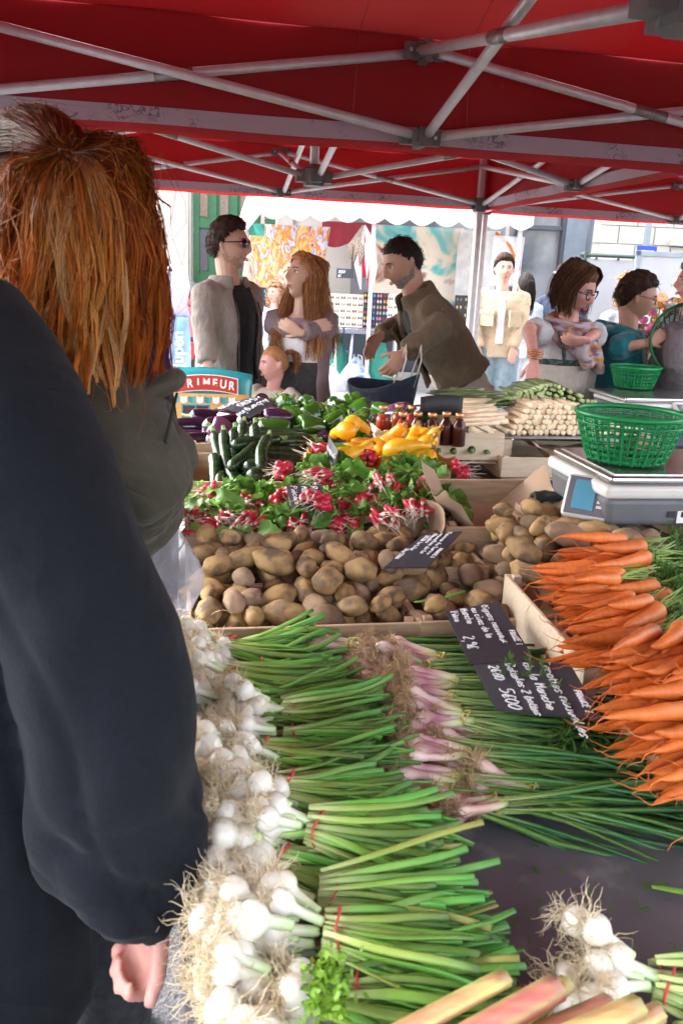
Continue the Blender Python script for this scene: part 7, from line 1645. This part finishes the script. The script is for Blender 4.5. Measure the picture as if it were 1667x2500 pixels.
bar(sf, 'drainpipe', (wsf * .985, -.12, 0), (wsf * .985, -.12, 3.6), .055, M_slate, 12); pbox(sf, 'upper_wall', (wsf / 2 - 1.5, .25, 6.3), (wsf + 3, .3, 5.4), M_stone, bev=0)
yh = 15.5; sh_ = empty('stone_house', (X(1420, 600, yh), yh, 0), (0, 0, 0), 'pale stone house at the right behind the fence', 'building'); pbox(sh_, 'wall', (4, .25, 4.5), (8.4, .4, 9), M_stone, bev=0)
for r_ in range(14):
    for k in range(7): pbox(sh_, 'stone_block', (.30 + k * .62 + (.31 if r_ % 2 else 0), .04, 1.2 + r_ * .30), (.60, .05, .285), M_stone, bev=.008)
pbox(sh_, 'string_course', (3.6, -.05, 2.32), (4.2, .16, .12), M_stone); 
for xx in (3.1, 4.6): wf = pbox(sh_, 'window_frame', (xx, -.0, 3.2), (.9, .12, 1.4), M_wht); pbox(sh_, 'shutter', (xx - .62, -.04, 3.2), (.30, .05, 1.4), mat('blue_shutter', (.10, .16, .55), rough=.5))
yfe = 10.2; fe = empty('fence', (X(1425, 640, yfe), yfe, 0), (0, 0, 0), 'dark green metal fence hung with pale panels behind the shopkeepers', 'fence'); M_gfe = mat('fence_green', (.018, .04, .035), rough=.5); M_pan = mat('pale_tarp', (.48, .48, .49), (.42, .42, .44), rough=.6, nscale=3, trans=.3)
for k in range(4):
    x = k * 1.02 + .32 * 0; bar(fe, 'post', (x, 0, 0), (x, 0, 1.90), .026, M_gfe); 
    if k < 3: pbox(fe, 'panel', (x + .51, .02, 1.02), (.96, .012, 1.60), M_pan)
    for j in range(4): pbox(fe, 'clip', (x + .13 + .25 * j, -.02, 1.83), (.02, .03, .04), M_gfe)
for z in (1.86, .30, .06): bar(fe, 'rail', (-.05, 0, z), (3.2, 0, z), .022, M_gfe)
bs = empty('banner_frame', (X(1555, 640, 9.4), 9.4, 0), (0, 0, 0), 'pale advertising panel with orange carrot print in a grey frame', 'sign'); pbox(bs, 'panel', (.65, 0, 1.1), (1.3, .02, 1.5), M_pan); M_fr = mat('grey_frame', (.22, .26, .30), rough=.4)
for x in (0, 1.3): pbox(bs, 'upright', (x, 0, .95), (.05, .04, 1.9), M_fr)
pbox(bs, 'top_bar', (.65, 0, 1.87), (1.35, .04, .05), M_fr)
M_orp = mat('orange_print', (.75, .24, .08), rough=.6)
txt('e', 'lettering', M_orp, bs, Matrix.Translation((.30, -.016, 1.42)) @ Matrix.Rotation(PI / 2, 4, 'X') @ Matrix.Rotation(.25, 4, 'Z'), .34, .001, .004)
mb = MB(); mb.tube([(.42, -.02, .70), (.38, -.02, .85), (.36, -.02, .98)], [(.01, .004), (.06, .004), (.09, .004)], 8, up=(0, 1, 0)); mb.build('carrot_print', M_orp, bs)
bz = empty('street_sign', (X(1575, 620, 12.2), 12.2, 0), (0, 0, 0), 'blue framed street information sign on a grey post', 'sign'); zz = at(1575, 625, y=12.2).z; pbox(bz, 'post', (0, .03, zz / 2 + .4), (.07, .07, zz + .8), M_fr); pbox(bz, 'blue_frame', (0, -.02, zz), (.26, .05, .26), mat('sign_blue', (.02, .05, .42), rough=.4)); pbox(bz, 'notice', (0, -.05, zz - .015), (.18, .012, .17), M_wht); pbox(bz, 'notice_header', (0, -.058, zz + .05), (.16, .006, .035), mat('sign_grey', (.3, .34, .38), rough=.4))
# flowers
M_pet = [mat('petal_pink', (.60, .10, .28), rough=.6), mat('petal_white', (.74, .72, .70), rough=.6), mat('petal_magenta', (.40, .04, .26), rough=.6), mat('petal_orange', (.70, .28, .04), rough=.6)]
for i, (u, v, lab) in enumerate([(1585, 790, 'bunch of pink peonies behind the woman in teal'), (1608, 778, 'bunch of tall pink buds beside the peonies'), (1625, 770, 'bunch of orange flowers at the right of the flower bucket'), (1572, 815, 'bunch of magenta flowers low behind the teal sleeve')]):
    p = at(u, v, y=5.6); fl2 = empty('flower_bunch', (p.x, 5.6, 0), (0, 0, 0), lab, 'flowers', 'cut flowers in a bucket')
    mb = MB(); mb.lathe([(.07, 0), (.09, .30), (.085, .30), (.066, .01)], 14); mb.build('bucket', M_grid, fl2)
    mb = MB(); lf_ = MB()
    for k in range(9):
        a = U(0, 6.3); q = Vector((.09 * math.cos(a) * U(.3, 1), .07 * math.sin(a), p.z + U(-.10, .10))); lf_.tube([(0, 0, .1), (q.x * .6, q.y * .6, q.z * .6), q], .004, 4)
        for j in range(6): b_ = U(0, 6.3); lf_.strip([q * U(.75, .95), q * .9 + Vector((.04 * math.cos(b_), .04 * math.sin(b_), .02)), q * .9 + Vector((.08 * math.cos(b_), .08 * math.sin(b_), -.01))], [.006, .02, .003], (0, 0, 1))
        fm = MB(); fm.lathe([(0, -.02), (.022, -.012), (.03, .004), (.022, .016), (.008, .012)], 9, Matrix.Translation(q) @ Matrix.Rotation(U(-.6, .6), 4, 'X')); fm.build('flower', M_pet[i if i != 2 else 3] if i < 3 else M_pet[2], fl2)
    lf_.build('stems', M_leaf, fl2)
# ================================================================== slates with chalk writing
GL = {'a': '56 36 14 13 32 43 56 52', 'b': '19 12 32 53 55 36 15', 'c': '55 36 14 13 32 53', 'd': '55 36 14 13 32 53 59 52', 'e': '14 54 55 36 14 13 32 53', 'g': '55 36 14 13 32 53 56 51 30 11', 'h': '19 12 15 36 55 52', 'i': '36 32;38 39', 'k': '19 12;56 14 52', 'l': '29 23 42',
      'm': '16 12 15 26 32 35 46 52', 'n': '16 12 15 36 55 52', 'o': '36 14 13 32 53 55 36', 'p': '16 10 15 36 55 53 32 13', 'r': '16 12 15 36 55', 's': '55 36 15 24 43 32 12', 't': '28 23 32 52;16 46', 'u': '16 13 32 53 56 52', 'v': '16 32 56', 'x': '16 52;56 12', 'y': '16 34 56 10', 'è': '14 54 55 36 14 13 32 53;28 47',
      'B': '12 19 39 58 36 16;36 54 32 12', 'C': '58 39 17 14 32 53', 'F': '12 19 59;16 46', 'R': '12 19 49 58 46 16;36 52', 'A': '12 39 52;25 45', 'N': '12 19 52 59', 'E': '59 19 12 52;16 46', 'I': '32 39;29 49;22 42', 'M': '12 19 35 59 52', 'O': '39 16 14 32 54 57 39', 'P': '12 19 49 58 46 16', 'T': '39 32;19 59',
      '0': '39 17 14 32 54 57 39', '1': '17 39 32', '2': '18 39 57 12 52', '3': '18 39 57 36 54 32 13', '4': '39 15 55;47 42', '5': '59 19 16 46 54 32 12', '6': '59 26 13 32 53 45 15', '7': '19 59 32', '8': '36 18 39 57 36 14 32 54 36', '9': '57 39 17 36 57 52', '€': '58 39 26 23 32 53;15 45;14 44', ',': '32 20', '/': '12 59'}
M_slateb = mat('chalk_slate', (.030, .030, .040), (.042, .042, .052), rough=.55, nscale=9, third=(.075, .075, .085), thr=(.55, .75), tscale=7)
M_chalk = mat('chalk', (.78, .78, .80), (.55, .55, .58), rough=.95, nscale=260)
def catmull(p, n=3):
    if len(p) < 3: return p
    q = [p[0]] + p + [p[-1]]; out = []
    for i in range(1, len(q) - 2):
        for k in range(n):
            t = k / n; a, b, c, d = q[i - 1], q[i], q[i + 1], q[i + 2]
            out.append(tuple(.5 * (2 * b[j] + (c[j] - a[j]) * t + (2 * a[j] - 5 * b[j] + 4 * c[j] - d[j]) * t * t + (3 * b[j] - a[j] - 3 * c[j] + d[j]) * t ** 3) for j in (0, 1)))
    return out + [p[-1]]
def slate(label, A, B, C, D, lines, w=.0013, bend=0., name='price_slate'):
    """A = start of text, top left when read is B side; A->C runs along the text, A->B is up"""
    c0 = (A + B + C + D) / 4; A, B, C, D = A - c0, B - c0, C - c0, D - c0
    nrm = (C - A).cross(B - A).normalized()
    if nrm.z < 0 and abs(nrm.z) > .2: nrm = -nrm
    f = lambda x, y, h=0.: (A * (1 - x) + C * x) * (1 - y) + (B * (1 - x) + D * x) * y + nrm * (h + bend * math.sin(PI * y))
    t = empty(name, c0, (0, 0, 0), label, 'slate', 'handwritten price slates')
    mb = MB(); n = 6; V = [f(i / n, j / n, h) for h in (0, -.003) for j in range(n + 1) for i in range(n + 1)]; W = n + 1; o_ = W * W
    F = [q for j in range(n) for i in range(n) for q in ((j * W + i, j * W + i + 1, (j + 1) * W + i + 1, (j + 1) * W + i), (o_ + j * W + i, o_ + (j + 1) * W + i, o_ + (j + 1) * W + i + 1, o_ + j * W + i + 1))]
    rim = [i for i in range(W)] + [i * W + n for i in range(1, W)] + [n * W + i for i in range(n - 1, -1, -1)] + [i * W for i in range(n - 1, 0, -1)]
    for a, b in zip(rim, rim[1:] + rim[:1]): F.append((a, o_ + a, o_ + b, b))
    mb.add(V, F); mb.build('board', M_slateb, t, smooth=False)
    lx, ly = (C - A).length, (B - A).length
    for (s, x, y, h) in lines:
        mb = MB(); ch = h * ly / 7.; cx = x * lx
        for q in s:
            if q == ' ': cx += ch * 3.5; continue
            g = GL.get(q)
            if not g: cx += ch * 5; continue
            jx, jy, sl = G(.25), G(.25), U(.05, .22)
            for st in g.split(';'):
                pts = catmull([(int(p[0]) + jx + (int(p[1]) - 2) * sl, int(p[1]) - 2 + jy) for p in st.split()])
                P_ = [f((cx + a * ch * .82) / lx, y + b * ch / ly, .0012) for a, b in pts]
                mb.tube(P_, [w * U(.75, 1.1) for _ in P_], 4, cap=True)
            cx += ch * (5.2 if q in 'MmO' else (3.3 if q in 'il,tI' else 4.7))
        if mb.v: mb.build('chalk_line', M_chalk, t)
    return t
q4 = lambda a: [at(u, v, z=z) for (u, v, z) in a]
A, B, C, D = q4([(1087, 1493, .888), (1215, 1468, .902), (1148, 1622, .874), (1306, 1612, .882)])
slate('slate for the spring onions, propped between potatoes and onion leaves', A, B, C, D, [('FRANCE I', .52, .87, .085), ('Oignons nouveaux', .02, .66, .12), ('ou cives de la', .04, .46, .12), ('Manche', .02, .27, .13), ('Pièce', .03, .08, .12), ('2,9€', .52, .08, .17)])
A, B, C, D = q4([(1154, 1623, .896), (1384, 1609, .925), (1211, 1731, .884), (1471, 1757, .902)])
slate('slate for the carrots, lying over the purple onion leaves', A, B, C, D, [('FRANCE I', .55, .88, .06), ('Carottes nouvelles', .02, .70, .10), ('de la Manche', .02, .52, .10), ('Botte', .03, .34, .09), ('les 2 bottes', .34, .36, .085), ('2€60', .05, .15, .10), ('5€00', .55, .14, .13)])
A, B, C, D = q4([(1030, 1306, .945), (1127, 1296, .962), (937, 1385, .905), (1042, 1385, .915)])
slate('slate for the potatoes, standing tilted on top of them', A, B, C, D, [('FRANCE I', .50, .87, .085), ('Pommes de Terre', .02, .68, .11), ('nouvelles de la', .03, .50, .11), ('Manche', .03, .33, .11), ('2€70 le kilo', .05, .16, .11), ('2kg 5€00', .45, .02, .10)])
A, B, C, D = q4([(698, 1184, .975), (784, 1184, .980), (712, 1238, .935), (800, 1240, .945)])
slate('slate for the radishes, half buried in radish leaves', A, B, C, D, [('Radis', .06, .70, .17), ('Manche', .05, .42, .17), ('Pièce', .04, .12, .17), ('2€', .62, .12, .18)])
A, B, C, D = [at(u, v, z=z) for (u, v, z) in ((585, 977, 1.115), (676, 980, 1.12), (517, 1000, 1.09), (610, 1019, 1.085))]
slate('slate for the aubergines, lying at the back left by the printed bag', A, B, C, D, [('Aubergine', .05, .74, .15), ('5€80', .10, .42, .18), ('3€50', .30, .10, .20)], w=.002, bend=.012)
a = S(.42, 2.435, .93); A, B, C, D = a, a + Vector((.004, .012, .115)), a + Vector((.018, -.075, .0)), a + Vector((.034, -.055, .085))
slate('upright slate for the yellow squash between squash and courgettes', C, D, A, B, [('Courgette', .05, .66, .15), ('jaune', .1, .40, .15), ('3€50', .1, .10, .18)])
p0 = at(822, 655, y=10.6); p1 = at(862, 680, y=10.6)
slate('small price slate reading 3€50 hanging at the jewellery stall', Vector((p0.x, 10.6, p1.z)), Vector((p0.x, 10.6, p0.z)), Vector((p1.x, 10.6, p1.z)), Vector((p1.x, 10.6, p0.z)), [('3€50', .08, .52, .28), ('6€', .08, .12, .26)], w=.004)
